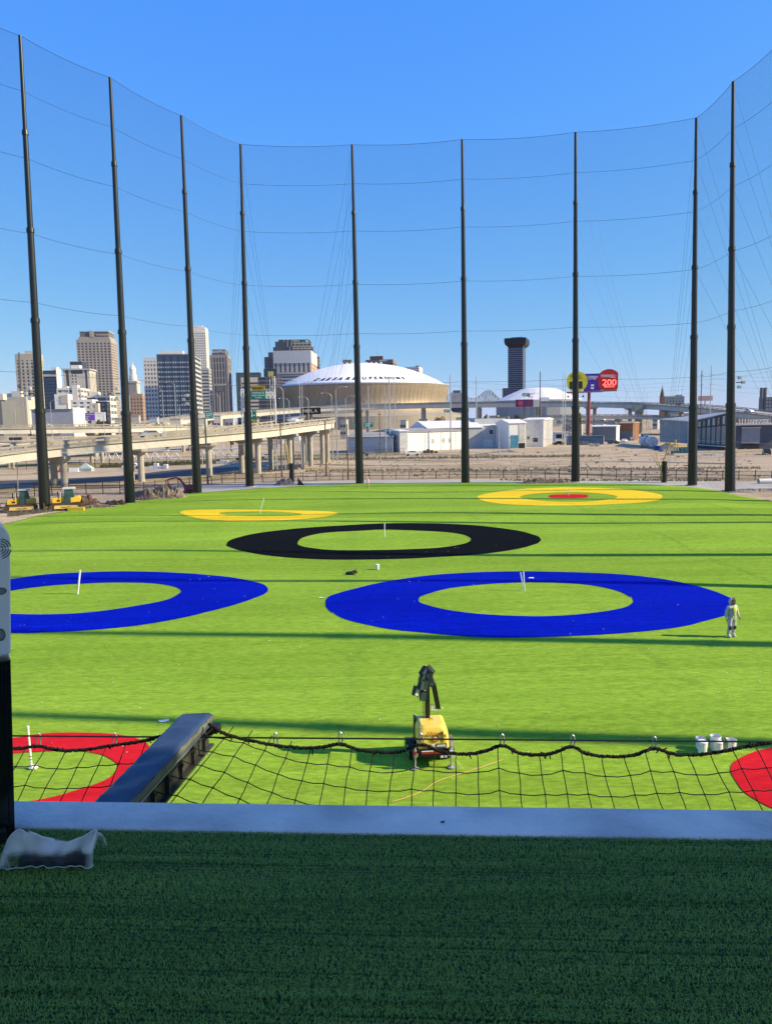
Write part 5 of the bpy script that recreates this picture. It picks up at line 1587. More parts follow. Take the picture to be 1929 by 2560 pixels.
for px, py, w_, lab in ((375, 1150, 9, 'white steel truss lying under the left freeway decks'), (300, 1152, 7, 'second white steel truss lying under the left freeway decks'), (560, 1142, 8, 'white steel truss lying beyond the ramp columns')):
    p = G(px, py, GZ); t = thing('steel_truss', p, lab, 'truss', 'white trusses stored under the freeway')
    bb = MB()
    for z in (.2, 2.6):
        bb.tube(p + Vector((-w_, 0, z)), p + Vector((w_, 0, z)), .16, .16, 6)
    bb.build('chord', M_['white'], t, True)
    bb = MB()
    for i in range(6):
        a, c = -w_ + 2 * w_ * i / 6, -w_ + 2 * w_ * (i + 1) / 6
        bb.tube(p + Vector((a, 0, .2)), p + Vector(((a + c) / 2, 0, 2.6)), .13, .13, 5); bb.tube(p + Vector(((a + c) / 2, 0, 2.6)), p + Vector((c, 0, .2)), .13, .13, 5)
    bb.build('web', M_['white'], t, True)

# rubble, ruts and tufts strewn over the dirt lot
r_ = random.Random(31)
bb = MB()
for _ in range(900):
    px, py = r_.uniform(560, 1900), r_.uniform(1122, 1192)
    p = G(px, py, GZ); s_ = r_.uniform(.06, .28) * (1 if r_.random() < .93 else 2.2)
    bb.ball(p + Vector((0, 0, s_ * .2)), s_, 5, (1.3, .9, .6))
bb.build('rubble', mat('rubble', (.36, .31, .25), (.16, .13, .11), scale=.4), None, label='scattered stones and rubble over the dirt lot', cat='rubble', kind='stuff')
for i in range(5):
    y0 = 1138 + i * 11
    pts = [G(px, y0 + 5 * math.sin(px / 170 + i) + (px - 1000) * .006 * (i - 2), GZ) for px in range(640 + 60 * i, 1860, 60)]
    bb = MB(); rows = []
    for q in pts:
        rows.append([q + Vector((0, d, z)) for d, z in ((-.9, .01), (-.5, .16 + .08 * r_.random()), (0, .02), (.5, .16 + .1 * r_.random()), (.9, .01))])
    bb.grid(rows); bb.build('wheel_rut', mat('rut_soil', (.24, .195, .14), (.40, .33, .25), scale=.3), None, kind='structure')
# ------------------------------------------------------------------ fences behind the net
def fence(label, pts, h, spacing, m, picket=.14):
    P = [Vector((*G(px, py, GZ).xy, GZ)) for px, py in pts]
    t = thing('fence', P[0], label, 'fence')
    L = [0.0]
    for a, c in zip(P, P[1:]):
        L.append(L[-1] + (c - a).length)
    def at(s):
        i = next((j for j in range(1, len(L)) if L[j] >= s), len(L) - 1)
        f = (s - L[i - 1]) / (L[i] - L[i - 1])
        return P[i - 1].lerp(P[i], f)
    n = int(L[-1] / spacing)
    me = None
    for i in range(n + 1):
        p = at(L[-1] * i / n)
        if me is None:
            bb = MB(); bb.box(-.05, .05, -.05, .05, 0, h + .1); o = bb.build('post', m, t); me = o.data
        else:
            o = bpy.data.objects.new('post', me); COL.objects.link(o); o.parent = t
        o.location = p - P[0]
    for z, w in ((h * .92, .03), (h * .5, .06), (h * .08, .03)):
        bb = MB(); bb.path([p + Vector((0, 0, z)) for p in P], w, 4); bb.build('rail', m, t, True)
    bb = MB()
    for i in range(int(L[-1] / picket)):
        p = at(i * picket)
        bb.box(p.x - .012, p.x + .012, p.y - .012, p.y + .012, p.z + .1, p.z + h)
    bb.build('picket', m, t, True, kind='stuff')
blackp = mat('fence_black', (.015, .015, .017), rough=.5)
fence('black picket fence running along behind the far net', [(300, 1236), (420, 1222), (560, 1208), (800, 1201), (1200, 1196), (1500, 1196), (1750, 1198), (2100, 1203)], 1.5, 2.4, blackp)
fence('black picket fence behind the bulldozers at the left', [(-250, 1262), (-60, 1252), (120, 1240), (300, 1234)], 1.9, 2.4, blackp)
fence('dark chain fence beyond the near ramp', [(-100, 1176), (200, 1172), (420, 1164), (640, 1152), (860, 1146), (1010, 1138)], 2.2, 3.4, blackp, .3)

# ------------------------------------------------------------------ dirt piles, weeds, trees
def mound(label, px, py, w, d, h, m, seed, cat='dirt pile', name='dirt_pile', group='dirt piles'):
    c = G(px, py, GZ)
    r_ = random.Random(seed)
    ph = [r_.uniform(0, 6.28) for _ in range(12)]
    n, k = 40, 16
    rows = []
    for j in range(k + 1):
        row = []
        for i in range(n + 1):
            u, v = -1 + 2 * i / n, -1 + 2 * j / k
            e = max(0, 1 - (abs(u) ** 2.2 + abs(v) ** 2.2))
            z = e ** .7 * (.55 + .25 * math.sin(4.1 * u + ph[0]) * math.cos(3 * v + ph[1]) + .2 * math.sin(9 * u + ph[2] + 4 * v)) + e * r_.uniform(-.18, .22)
            row.append((u * w / 2 + r_.uniform(-.05, .05), v * d / 2, max(z * h, -.03)))
        rows.append(row)
    bb = MB(); bb.grid(rows)
    for _ in range(60):
        u, v = r_.uniform(-.9, .9), r_.uniform(-.9, .2)
        e = max(0, 1 - (abs(u) ** 2.2 + abs(v) ** 2.2))
        s_ = r_.uniform(.08, .24)
        bb.ball((u * w / 2, v * d / 2, e ** .7 * h * .55), s_, 5, (1, .8, .7))
    o = bb.build(name, m, None, label=label, cat=cat, group=group)
    o.location = (c.x, c.y, GZ + .01)
    return o
soil = mat('soil', (.26, .20, .15), (.14, .105, .08), scale=1.2, bump=.8, bscale=5)
soil2 = mat('grey_soil', (.30, .27, .24), (.2, .18, .16), scale=1.0, bump=.8, bscale=5)
dark_soil = mat('dark_soil', (.07, .055, .045), (.04, .03, .025), scale=1.2, bump=.8, bscale=5)
mound('long heap of brown dug soil between the second and third pole', 395, 1247, 8.6, 3.2, 2.3, soil, 2)
mound('dark clods of soil left of the second pole', 290, 1263, 3.0, 2.0, 1.0, dark_soil, 3)
mound('low heap of brown soil at the foot of the second pole', 245, 1270, 5.0, 1.6, .6, soil, 4)
mound('small grey heap with a peak left of the fifth pole', 712, 1212, 3.2, 2.4, 1.5, soil2, 6)
mound('low brown soil heap behind the yellow ring', 1360, 1209, 9.8, 2.4, 1.0, soil, 7)
mound('reddish earth heap right of the second bulldozer', 222, 1262, 3.0, 2.6, 1.5, mat('red_soil', (.22, .13, .09), (.13, .08, .06), scale=1.2, bump=.8, bscale=5), 8)
mound('rough soil strip behind the right corner pole', 1880, 1228, 9.5, 4.0, .45, soil2, 9)
mound('low grey spoil ridge on the dirt lot behind the sixth pole', 1260, 1131, 9, 3, .8, soil2, 10)
mound('low spoil ridge on the dirt lot left of the sixth pole', 1208, 1137, 6, 2.5, .6, soil2, 11)
mound('pale gravel ridge before the dark dock building', 1790, 1140, 12, 3, .9, mat('gravel_ridge', (.42, .40, .37), (.34, .32, .29), scale=1), 12)

def leafy(bb, c, rx, ry, rz, n, s, r_):
    for _ in range(n):
        while True:
            u, v, w = r_.uniform(-1, 1), r_.uniform(-1, 1), r_.uniform(-1, 1)
            q = u * u + v * v + w * w
            if .12 < q < 1:
                break
        p = Vector((c[0] + u * rx, c[1] + v * ry, c[2] + w * rz))
        a = Vector((r_.uniform(-1, 1), r_.uniform(-1, 1), r_.uniform(-1, 1))).normalized() * s
        b_ = a.orthogonal().normalized() * s * .6
        k = len(bb.v)
        bb.v.extend([tuple(p - a), tuple(p + b_), tuple(p + a), tuple(p - b_)])
        bb.f.append((k, k + 1, k + 2, k + 3)); bb.m.append(0)
def tree(label, px, yt, yb, Y, wpx, m, seed):
    r_ = random.Random(seed)
    x_, zt_ = XZ(px, yt, Y)
    z0 = GZ
    w = wpx * Y / FPX
    t = thing('tree', (x_, Y, GZ), label, 'tree', 'trees behind the sheds')
    h = zt_ - z0
    bb = MB(); bb.path([(x_, Y, z0), (x_ + .1, Y, z0 + h * .3), (x_ - .1, Y, z0 + h * .7)], [.3, .22, .08], 7)
    for i in range(6):
        a = r_.uniform(0, 6.28)
        bb.path([(x_, Y, z0 + h * (.3 + .06 * i)), (x_ + math.cos(a) * w * .32, Y + math.sin(a) * w * .3, z0 + h * (.55 + .06 * i))], [.12, .04], 5)
    bb.build('trunk', M_['wood'], t, True)
    bb = MB()
    for i in range(9):
        a = r_.uniform(0, 6.28); q = r_.uniform(.1, .62)
        leafy(bb, (x_ + math.cos(a) * w * .5 * q, Y + math.sin(a) * w * .4 * q, z0 + h * r_.uniform(.45, .88)), w * .2, w * .2, h * .14, 170, .26, r_)
    bb.build('crown', m, t, True, kind='stuff')
leafm = mat('leaf_green', (.07, .09, .025), (.11, .12, .035), scale=.6, rough=.7)
leafr = mat('leaf_russet', (.12, .09, .035), (.19, .09, .045), scale=.5, rough=.7)
leafd = mat('leaf_dark', (.03, .045, .018), (.05, .065, .02), scale=.6)
tree('russet and green tree behind the white sheds', 1097, 1033, 1065, 300, 36, leafr, 1)
tree('small dark bush-like tree left of the russet tree', 1062, 1050, 1070, 290, 16, leafd, 2)
tree('dark tree behind the white loading building', 1215, 1036, 1060, 380, 24, leafd, 3)
tree('round dark tree right of the sixth pole', 1245, 1034, 1060, 420, 18, leafm, 4)
tree('dark tree under the high freeway beside the digital billboard', 1292, 1036, 1060, 380, 20, leafd, 5)
tree('small green tree right of the big billboard', 1447, 1030, 1055, 360, 16, leafm, 6)
tree('green tree under the near ramp end', 575, 1068, 1100, 260, 22, leafm, 7)
tree('dark tree below the ribbed tower', 470, 1066, 1100, 300, 26, leafd, 8)
tree('dark shrub tree left of the purple billboard', 246, 1050, 1100, 300, 22, leafd, 9)
tree('tall shrub right of the tall silver truck', 1565, 1052, 1095, 400, 14, leafm, 10)
# dry weeds in front of the white sheds
def weeds(name, label, x0, x1, y0, y1, hgt_, n, m, seed):
    r_ = random.Random(seed)
    bb = MB()
    for _ in range(n):
        f = r_.random()
        px = x0 + (x1 - x0) * f
        p = G(px, y0 + (y1 - y0) * f + r_.uniform(-1.6, 2.6), GZ)
        h = hgt_ * r_.uniform(.4, 1.2) * (0.7 + .5 * math.sin(px * .21) ** 2)
        d = Vector((r_.uniform(-.35, .35), r_.uniform(-.2, .2), 1)) * h
        s_ = Vector((1, 0, 0)) * r_.uniform(.06, .16)
        k = len(bb.v)
        bb.v.extend([tuple(p - s_), tuple(p + s_), tuple(p + d)])
        bb.f.append((k, k + 1, k + 2)); bb.m.append(0)
    return bb.build(name, m, None, label=label, cat='weeds', kind='stuff')
weeds('dry_weeds', 'dry brown and olive weeds along the white sheds', 1180, 1370, 1118, 1101, 2.2, 7000, mat('dry_weed', (.20, .13, .06), (.12, .13, .04), scale=.25, lo=.4, hi=.6), 1)
weeds('weeds', 'green weeds below the near ramp', 250, 560, 1168, 1156, .9, 2500, mat('weed_green', (.13, .14, .05), (.22, .19, .09), scale=.3), 2)
weeds('weeds', 'low weeds along the far fence', 1250, 1800, 1200, 1201, .3, 700, mat('weed_dark', (.10, .11, .04), (.2, .17, .09), scale=.3), 3)
weeds('weeds', 'dry tufts round the leftmost pole', 20, 240, 1290, 1264, .5, 900, mat('weed_pale', (.30, .26, .17), (.2, .17, .1), scale=.6), 4)

# stuff lying about behind the left net: pipes, fabric tent, red barrier
p = G(1895, 1209, GZ); t = thing('pipe', p, 'thick white pipe lying at the right edge behind the net', 'pipe')
bb = MB(); bb.tube(p + Vector((0, 0, .38)), p + Vector((7, .4, .38)), .38, .38, 16, False); bb.tube(p + Vector((7, .4, .38)), p + Vector((0, 0, .38)), .33, .33, 16, False); bb.build('pipe_wall', M_['white'], t, True)
p = G(752, 1213, GZ); t = thing('marker_flag', p, 'small black triangular marker right of the grey heap', 'marker')
bb = MB(); bb.prism([(-.15, 0), (1.0, 0), (-.05, 1.25)], -.04, .04, Matrix(((1, 0, 0, p.x - .4), (0, 0, 1, p.y), (0, 1, 0, p.z), (0, 0, 0, 1)))); bb.build('flag', M_['black'], t, True)
bb = MB(); bb.tube(p + Vector((-.5, 0, 0)), p + Vector((-.5, 0, 1.35)), .03, .03, 6); bb.build('stake', M_['black'], t, True)
p = G(160, 1180, GZ); t = thing('barrier', p, 'red and white barrier under the near ramp', 'barrier')
for i in range(3):
    bb = MB(); bb.prism([(-.4, 0), (.4, 0), (.15, .9), (-.15, .9)], 0, 2.2, Matrix(((0, 0, 1, p.x - 3.6 + i * 2.4), (1, 0, 0, p.y), (0, 1, 0, GZ), (0, 0, 0, 1)))); bb.build('barrier_block', M_['red'] if i == 1 else M_['white'], t, True)
p = G(215, 1178, GZ); t = thing('tent', p, 'small pale tent under the near ramp', 'tent')
bb = MB(); bb.add([p + Vector(v) for v in ((-1.6, -1, 0), (1.6, -1, 0), (1.6, 1, 0), (-1.6, 1, 0), (0, 0, 2.0), (-1.6, -1, .7), (1.6, -1, .7), (1.6, 1, .7), (-1.6, 1, .7))], [(0, 1, 6, 5), (1, 2, 7, 6), (2, 3, 8, 7), (3, 0, 5, 8), (5, 6, 4), (6, 7, 4), (7, 8, 4), (8, 5, 4)]); bb.build('canopy', mat('tent_cloth', (.42, .48, .46)), t, True)
bb = MB(); bb.path([p + Vector((0, 0, 2.0)), p + Vector((0, 0, 2.4))], .04, 5); bb.build('pole', M_['paleg'], t, True)

# ------------------------------------------------------------------ bulldozers
def bulldozer(label, px, py, rz, s=1.0):
    p = G(px, py, GZ)
    t = thing('bulldozer', p, label, 'bulldozer', 'bulldozers at the left', rz)
    t.scale = (s, s, s)
    Y_, Mu = M_['yellow'], M_['mud']
    XY = Matrix(((1, 0, 0, 0), (0, 0, -1, 0), (0, 1, 0, 0), (0, 0, 0, 1)))      # profile x,z extruded along y
    def ext(name, prof, y0, y1, m, parent=None, bevel=0.0):
        bb = MB(); bb.prism(prof, y0, y1, XY); return bb.build(name, m, parent or t, bevel=bevel)
    for y in (-1.0, 1.0):
        prof = [(-1.55, .12), (1.45, .02), (1.75, .2), (1.8, .5), (1.55, .82), (-1.35, .9), (-1.75, .7), (-1.8, .35)]
        tr = ext('track', prof, y - .28, y + .28, Mu)
        bb = MB()
        for i in range(26):
            x = -1.6 + 3.2 * (i % 13) / 12
            z = .9 if i >= 13 else .0
            bb.box(x - .05, x + .05, y - .3, y + .3, z - .03, z + .05)
        bb.build('track_pads', Mu, tr)
        f = -.30 if y < 0 else .30
        fr = ext('track_frame', [(-1.3, .28), (1.35, .22), (1.3, .6), (-1.2, .66)], min(y + f * .9, y + f * 1.2), max(y + f * .9, y + f * 1.2), mat('pale_yellow', (.70, .52, .18)))
        bb = MB(); bb.tube((1.35, y - .3, .45), (1.35, y + .3, .45), .3, .3, 14); bb.build('drive_wheel', Mu, tr)
    ext('hood', [(-1.5, .85), (-.1, .85), (-.1, 1.65), (-1.35, 1.5), (-1.5, 1.35)], -.5, .5, Y_, bevel=.05)
    ext('grille', [(-1.54, .95), (-1.5, .95), (-1.5, 1.3), (-1.54, 1.3)], -.4, .4, M_['black'])
    bb = MB(); bb.box(-.95, -.6, -.52, -.505, 1.05, 1.25); bb.build('side_vent', M_['black'], t)
    ext('rear_body', [(.55, .85), (1.6, .9), (1.7, 1.35), (1.55, 1.6), (.55, 1.45)], -.75, .75, Y_, bevel=.05)
    cb = ext('cab', [(-.15, .8), (.95, .8), (1.0, 1.6), (.8, 2.5), (-.05, 2.5)], -.72, .72, mat('cab_teal', (.025, .06, .075), (.05, .11, .13), rough=.15, spec=.6, scale=.8), bevel=.03)
    ext('cab_glass', [(-.1, 1.0), (.3, 1.0), (.34, 2.36), (.0, 2.36)], -.74, -.722, mat('cab_glass', (.05, .15, .19), rough=.1, spec=.6), cb)
    ext('cab_glass', [(.42, 1.45), (.92, 1.45), (.78, 2.36), (.46, 2.36)], -.74, -.722, mat('cab_glass_pale', (.35, .52, .52), rough=.15, spec=.6), cb)
    ext('cab_roof', [(-.35, 2.5), (1.15, 2.5), (1.05, 2.64), (-.25, 2.64)], -.85, .85, M_['paleg'], cb)
    bb = MB()
    for y in (-.6, .6):
        bb.path([(-.55, y, 1.5), (-.5, y, 2.2), (-.25, y, 2.5), (.1, y, 2.55)], .045, 6)
    bb.build('roll_bar', M_['paleg'], t)
    bb = MB(); bb.tube((-.85, .2, 1.5), (-.85, .2, 2.2), .06, .06, 8); bb.build('exhaust', M_['black'], t)
    prof = [(-2.45, 0), (-2.3, .3), (-2.25, .65), (-2.35, 1.05), (-2.42, 1.05), (-2.38, .65), (-2.42, .3), (-2.55, 0)]
    ext('blade', prof, -1.55, 1.55, Mu)
    bb = MB()
    for y in (-.85, .85):
        bb.box(-2.3, -.6, y - .08, y + .08, .35, .55)
    bb.build('push_arm', Y_, t)
    lettering('HARCON', .26, M_['black'], t, (0, -1.372, .42), extrude=.004, world=False)
    return t
bulldozer('yellow bulldozer half hidden left of the leftmost pole', 54, 1278, R(24), 1.08)
d2 = bulldozer('yellow bulldozer between the leftmost and second pole', 166, 1274, R(20), 1.08)
# steel drum and yellow beam on the ground next to it
p = G(198, 1270, GZ); t = thing('roller_drum', p, 'rusty round steel drum at the back of the right bulldozer', 'drum')
bb = MB(); bb.tube(p + Vector((-.2, .2, .75)), p + Vector((.2, 1.3, .75)), .75, .75, 22); bb.build('drum', M_['mud'], t, True)
p = G(188, 1279, GZ); t = thing('ripper_beam', p, 'yellow steel beam on the soil before the right bulldozer', 'beam')
bb = MB(); bb.box(p.x - 1.0, p.x + 1.1, p.y, p.y + .35, GZ + .05, GZ + .55); bb.build('beam', M_['yellow'], t, True, bevel=.03)
bb = MB(); bb.box(p.x - 1.35, p.x - 1.0, p.y + .05, p.y + .3, GZ + .1, GZ + .4); bb.build('bracket', M_['black'], t, True)
# red excavator by the third pole
p = G(475, 1233, GZ); t = thing('mini_excavator', p, 'small dark red excavator with a bent arm left of the third pole', 'excavator')
rd2 = mat('excavator_red', (.22, .02, .05), rough=.45)
bb = MB(); bb.box(p.x - .9, p.x + .9, p.y - .7, p.y + .7, GZ, GZ + .5); bb.build('track', M_['rubber'], t, True, bevel=.1)
bb = MB(); bb.box(p.x - .8, p.x + .9, p.y - .6, p.y + .6, GZ + .55, GZ + 1.3); bb.build('body', rd2, t, True, bevel=.1)
bb = MB(); bb.path([p + Vector((-.6, 0, 1.0)), p + Vector((-1.5, -.1, 2.3)), p + Vector((-2.0, -.15, 2.45))], [.2, .17, .14], 6); bb.build('boom', rd2, t, True)
bb = MB(); bb.path([p + Vector((-2.0, -.15, 2.45)), p + Vector((-3.3, -.2, 2.2)), p + Vector((-3.2, -.2, 1.3))], [.14, .12, .1], 6); bb.build('dipper_arm', rd2, t, True)
bb = MB(); bb.prism([(-3.5, .55), (-2.9, .5), (-2.8, 1.0), (-3.2, 1.35)], -.35, .35, Matrix(((1, 0, 0, p.x), (0, 0, -1, p.y - .2), (0, 1, 0, GZ), (0, 0, 0, 1)))); bb.build('bucket', M_['black'], t, True)
bb = MB(); bb.tube(p + Vector((-.9, 0, .9)), p + Vector((-1.6, -.1, 1.9)), .07, .07, 6); bb.build('ram', M_['galv'], t, True)

# ------------------------------------------------------------------ people
def skin_body(name, joints, edges, radii, m, parent, root=0, sub=2):
    me = bpy.data.meshes.new(name)
    me.from_pydata(joints, edges, [])
    o = bpy.data.objects.new(name, me); COL.objects.link(o)
    sk = o.modifiers.new('skin', 'SKIN')
    sk.use_smooth_shade = True
    for i, v in enumerate(me.skin_vertices[0].data):
        r_ = radii[i]
        v.radius = (r_, r_) if not isinstance(r_, tuple) else r_
        v.use_root = (i == root)
    ss = o.modifiers.new('sub', 'SUBSURF'); ss.levels = sub; ss.render_levels = sub
    bpy.context.view_layer.update()
    me2 = bpy.data.meshes.new_from_object(o.evaluated_get(bpy.context.evaluated_depsgraph_get()))
    bpy.data.objects.remove(o, do_unlink=True)
    me2.materials.clear(); me2.materials.append(m)
    me2.polygons.foreach_set('use_smooth', [True] * len(me2.polygons))
    q = bpy.data.objects.new(name, me2); COL.objects.link(q); q.parent = parent
    return q
skin_m = mat('skin', (.36, .20, .13), (.32, .17, .11), rough=.6)
def hand(bb, w, d, side):
    """palm with four fingers of unequal length and a thumb leaving its side"""
    d = d.normalized(); a = Vector((1, 0, 0)) if abs(d.x) < .8 else Vector((0, 1, 0))
    fwd = Vector((0, -1, 0)); fwd = (fwd - d * fwd.dot(d)).normalized(); s_ = d.cross(fwd)
    bb.path([w, w + d * .05, w + d * .09], [.026, .034, .03], 8)
    for i, l in enumerate((.065, .078, .072, .055)):
        b0 = w + d * .085 + fwd * (.024 - .016 * i)
        bb.path([b0, b0 + d * l * .55, b0 + d * l * .9 + s_ * side * .018], [.0085, .008, .006], 6)
    b0 = w + d * .03 + fwd * .028
    bb.path([b0, b0 + fwd * .03 + d * .03, b0 + fwd * .035 + d * .06], [.011, .01, .008], 6)
def person(label, p, rz, suit, H=1.8, hood=True, stride=0.0, vest=None, pad=None, boots=None, trousers=None):
    t = thing('person', p, label, 'person', 'people on the field', rz)
    k = H / 1.8
    V = lambda x, y, z: (x * k, y * k, z * k)
    a = stride
    J = [V(0, 0, .96), V(0, -.01, 1.14), V(0, 0, 1.36), V(0, 0, 1.50),                                    # pelvis, waist, chest, neck
         V(-.19, 0, 1.42), V(-.29, .02, 1.15), V(-.31, -.06, .90), V(.19, 0, 1.42), V(.31, .04, 1.16), V(.37, -.02, .92),
         V(-.11, 0, .90), V(-.13, -.03 - a, .50), V(-.14, .03 - a * .6, .12), V(-.15, -.12 - a * .6, .05),
         V(.11, 0, .90), V(.14, -.03 + a, .50), V(.15, .03 + a * 1.2, .12), V(.17, -.11 + a * 1.2, .05)]
    E = [(0, 1), (1, 2), (2, 3), (2, 4), (4, 5), (5, 6), (2, 7), (7, 8), (8, 9), (0, 10), (10, 11), (11, 12), (12, 13), (0, 14), (14, 15), (15, 16), (16, 17)]
    Rr = [.17, .165, .19, .075, .095, .075, .058, .095, .075, .058, .125, .095, .08, .06, .125, .095, .08, .06]
    skin_body('body', J, E, [r_ * k for r_ in Rr], suit, t)
    # head with a face
    bb = MB(); c = Vector(V(0, -.01, 1.665))
    bb.ball(c, .105 * k, 14, (.86, .98, 1.2))
    bb.path([c + Vector((0, -.098, .02)) * k, c + Vector((0, -.125, -.02)) * k, c + Vector((0, -.1, -.035)) * k], [.012 * k, .018 * k, .012 * k], 6)
    for s_ in (-1, 1):
        bb.ball(c + Vector((s_ * .092, .0, -.005)) * k, .028 * k, 8, (.5, .9, 1.3))
    hd = bb.build('head', skin_m, t, smooth=True)
    bb = MB()
    for s_ in (-1, 1):
        bb.ball(c + Vector((s_ * .036, -.094, .02)) * k, .014 * k, 6, (1.3, .6, .8))
    bb.build('eye', M_['black'], hd)
    bb = MB(); bb.ball(c + Vector((0, -.093, -.062)) * k, .03 * k, 8, (1, .4, .3)); bb.build('mouth', mat('lip', (.25, .1, .08)), hd)
    if hood:
        bb = MB()
        rows = []
        for j in range(9):
            th = math.pi * (.02 + .80 * j / 8)
            row = []
            for i in range(17):
                ph = math.radians(-128 + 256 * i / 16) + math.pi / 2
                r_ = .135 + .03 * max(0, (j - 5) / 3)
                row.append(c + Vector((r_ * math.sin(th) * math.cos(ph), r_ * math.sin(th) * math.sin(ph) + .012, r_ * 1.25 * math.cos(th) + .01)) * k)
            rows.append(row)
        bb.grid(rows)
        o = bb.build('hood', suit, t, smooth=True)
        so = o.modifiers.new('solid', 'SOLIDIFY'); so.thickness = .018
        bb = MB(); bb.path([c + Vector((-.09, -.085, .075)) * k, c + Vector((0, -.125, .08)) * k, c + Vector((.09, -.085, .075)) * k], .022 * k, 6); bb.build('cap_brim', M_['black'], t)
    else:
        bb = MB(); bb.ball(c + Vector((0, .005, .045)) * k, .115 * k, 12, (.95, 1.05, .95)); bb.build('hard_hat', wt, t, smooth=True)
    for s_, w, e in ((-1, J[6], J[5]), (1, J[9], J[8])):
        bb = MB(); hand(bb, Vector(w), Vector(w) - Vector(e), s_); bb.build('hand', skin_m, t, smooth=True)
    if vest:
        bb = MB()
        rows = []
        for j in range(7):
            z = 1.46 - .40 * j / 6
            w = [.05, .08, .09, .085, .07, .055, .03][j]
            rows.append([Vector(V(-w + 2 * w * i / 6, -.150 - .04 * math.sin(math.pi * min(1, j / 5)) - .012 * math.cos(math.pi * (i - 3) / 6), z)) for i in range(7)])
        bb.grid(rows); o = bb.build('vest', vest, t, smooth=True); so = o.modifiers.new('solid', 'SOLIDIFY'); so.thickness = .03
    if pad:
        for q, up_ in ((J[11], J[10]), (J[15], J[14])):
            c2 = Vector(q) + Vector((0, -.055, -.04)) * k
            bb = MB(); bb.ball(c2, .085 * k, 10, (.95, .75, 1.25)); bb.build('knee_pad', pad, t, smooth=True)
    for q, f in ((J[12], J[13]), (J[16], J[17])):
        c2 = (Vector(q) + Vector(f)) / 2; c2.z = .055 * k
        bb = MB(); bb.ball(c2, .1 * k, 10, (.62, 1.35, .56)); bb.build('shoe', boots or M_['white'], t, smooth=True)
    return t
suit = mat('coverall', (.58, .57, .53), (.40, .39, .37), rough=.75, scale=7, bump=.9, bscale=9)
p = G(1826, 1604, .15); p.z = hgt(p.x, p.y)
person('person in white hooded coveralls with yellow front and dark knee pads', p, R(14), suit, 1.84, True, .03, mat('vest_yellow', (.62, .66, .12)), mat('knee_dark', (.045, .04, .04)))
p = G(920, 1221, 0.05); p.z = hgt(p.x, p.y)
person('small distant worker in a white hard hat by the fifth pole', p, R(60), mat('salmon_shirt', (.48, .33, .28), (.44, .40, .37), scale=2), 1.72, False, .14)

# ------------------------------------------------------------------ sticks, buckets and bits on the field
def stick(label, base, top_px, r_, foot=False, twin=None, bands=False):
    p = G(*base, .12); p.z = hgt(p.x, p.y)
    q = D(*top_px, p.y)
    t = thing('target_post', p, label, 'post', 'white posts in the target rings')
    r_ *= .75; bb = MB(); 
    bb.tube(p - Vector((0, 0, .05)), q, r_, r_, 10); bb.build('pipe', M_['white'], t, True)
    bb = MB(); bb.tube(q - Vector((0, 0, .01)), q + (q - p).normalized() * .06, r_ * 1.25, r_ * 1.25, 10); bb.build('cap', M_['white'], t, True)
    if bands:
        d = q - p
        for f in (.22, .30):
            bb = MB(); bb.tube(p + d * f, p + d * (f + .02), r_ * 1.06, r_ * 1.06, 10); bb.build('band', M_['black'], t, True)
    if foot:
        bb = MB(); bb.ball(p + Vector((.05, 0, .05)), .13, 8, (1.2, .9, .6)); bb.build('foot', M_['white'], t, True)
stick('leaning white post in the left blue ring', (194, 1490), (200, 1428), .075, bands=True)
stick('left of two leaning white posts in the right blue ring', (1309, 1493), (1301, 1434), .045)
stick('right of two white posts in the right blue ring', (1311, 1493), (1308, 1432), .045)
stick('thin white post in the black ring', (961, 1347), (961, 1309), .05)
stick('leaning white post in the far left yellow ring', (649, 1281), (659, 1246), .06, bands=True)
stick('white post in the red disc of the far yellow ring', (1420, 1243), (1424, 1222), .05)
stick('white banded post in the near left red ring', (80, 1931), (70, 1820), .042, True, bands=True)
def bucket(label, px, py, s=1.0, lid=False, stack=1, tilt=0):
    p = G(px, py, .1); p.z = hgt(p.x, p.y)
    t = thing('bucket', p, label, 'bucket', 'white buckets on the field')
    n = 16
    bb = MB(); bb.lathe([(.12, 0), (.135, .02), (.148, .37), (.155, .37), (.155, .35)], p, n, False); bb.lathe([(.11, .01), (.14, .365)], p, n, False); bb.lathe([(.12, .0), (.001, .0)], p, n, False)
    bb.v = [((x - p.x) * s + p.x, (y - p.y) * s + p.y, (z - p.z) * s + p.z) for x, y, z in bb.v]
    bb.build('pail', M_['white'], t, True)
    bb = MB(); bb.path([p + Vector((.155 * s * math.cos(a), -.10 * s * math.sin(a) - .05, (.32 - .16 * math.sin(a)) * s)) for a in [math.pi * i / 10 for i in range(11)]], .004, 5); bb.build('handle', M_['galv'], t, True)
    bb = MB(); bb.lathe([(.158 * s, .36 * s), (.158 * s, .395 * s), (.14 * s, .405 * s), (.001, .405 * s)], p, n, False)
    if lid:
        bb.build('lid', M_['white'], t, True)
    else:
        bb2 = MB(); bb2.lathe([(.157 * s, .30 * s), (.163 * s, .31 * s), (.163 * s, .325 * s), (.157 * s, .335 * s)], p, n, False); bb2.build('rim', M_['white'], t, True)
    for k in range(stack - 1):
        bb = MB(); bb.lathe([(.14 * s, (.36 + .1 * k) * s), (.155 * s, (.37 + .1 * k) * s), (.16 * s, (.46 + .1 * k) * s), (.15 * s, (.46 + .1 * k) * s), (.13 * s, (.40 + .1 * k) * s)], p, n, False); bb.build('nested_pail', M_['white'], t, True)
bucket('single white bucket near the black ring', 943, 1426, .95, True)
bucket('lidded white bucket standing in front at the left of the bucket group', 1755, 1883, 1.0, True)
bucket('white bucket behind at the left of the bucket group', 1750, 1872, 1.0, False)
bucket('tall nested pair of white buckets in the middle of the bucket group', 1787, 1876, 1.05, False, 2)
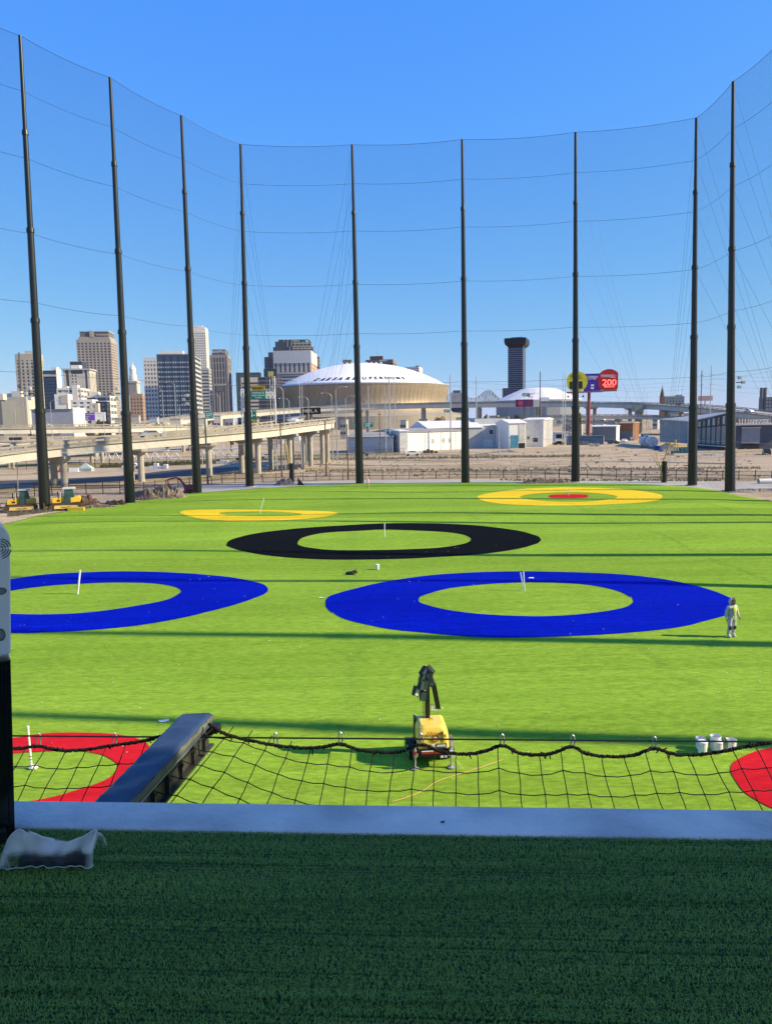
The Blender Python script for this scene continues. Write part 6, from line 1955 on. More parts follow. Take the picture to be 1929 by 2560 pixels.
bucket('lidded white bucket in the front middle of the bucket group', 1795, 1882, .95, True)
bucket('rightmost white bucket of the group', 1827, 1876, 1.0, False)
p = G(876, 1440, .12); p.z = hgt(p.x, p.y)
t = thing('tool_heap', p, 'dark bag with tools lying left of the single bucket', 'bag')
bb = MB(); bb.ball(p + Vector((0, 0, .1)), .28, 12, (1.3, .6, .5)); bb.ball(p + Vector((.3, .1, .16)), .15, 10, (1.2, .6, .8)); bb.build('bag', M_['black'], t, True)
bb = MB(); bb.tube(p + Vector((-.2, 0, .05)), p + Vector((.45, .1, .4)), .02, .02, 6); bb.tube(p + Vector((-.35, -.1, .03)), p + Vector((.2, .15, .22)), .018, .018, 6); bb.build('tool', M_['black'], t, True)
# orange cord
pts = [(1255, 1907), (1200, 1926), (1140, 1945), (1090, 1962), (1055, 1985), (1010, 2003), (980, 2012)]
cp = [G(*q, .02) for q in pts]
cp = [Vector((q.x, q.y, hgt(q.x, q.y) + .03)) for q in crom([tuple(q) for q in cp], 6, False)]
bb = MB(); bb.path(cp, .009, 6); bb.build('cord', mat('cord_orange', (.72, .42, .20)), None, label='pale orange cord lying on the turf behind the near net', cat='cord')
# scraps and infill specks
r_ = random.Random(5)
bb = MB()
for _ in range(420):
    px, py = r_.uniform(40, 1900), 1260 + 640 * r_.random() ** 1.2
    p = G(px, py, .1); p.z = hgt(p.x, p.y) + .03
    s_ = r_.uniform(.012, .035) * (1 + p.y / 60)
    a = r_.uniform(0, 3.14)
    d1, d2 = Vector((math.cos(a), math.sin(a), 0)) * s_, Vector((-math.sin(a), math.cos(a), r_.uniform(0, .6))) * s_ * .5
    k = len(bb.v)
    bb.v.extend([tuple(p - d1), tuple(p + d2), tuple(p + d1), tuple(p - d2)]); bb.f.append((k, k + 1, k + 2, k + 3)); bb.m.append(0)
bb.build('turf_scraps', mat('scrap_pale', (.62, .64, .50), (.5, .52, .3), scale=2), None, label='tiny pale scraps of turf scattered over the field', cat='scraps', kind='stuff')
for px, py, ds in ((1403 / 1.7 * 1 - 20, 1515, 'between the two blue rings'), (408, 1813, 'left of the padded arm tip'), (1328, 1457, 'inside the right blue ring')):
    p = G(px, py, .1); p.z = hgt(p.x, p.y)
    bb = MB(); rows = [[p + Vector((.12 * i - .18 + r_.uniform(-.02, .02), .08 * j, .03 + .05 * r_.random())) for i in range(4)] for j in range(3)]; bb.grid(rows)
    o = bb.build('paper_scrap', M_['white'], None, label='crumpled white paper scrap lying on the turf ' + ds, cat='scrap', group='paper scraps'); so = o.modifiers.new('solid', 'SOLIDIFY'); so.thickness = .01

# ------------------------------------------------------------------ mobile light tower
p = G(1075, 1900, .05); p.z = hgt(p.x, p.y)
t = thing('light_tower', p, 'yellow trailer-mounted light tower with its black mast folded', 'light tower', None, R(4))
Yb = mat('tower_yellow', (.85, .60, .09), (.80, .55, .08), rough=.35, spec=.5, scale=1.5)
XZm = Matrix(((0, 0, 1, 0), (1, 0, 0, 0), (0, 1, 0, 0), (0, 0, 0, 1)))       # profile (y,z) extruded along x
def tb(name, m, parent=None, bevel=0.0, fn=None, smooth=False):
    bb = MB(); fn(bb); return bb.build(name, m, parent or t, bevel=bevel, smooth=smooth)
# moulded hood: wider below, rounded at the right shoulder
def hood_fn(bb):
    rows = []
    prof = [(-.45, .52, .60), (-.45, .52, .85), (-.45, .51, 1.02), (-.43, .48, 1.14), (-.39, .43, 1.20)]
    for (x0, x1, z) in prof:
        f = (z - .60) / .60
        y0, y1 = -.62 + .14 * f * f, .55 - .03 * f
        n = 6
        row = []
        c = .07 + .10 * f
        row += [(x0, y0 + c * .6, z), (x0 + c * .5, y0 + c * .15, z), (x0 + c, y0, z), (x1 - c, y0, z), (x1 - c * .4, y0 + c * .2, z), (x1, y0 + c, z), (x1, y1, z), (x0, y1, z)]
        row.append(row[0])
        rows.append(row)
    bb.grid(rows)
    top = [Vector(q) for q in rows[-1][:-1]]
    cc = sum(top, Vector()) / len(top)
    r2 = [tuple(cc + (q - cc) * .82 + Vector((0, 0, .055))) for q in top]
    bb.grid([rows[-1], r2 + [r2[0]]])
    bb.add(r2, [tuple(range(len(r2)))])
hood_o = tb('hood', Yb, None, .015, hood_fn)
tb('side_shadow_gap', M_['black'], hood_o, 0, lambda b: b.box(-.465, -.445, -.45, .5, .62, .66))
tb('panel_seam', mat('seam_brown', (.25, .13, .02)), hood_o, 0, lambda b: (b.box(.33, .342, -.62, -.54, .78, 1.12), b.box(-.35, -.34, -.635, -.58, .64, 1.08)))
tb('rear_cap', M_['black'], None, .03, lambda b: b.box(-.47, -.39, .18, .58, .62, 1.24))
tb('frame', M_['black'], None, .02, lambda b: (b.box(-.46, .50, -.66, .74, .34, .60), b.box(-.38, .42, -.78, -.66, .40, .52)))
tb('red_stripe', M_['red'], None, 0, lambda b: b.box(-.36, .36, -.795, -.775, .50, .57))
tb('reflector', wt, None, 0, lambda b: (b.box(.22, .32, -.80, -.78, .36, .42), b.box(.36, .42, -.80, -.78, .36, .42)))
tb('light_bar', wt, None, 0, lambda b: b.box(-.36, .0, -.80, -.785, .575, .60))
for s_ in (-1, 1):
    w = tb('wheel', M_['rubber'], None, .03, lambda b: b.tube((s_ * .58 - .09, .05, .29), (s_ * .58 + .09, .05, .29), .29, .29, 24))
    tb('rim', M_['paleg'], w, 0, lambda b: b.tube((s_ * .675 - .012, .05, .29), (s_ * .675 + .012, .05, .29), .17, .15, 18))
    def fend(b):
        rows = []
        for i in range(9):
            a = math.pi * (.02 + .96 * i / 8)
            rows.append([(s_ * .46, .05 + .37 * math.cos(a), .30 + .37 * math.sin(a)), (s_ * .72, .05 + .37 * math.cos(a), .30 + .37 * math.sin(a))])
        b.grid(rows)
    f_ = tb('fender', M_['black'] if s_ < 0 else mat('fender_grey', (.10, .10, .105), rough=.5), None, 0, fend, True)
    so = f_.modifiers.new('solid', 'SOLIDIFY'); so.thickness = .025
    o = tb('outrigger', M_['galv'], None, 0, lambda b: (b.tube((s_ * .56, -.72, .0), (s_ * .56, -.72, .72), .035, .035, 10), b.tube((s_ * .56, -.72, .36), (s_ * .56, -.72, .62), .05, .05, 10), b.box(s_ * .46 if s_ > 0 else -.58, .58 if s_ > 0 else -.46, -.76, -.68, .40, .48)))
    tb('foot_plate', M_['galv'], o, 0, lambda b: b.lathe([(.12, .005), (.13, .03), (.05, .05)], (s_ * .56, -.72, 0), 14))
    tb('tail_light', wt if s_ > 0 else M_['red'], None, 0, lambda b: b.box(s_ * .56 - .05, s_ * .56 + .05, -.80, -.76, .50, .58))
tb('hitch', M_['black'], None, 0, lambda b: b.path([(0, .74, .42), (0, 1.5, .38)], .045, 8))
mst = tb('mast', M_['black'], None, .008, lambda b: (b.box(-.105, .03, .16, .30, .6, 2.50), b.box(-.085, .01, .14, .16, 1.26, 2.50)))
tb('mast_head', M_['black'], None, .01, lambda b: (b.box(-.16, .10, .10, .36, 2.40, 2.54), b.box(-.24, .14, .18, .28, 2.52, 2.60)))
Mb = Matrix.Translation((.15, .22, 2.30)) @ Matrix.Rotation(R(-10), 4, 'Y')
tb('folded_boom', M_['black'], None, .008, lambda b: b.box(-.06, .09, -.07, .07, -.78, .06, Mb))
tb('boom_latch', mat('latch_cream', (.72, .68, .50)), None, 0, lambda b: (b.box(.06, .14, .16, .28, 1.56, 1.66), b.path([(.10, .2, 1.54), (.28, .18, 1.56), (.38, .16, 1.60), (.45, .15, 1.57)], .016, 6), b.box(.05, .28, .14, .2, 1.51, 1.545)))
lampm = mat('lamp_lens', (.55, .56, .54), rough=.2, spec=.6)
for i, (x, y, z, ry, rz_) in enumerate(((-.17, .12, 2.62, 30, 20), (.01, .10, 2.64, -15, -10), (-.21, .14, 2.22, -15, 10), (-.40, .05, 2.20, 22, 30), (-.13, .02, 2.42, 8, 0), (.06, .13, 2.46, -30, 0), (-.24, .0, 2.40, 18, 25), (-.20, .05, 2.05, 5, 5), (-.14, .16, 2.78, 55, 40), (.03, .18, 2.80, -50, -30))):
    M = Matrix.Translation((x, y, z)) @ Matrix.Rotation(R(rz_), 4, 'Z') @ Matrix.Rotation(R(ry), 4, 'Y')
    lb = MB(); lb.prism([(-.095, -.15), (.095, -.15), (.12, .15), (-.12, .15)], -.07, .09, M @ Matrix(((1, 0, 0, 0), (0, 0, 1, 0), (0, 1, 0, 0), (0, 0, 0, 1)))); o = lb.build('floodlight', M_['black'], t, bevel=.015)
    lb = MB(); lb.box(-.085, .085, -.085, -.072, -.125, .125, M)
    lb.build('lens', lampm if i in (2, 3) else M_['glass'], o)
    lb = MB(); lb.path([M @ Vector((-.13, .03, 0)), M @ Vector((0, .14, 0)), M @ Vector((.13, .03, 0))], .014, 6); lb.build('bracket', M_['black'], o)
tb('coil_cable', M_['black'], None, 0, lambda b: b.path([(-.17 + .045 * math.cos(a * .9), .18 + .045 * math.sin(a * .9), 1.30 + .0085 * a) for a in range(0, 90)], .008, 5))
tb('loose_cable', M_['black'], None, 0, lambda b: b.path([(-.20, .15, 2.2), (-.38, .1, 1.98), (-.30, .12, 1.85), (-.18, .17, 2.05), (-.12, .18, 2.4)], .01, 5))
brn = mat('decal_brown', (.32, .13, .02)); 
lettering('Allmand', .15, brn, hood_o, (.05, -.592, 1.06), (1, 0, 0), (0, .16, 1), extrude=.003, shear=.2, bold=.002, world=False)
def disc(b, r0, r1, x, z, y, n=24):
    P = [(x + r_ * math.cos(2 * math.pi * i / n), y + .05 * (z + r_ * math.sin(2 * math.pi * i / n) - .9), z + r_ * math.sin(2 * math.pi * i / n)) for r_ in (r0, r1) for i in range(n)]
    b.add(P, [(i, (i + 1) % n, n + (i + 1) % n, n + i) for i in range(n)])
tb('decal_ring', mat('decal_dark', (.10, .04, .02)), hood_o, 0, lambda b: disc(b, .085, .11, .08, .90, -.618))
tb('decal_disc', mat('decal_orange', (.75, .30, .04)), hood_o, 0, lambda b: disc(b, .002, .084, .08, .90, -.617))
tb('decal_mark', wt, hood_o, 0, lambda b: (disc(b, .002, .04, .11, .89, -.621, 12), disc(b, .002, .028, .10, .925, -.621, 12)))
tb('sticker', M_['black'], hood_o, 0, lambda b: (b.box(-.28, -.05, -.636, -.62, .64, .72), b.box(.10, .44, -.636, -.62, .63, .74)))
tb('sticker_label', wt, hood_o, 0, lambda b: (b.box(-.24, -.07, -.641, -.637, .655, .70), b.box(.13, .41, -.641, -.637, .65, .715), b.box(-.02, .07, -.636, -.62, .64, .72)))
tb('side_decal', brn, hood_o, 0, lambda b: (b.box(.39, .43, -.58, -.565, .92, .95), b.box(.39, .43, -.58, -.565, .97, 1.01)))
tb('lifting_eye', M_['black'], None, 0, lambda b: b.path([(.04 + .05 * math.cos(a * .5), .0, 1.27 + .05 * math.sin(a * .5)) for a in range(13)], .012, 6))
cb = MB(); cb.path([(.6, -.6, .45), (.72, -.7, .2), (.85, -.8, .05), (.9, -.85, .02)], .012, 5); cb.build('power_cord', mat('cord_cream', (.7, .62, .35)), t)

weeds('weeds', 'low dry tufts spread over the dirt lot', 620, 1500, 1150, 1140, .5, 2600, mat('tuft_olive', (.17, .16, .07), (.27, .22, .12), scale=.2), 6)
weeds('weeds', 'sparse tufts on the near side of the dirt lot', 760, 1900, 1178, 1170, .4, 1500, mat('tuft_olive', (.17, .16, .07)), 7)
# ------------------------------------------------------------------ the hitting bay
FZ = CAMH - 1.6
e0, e1 = G(35, 2000, FZ), G(1929, 2024, FZ)         # ledge, outer edge
i0, i1 = G(35, 2066, FZ), G(1929, 2102, FZ)         # ledge, inner edge
bu = (e1 - e0).normalized()                          # along the building front
bn = Vector((-bu.y, bu.x, 0))                        # out over the field
def onfront(s, out, z):                              # s along the front (0 in front of the camera), out beyond the ledge edge
    c = e0 + bu * ((Vector((0, 0, FZ)) - e0).dot(bu))
    return Vector((c.x, c.y, 0)) + bu * s + bn * out + Vector((0, 0, z))
o0 = onfront(0, 0, 0)
BM = Matrix(((bu.x, bn.x, 0, o0.x), (bu.y, bn.y, 0, o0.y), (0, 0, 1, 0), (0, 0, 0, 1)))
BMi = BM.inverted()
din0, din1 = (BMi @ i0), (BMi @ i1)
lw = -(din0.y + din1.y) / 2
conc = mat('ledge_concrete', (.72, .76, .78), (.40, .44, .47), rough=.55, scale=2.6, detail=12, bump=.25, bscale=30, lo=.3, hi=.72)
bb = MB(); bb.box(-9, 9, -lw, 0, FZ - .35, FZ, BM); bb.build('ledge', conc, kind='structure', bevel=.012)
bb = MB(); bb.box(-9, 9, -7, -lw - .003, FZ - .35, FZ - .008, BM); bb.build('bay_floor', mat('backing', (.02, .06, .02)), kind='structure')
bb = MB(); bb.box(-11, 24, -9, .12, FZ + 6.4, FZ + 6.9, BM); bb.build('bay_roof', mat('soffit', (.78, .78, .78)), kind='structure')  # unseen roof: shades the bay, set high and pale to let skylight in
bb = MB(); bb.box(-11, 24, -9.3, -7, -.1, FZ + 1.1, BM); bb.build('bay_back_wall', mat('bay_wall', (.5, .5, .5)), kind='structure')  # unseen wall, kept low so skylight reaches the bay from behind
bb = MB(); bb.box(-11, 24, -6.9, -.05, -.1, FZ - .36, BM); bb.build('lower_building', mat('lower_wall', (.25, .25, .26)), kind='structure')
# turf pile on the bay floor: short curled fibres in tufted rows
g = np.random.default_rng(4)
N = 300000
sx = g.uniform(-2.3, 2.3, N)
dv = -lw - .004 - g.uniform(0, 1.35, N)
row = .0175
dv = np.round(dv / row) * row + g.normal(0, .0036, N)
dv = np.minimum(dv, -lw - .003)
band = .5 + .5 * np.sin(dv * 61 + 1.3 * np.sin(sx * .7)) * np.sin(dv * 23 + 1)
h = g.uniform(.0065, .0125, N) * (.85 + .25 * band)
rown = np.round(dv / row).astype(int)
brush = g.normal(0, 1, 4000)
brush = np.convolve(brush, np.ones(2) / 1.5, 'same')
br = brush[(rown % 3000) + 500] * (.6 + .4 * np.sin(sx * 1.3 + rown * .37))
ang = np.where(g.random(N) < .45 + .2 * np.tanh(br), -np.pi / 2, np.pi / 2) + g.normal(0, .9, N)
lean = g.uniform(.3, 1.4, N)
h = h * (1 + .42 * np.clip(br, -1.0, 1.8))
wd_ = g.uniform(.0008, .0015, N)
bx, by = np.cos(ang), np.sin(ang)
base = np.stack([sx, dv, np.full(N, FZ - .008)], 1)
side = np.stack([-by * wd_, bx * wd_, np.zeros(N)], 1)
mid = base + np.stack([bx * h * lean * .35, by * h * lean * .35, h * .75], 1)
tip = base + np.stack([bx * h * lean * 1.1, by * h * lean * 1.1, h * (1.05 - .25 * lean)], 1)
V_ = np.stack([base - side, base + side, mid + side * .8, mid - side * .8, tip], 1).reshape(-1, 3)
Mm = np.array(BM)
V_ = V_ @ Mm[:3, :3].T + Mm[:3, 3]
me = bpy.data.meshes.new('turf_pile')
k5 = np.arange(N) * 5
loops = np.stack([k5, k5 + 1, k5 + 2, k5, k5 + 2, k5 + 3, k5 + 3, k5 + 2, k5 + 4], 1).reshape(-1)
me.vertices.add(N * 5); me.vertices.foreach_set('co', V_.reshape(-1).astype(np.float32))
me.loops.add(N * 9); me.loops.foreach_set('vertex_index', loops.astype(np.int32))
me.polygons.add(N * 3); me.polygons.foreach_set('loop_start', (np.arange(N * 3) * 3).astype(np.int32))
me.update(calc_edges=True); me.validate()
me.materials.append(mat('bay_turf', (.135, .29, .065), (.22, .41, .10), rough=.6, scale=3.2, stretch=(.25, 6, 1), detail=8, spec=.25, lo=.3, hi=.7))
o = bpy.data.objects.new('turf_pile', me); COL.objects.link(o)
tag(o, 'dark green turf pile covering the bay floor in the foreground', 'turf', kind='stuff')
p = G(1105, 2057, FZ); bb = MB(); bb.ball(p + Vector((0, 0, .003)), .006, 8, (1.2, .8, .5)); bb.ball(p + Vector((.006, .002, .003)), .004, 6); bb.build('pebble', M_['black'], None, label='tiny dark crumb lying on the concrete ledge', cat='crumb')

# padded outrigger arm
AZ = FZ - .22
nl, nr, fl, fr = G(230, 2008, AZ), G(314, 2008, AZ), G(449, 1786, AZ), G(530, 1782, AZ)
ax = ((fl + fr) / 2 - (nl + nr) / 2).normalized()
nl, nr = nl - ax * .5, nr - ax * .5
t = thing('outrigger_boom', (fl.x, fl.y, 0), 'blue padded steel arm reaching out over the field at the lower left', 'net arm')
rows_t = []
NU = 46
rr = random.Random(11)
ph = [rr.uniform(0, 6.28) for _ in range(NU + 1)]
for i in range(NU + 1):
    f = i / NU
    a, c = nl.lerp(fl, f), nr.lerp(fr, f)
    row = []
    for j in range(13):
        u = j / 12
        q = a.lerp(c, u)
        q = q + ax * (.010 * math.sin(u * 3 + f * 9))
        wr = .0034 * math.sin(f * 95 + 2.2 * u + 1.5 * math.sin(f * 17)) * (.4 + .6 * math.sin(f * 31 + 1) ** 2) + .004 * math.sin(f * 41 - 3 * u)
        edge = min(u, 1 - u)
        q.z += wr * (1 if edge > .05 else .3) - (.012 if edge < .04 else 0) + (-.006 if abs(f - .52) < .014 else 0)
        row.append(q)
    w = (c - a).normalized()
    row = [row[0] - Vector((0, 0, .05)) - w * .004] + row + [row[-1] + w * .005 - Vector((0, 0, .012)), row[-1] + w * .003 - Vector((0, 0, .055))]
    rows_t.append(row)
last = [q + ax * .004 - Vector((0, 0, .055)) for q in rows_t[-1]]
bb = MB(); bb.grid(rows_t + [last])
pad = bb.build('pad', mat('navy_vinyl', (.020, .040, .090), (.030, .056, .12), rough=.46, spec=.5, scale=6), t, True, smooth=True)
w = (nr - nl).normalized()
bb = MB()
rows = []
for i in range(41):
    f = i / 40
    q = nr.lerp(fr, f)
    k_ = .003 * math.sin(f * 70) + .002 * math.sin(f * 33)
    rows.append([q + w * (.006 + k_) - Vector((0, 0, .012)), q + w * (.012 + k_) - Vector((0, 0, .024)), q + w * (.011 + k_) - Vector((0, 0, .04)), q + w * .004 - Vector((0, 0, .05))])
bb.grid(rows)
bb.build('pad_lit_side', mat('lit_side_grey', (.12, .125, .10), (.075, .08, .065), rough=.6, scale=14), pad, True, smooth=True)  # pad's sun-facing side: the light is put into a paler grey-olive colour
bb = MB()
am = Matrix(((ax.x, w.x, 0, nl.x), (ax.y, w.y, 0, nl.y), (0, 0, 1, AZ), (0, 0, 0, 1)))
LA = (fr - nr).length
wd2 = (nr - nl).length
bb.box(0, LA - .02, .01, wd2 + .014, -.072, -.060, am)
bb.build('top_flange', mat('beam_grey', (.20, .21, .21), (.15, .155, .155), rough=.5, scale=4), t, True)
bb = MB(); bb.box(0, LA - .01, wd2 * .90, wd2 * .94, -.20, -.073, am); bb.box(0, LA, wd2 * .70, wd2 * 1.12, -.215, -.202, am)
for i in range(9):
    bb.box(LA * (i + .3) / 9, LA * (i + .3) / 9 + .012, wd2 * .72, wd2 * 1.08, -.20, -.074, am)
bb.build('steel_beam', mat('beam_dark', (.045, .047, .046), (.03, .032, .031), rough=.5, scale=4), t, True)
bb = MB(); bb.box(LA - .03, LA + .012, .0, wd2 + .02, -.14, -.064, am); bb.box(LA - .05, LA + .03, wd2 * .75, wd2 + .06, -.12, -.08, am); bb.build('end_plate', M_['black'], t, True)

# front cable, scalloped rope, clips and the near net
CZ = FZ - .30
cl0, cl1 = G(35, 1840, CZ), G(1929, 1855, CZ)
cu = (cl1 - cl0).normalized()
cn = Vector((-cu.y, cu.x, 0))
def in_plane(px, py):                                # on the upright plane that holds the cable
    d = ray(px, py)
    k = (cl0 - CAM).dot(cn) / d.dot(cn)
    return CAM + d * k
bb = MB(); bb.path([cl0 - cu * 1.5, cl0, cl1, cl1 + cu * 2], .0055, 8); bb.build('net_cable', M_['black'], None, label='straight black cable stretched along the front of the near net', cat='cable')
ropeL = [C_(-60, 466), C_(60, 470), C_(165, 459), C_(220, 470), C_(290, 479), C_(385, 472), C_(495, 455), C_(580, 443), C_(655, 428), C_(720, 410)]
ropeR = [C_(905, 366), C_(935, 384), C_(965, 403), C_(1060, 432), C_(1190, 455), E_(280, 107), E_(340, 104), E_(390, 95), E_(440, 111), E_(500, 119), E_(570, 117), E_(630, 97), E_(690, 118), E_(760, 125), E_(820, 116), E_(870, 100), E_(920, 122), E_(970, 127), E_(1020, 122),
         E_(1075, 103), E_(1120, 124), E_(1190, 133), E_(1260, 128), E_(1318, 108), E_(1370, 124), E_(1430, 128), E_(1490, 122), E_(1530, 115), E_(1600, 101), E_(1667, 91), E_(1760, 76), E_(1860, 84), E_(1960, 78)]
def near_net(label, rp, clips, seed, nrows, s0, fan, edge=None):
    r_ = random.Random(seed)
    P = [in_plane(*q) for q in rp]
    P = crom([tuple(q) for q in P], 8, False)
    t = thing('barrier_net', (P[0].x, P[0].y, 0), label, 'net')
    fine = []
    for i in range(len(P) - 1):
        for k in range(4):
            q = P[i].lerp(P[i + 1], k / 4)
            fine.append(q + Vector((r_.uniform(-.003, .003), r_.uniform(-.003, .003), r_.uniform(-.004, .004))))
    bb = MB(); bb.path(fine, [.0098 + r_.uniform(-.0016, .002) for _ in fine], 7)
    for _ in range(int(len(fine) / 26)):
        q = r_.choice(fine); d = Vector((r_.uniform(-.5, .5), r_.uniform(-.5, .5), r_.uniform(-1, .6))).normalized() * r_.uniform(.02, .04)
        bb.path([q, q + d], [.006, .003], 5)
    bb.build('edge_rope', M_['rope'], t, True)
    L = [0.0]
    for a, c in zip(P, P[1:]):
        L.append(L[-1] + (c - a).length)
    def at(s):
        s = max(0, min(L[-1] - 1e-5, s))
        i = next(j for j in range(1, len(L)) if L[j] >= s)
        return P[i - 1].lerp(P[i], (s - L[i - 1]) / (L[i] - L[i - 1]))
    cell = .128
    n = int(L[-1] / cell)
    sm = []
    for i in range(n + 1):                            # the sag evens out further down the net
        zs = [at((i + k) * cell).z for k in range(-7, 8) if 0 <= i + k <= n]
        sm.append(sum(zs) / len(zs))
    dirv = (-cn * .74 - Vector((0, 0, .64))).normalized()
    node = []
    for j in range(nrows + 1):
        row = []
        for i in range(n + 1):
            q = at(i * cell)
            b_ = 1 - math.exp(-j / 2.6)
            q = Vector((q.x, q.y, q.z * (1 - b_) + sm[i] * b_))
            q = q + dirv * (cell * .98 * j) + cu * fan(i / n) * cell * j
            if edge:
                side_, ef = edge
                u = (i / n if side_ == 'l' else 1 - i / n) * L[-1] / .95
                b2 = max(0.0, 1 - u)
                b2 = b2 * b2 * (3 - 2 * b2)
                eg = ef(j)
                off = (q - (at(0) if side_ == 'l' else at(L[-1])))
                q = q.lerp(eg + cu * off.dot(cu) * 1.0 - Vector((0, 0, .10 * (1 - b2))), b2 * .92)
            q += Vector((r_.uniform(-1, 1), r_.uniform(-1, 1), r_.uniform(-1, 1))) * .006 * min(1, j)
            row.append(q)
        node.append(row)
    bb = MB()
    for j in range(nrows + 1):
        for i in range(n + 1):
            if i < n and j > 0:
                a, c = node[j][i], node[j][i + 1]
                m_ = (a + c) / 2 + dirv * .007
                bb.path([a, m_, c], .0031, 5)
            if j < nrows:
                a, c = node[j][i], node[j + 1][i]
                bb.path([a, (a + c) / 2 + cu * r_.uniform(-.004, .004), c], .0031, 5)
            if 0 < j:
                bb.ball(node[j][i], .0065, 6)
    bb.build('mesh_cord', M_['rope'], t, True, kind='stuff')
    for cx_, y0, y1 in clips:
        a, c = in_plane(cx_, y0), in_plane(cx_, y1)
        bb = MB()
        w_ = cu * .011
        pts = [a + w_ * .8, a + Vector((0, 0, .008)), a - w_ * .8, a.lerp(c, .5) - w_, c - w_ * .8, c - Vector((0, 0, .008)), c + w_ * .8, a.lerp(c, .5) + w_, a + w_ * .8]
        bb.path(pts, .0042, 6)
        bb.build('clip', M_['galv'], t, True)
    return t, node
near_net('black cord net left of the blue padded arm', ropeL, [(97, 1837, 1866), (287, 1836, 1863)], 1, 8, 0, lambda u: -.22 + .12 * u)
cR = [(689, 1835, 1866), (851, 1834, 1863), (1052, 1837, 1864), (1255, 1839, 1865), (1431, 1841, 1868), (1635, 1845, 1873), (1813, 1848, 1878)]
netR, node = near_net('black cord net hung in scallops right of the blue padded arm', ropeR, cR, 2, 9, 0, lambda u: -.1 + .42 * u * u, ('l', lambda j: fr - ax * (.165 * j) + w * .03 - Vector((0, 0, .075))))
# lashings from the net to the arm
bb = MB()
for j in range(1, 10):
    q = nr.lerp(fr, max(.02, 1 - j / 9.5)) + w * .02 - Vector((0, 0, .09))
    a = node[min(j, 9)][0]
    bb.path([q, (q + a) / 2 - Vector((0, 0, .03)), a], .0031, 5)
bb.build('lashing', M_['rope'], netR, True)

# grey kiosk with black cabinet at the left edge
kp = G(38, 2095, FZ)
kray = Vector((kp.x, kp.y, 0)).normalized()
ku = Vector((kray.y, -kray.x, 0))                    # to the right across the sight line
kv = (kray - ku * .05).normalized()                  # into the depth of the kiosk
def KX(px, py):                                      # local x and height on the kiosk's face
    d = ray(px, py)
    k = (kp - CAM).dot(kray) / d.dot(kray)
    q = CAM + d * k
    return (q - kp).dot(ku), q.z
kY = 0.0
xr_t = KX(31, 1420)[0]
xr_m = KX(28, 1642)[0]
xr_b = KX(37, 2080)[0]
zt_ = KX(15, 1300)[1]
zm = KX(28, 1642)[1]
t = thing('kiosk', kp, 'tall kiosk with grey plastic top and glossy black cabinet at left edge', 'kiosk')
XZm2 = Matrix(((ku.x, 0, kv.x, kp.x), (ku.y, 0, kv.y, kp.y), (0, 1, 0, 0), (0, 0, 0, 1)))
def rr_poly(x0, x1, z0, z1, r_, n=8):
    pts = [(x0, z0 - .035), (xr_m, z0 + .012)]
    for i in range(n + 1):
        a = math.pi / 2 * i / n
        pts.append((x1 - r_ + r_ * math.cos(a), z1 - r_ + r_ * math.sin(a)))
    for i in range(n + 1):
        a = math.pi / 2 + math.pi / 2 * i / n
        pts.append((x0 + r_ + r_ * math.cos(a), z1 - r_ + r_ * math.sin(a)))
    return pts
gk = mat('kiosk_grey', (.74, .74, .73), (.70, .70, .69), rough=.45, scale=2)
bb = MB(); bb.prism(rr_poly(xr_t - .50, xr_t, zm, zt_, .075), 0, .16, XZm2); bb.build('top_housing', gk, t, True, bevel=.006)
gd = mat('kiosk_dark_grey', (.10, .105, .115), rough=.5)
gx, gz = KX(0, 1372)
bb = MB()
for r0, r1 in ((.008, .012), (.017, .021), (.026, .030), (.035, .039)):
    for q in range(4):
        a0, a1 = math.pi / 2 * q + .14, math.pi / 2 * (q + 1) - .14
        n = 8
        A = [a0 + (a1 - a0) * i / n for i in range(n + 1)]
        P = [XZm2 @ Vector((gx + r_ * math.cos(a), gz + r_ * math.sin(a), -.0015)) for r_ in (r0, r1) for a in A]
        bb.add(P, [(i, i + 1, n + 2 + i, n + 1 + i) for i in range(n)])
bb.build('speaker_slot', gd, t, True)
for py, h_ in ((1478, .014), (1587, .024)):
    cx_, cz_ = KX(2, py)
    n = 20
    for nm_, f_, m_ in (('port', 1, gd), ('port_inset', .75, mat('kiosk_mid_grey', (.22, .23, .24)))):
        bb = MB(); P = [XZm2 @ Vector((cx_ + f_ * (.016 if h_ > .02 else .02) * math.cos(2 * math.pi * i / n), cz_ + f_ * h_ * math.sin(2 * math.pi * i / n), -.0015 - (1 - f_) * .003)) for i in range(n)]
        bb.add(P, [tuple(range(n))]); bb.build(nm_, m_, t, True)
gloss = mat('gloss_black', (.008, .008, .009), rough=.16, spec=.6)
bb = MB(); bb.prism([(xr_b - .52, FZ), (xr_b, FZ), (xr_m - .002, zm - .012), (xr_b - .52, zm - .022)], .004, .16, XZm2); bb.build('cabinet', gloss, t, True, bevel=.004)
bb = MB(); bb.prism([(xr_b - .022, FZ + .01), (xr_b - .018, FZ + .01), (xr_m - .018, zm - .03), (xr_m - .022, zm - .03)], .0, .0045, XZm2); bb.build('door_seam', mat('seam_black', (.002, .002, .002)), t, True)
bb = MB(); bb.prism([(xr_b - .56, FZ - .01), (xr_b - .03, FZ - .01), (xr_b - .03, FZ + .055), (xr_b - .56, FZ + .055)], -.03, .15, XZm2); bb.build('plinth', M_['black'], t, True, bevel=.005)

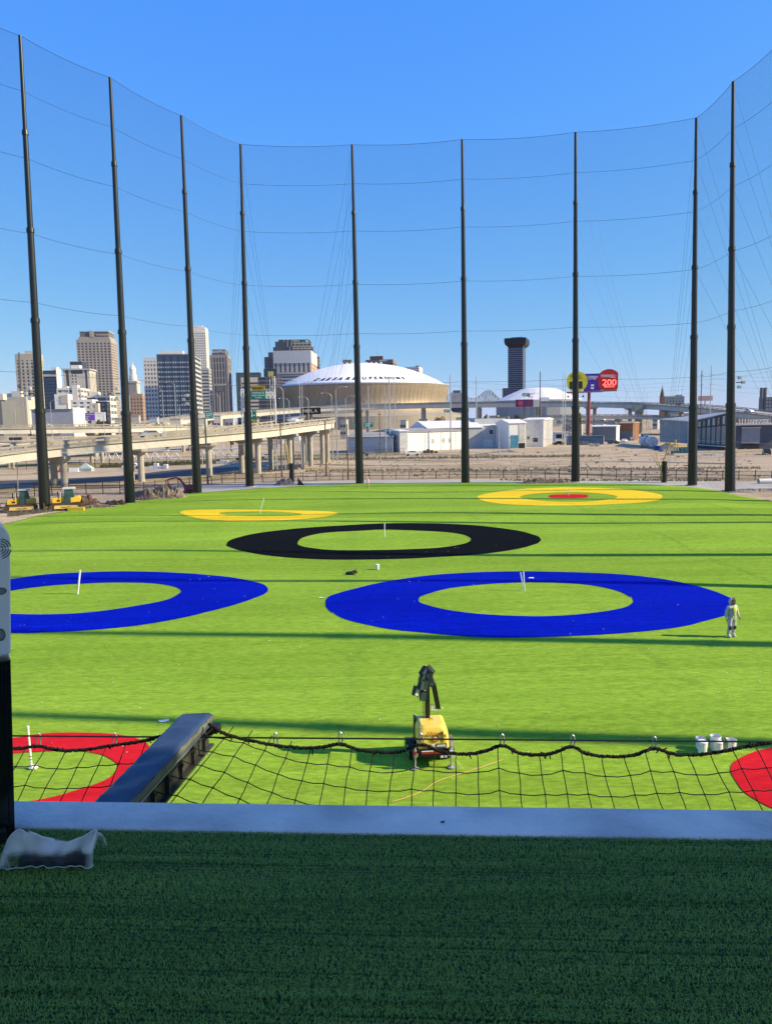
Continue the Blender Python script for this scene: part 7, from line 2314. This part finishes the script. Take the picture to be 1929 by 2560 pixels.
# clear plastic bag with a black part inside
def BP(px, py, lift=0.0):
    q = G(px, py, FZ); return q + Vector((0, 0, lift))
b0 = BP(125, 2168)
t = thing('plastic_bag', b0, 'clear plastic bag holding black parts on the bay turf', 'bag')
pm = bpy.data.materials.new('clear_film'); pm.use_nodes = True
n_ = pm.node_tree; L_ = n_.links.new
bs = n_.nodes['Principled BSDF']; bs.inputs['Base Color'].default_value = (.95, .95, .95, 1); bs.inputs['Roughness'].default_value = .2; bs.inputs['Specular IOR Level'].default_value = .8
tr = n_.nodes.new('ShaderNodeBsdfTransparent'); mx = n_.nodes.new('ShaderNodeMixShader')
nz = n_.nodes.new('ShaderNodeTexNoise'); nz.inputs['Scale'].default_value = 7; nz.inputs['Detail'].default_value = 3; nz.inputs['Distortion'].default_value = 2.2
tc = n_.nodes.new('ShaderNodeTexCoord'); L_(tc.outputs['Object'], nz.inputs['Vector'])
nz.inputs['Scale'].default_value = 5; nz.inputs['Detail'].default_value = 2; nz.inputs['Distortion'].default_value = .6
sx3 = n_.nodes.new('ShaderNodeSeparateXYZ'); L_(tc.outputs['Object'], sx3.inputs[0])
def mth(op, x, y):
    q = n_.nodes.new('ShaderNodeMath'); q.operation = op
    for i_, v in ((0, x), (1, y)):
        if hasattr(v, 'links'): L_(v, q.inputs[i_])
        else: q.inputs[i_].default_value = v
    return q.outputs[0]
def mrg(v, a0, a1, b0, b1):
    q = n_.nodes.new('ShaderNodeMapRange'); L_(v, q.inputs[0])
    for i_, x in zip((1, 2, 3, 4), (a0, a1, b0, b1)): q.inputs[i_].default_value = x
    q.interpolation_type = 'SMOOTHSTEP'
    return q.outputs[0]
wob_ = mth('MULTIPLY', mth('SUBTRACT', nz.outputs[0], .5), .10)
loose = mrg(mth('ADD', sx3.outputs[2], wob_), .040, .062, .06, .68)          # pulled tight low down over the part, loose and milky above
ends = mrg(mth('ABSOLUTE', mth('ADD', sx3.outputs[0], .0), 0.0), .125, .16, .0, .5)
base_ = mth('MAXIMUM', loose, ends)
op_ = mth('MULTIPLY', base_, mrg(nz.outputs[0], .3, .7, .65, 1.25))
L_(op_, mx.inputs[0])
L_(tr.outputs[0], mx.inputs[1]); L_(bs.outputs[0], mx.inputs[2]); L_(mx.outputs[0], n_.nodes['Material Output'].inputs[0])
bp_ = n_.nodes.new('ShaderNodeBump'); bp_.inputs['Strength'].default_value = .6; bp_.inputs['Distance'].default_value = .02; L_(nz.outputs[0], bp_.inputs['Height']); L_(bp_.outputs[0], bs.inputs['Normal'])
# outline of the bag's top edge and foot, read along its length
topl = [(0, 2160), (18, 2108), (36, 2085), (55, 2079), (75, 2086), (100, 2094), (125, 2104), (145, 2111), (165, 2109), (190, 2103), (215, 2092), (232, 2083), (241, 2081), (246, 2094)]
botl = [(0, 2178), (20, 2177), (40, 2174), (60, 2172), (80, 2171), (100, 2172), (120, 2172), (140, 2172), (160, 2172), (180, 2171), (200, 2171), (215, 2171), (228, 2171), (234, 2165)]
rr = random.Random(21)
F_, Bk = [], []
NB = 15
for (tx, ty), (bx_, by_) in zip(crom([(x, y, 0) for x, y in topl], 3, False) and [(q.x, q.y) for q in crom([(x, y, 0) for x, y in topl], 3, False)], [(q.x, q.y) for q in crom([(x, y, 0) for x, y in botl], 3, False)]):
    f0 = G(bx_, by_, FZ)
    tp = D(tx, ty, f0.y + .055)
    bk = Vector((f0.x + (tp.x - f0.x) * .4, f0.y + .13, FZ + .004))
    colF, colB = [], []
    for j in range(NB + 1):
        u = j / NB
        tri = lambda v: abs((v % 2) - 1) * 2 - 1
        cr = .006 * tri(tx * .055 + u * 1.3) * (1 - .3 * u) + .004 * tri(tx * .021 - u * 2.6) + .003 * math.sin(u * 9 + tx * .13)
        q = f0.lerp(tp, u) + Vector((0, -.03 * math.sin(math.pi * u) + cr, .006))
        colF.append(q)
        q2 = bk.lerp(tp, u) + Vector((0, .025 * math.sin(math.pi * u) - cr, .004))
        colB.append(q2)
    F_.append(colF); Bk.append(colB)
bb = MB()
bb.grid(F_)
bb.grid(Bk)
bb.build('film', pm, t, True, smooth=True)
bb = MB(); bb.path([c_[0] for c_ in F_], .0014, 6); bb.path([c_[-1] for c_ in F_], .0022, 6); bb.build('film_hem', mat('film_white', (.75, .78, .8), rough=.25), t, True, smooth=True)
bb = MB()
c0, c1 = BP(46, 2169), BP(212, 2168)
rows = []
for i in range(15):
    f = i / 14
    c = c0.lerp(c1, f) + Vector((0, .038, 0))
    hh = .036 + .014 * math.sin(math.pi * min(1, f * 1.25)) - .012 * max(0, f - .7)
    rows.append([c + Vector((0, -.036 * math.cos(a), .002 + hh * max(0, math.sin(a)) * (1 + .1 * math.sin(7 * f)))) for a in [math.pi * k / 8 for k in range(9)]])
bb.grid(rows); bb.add(rows[0], [tuple(range(9))]); bb.add(rows[-1], [tuple(range(9))])
bb.build('black_part', mat('part_black', (.003, .0035, .005), rough=.5, spec=.15), t, True)
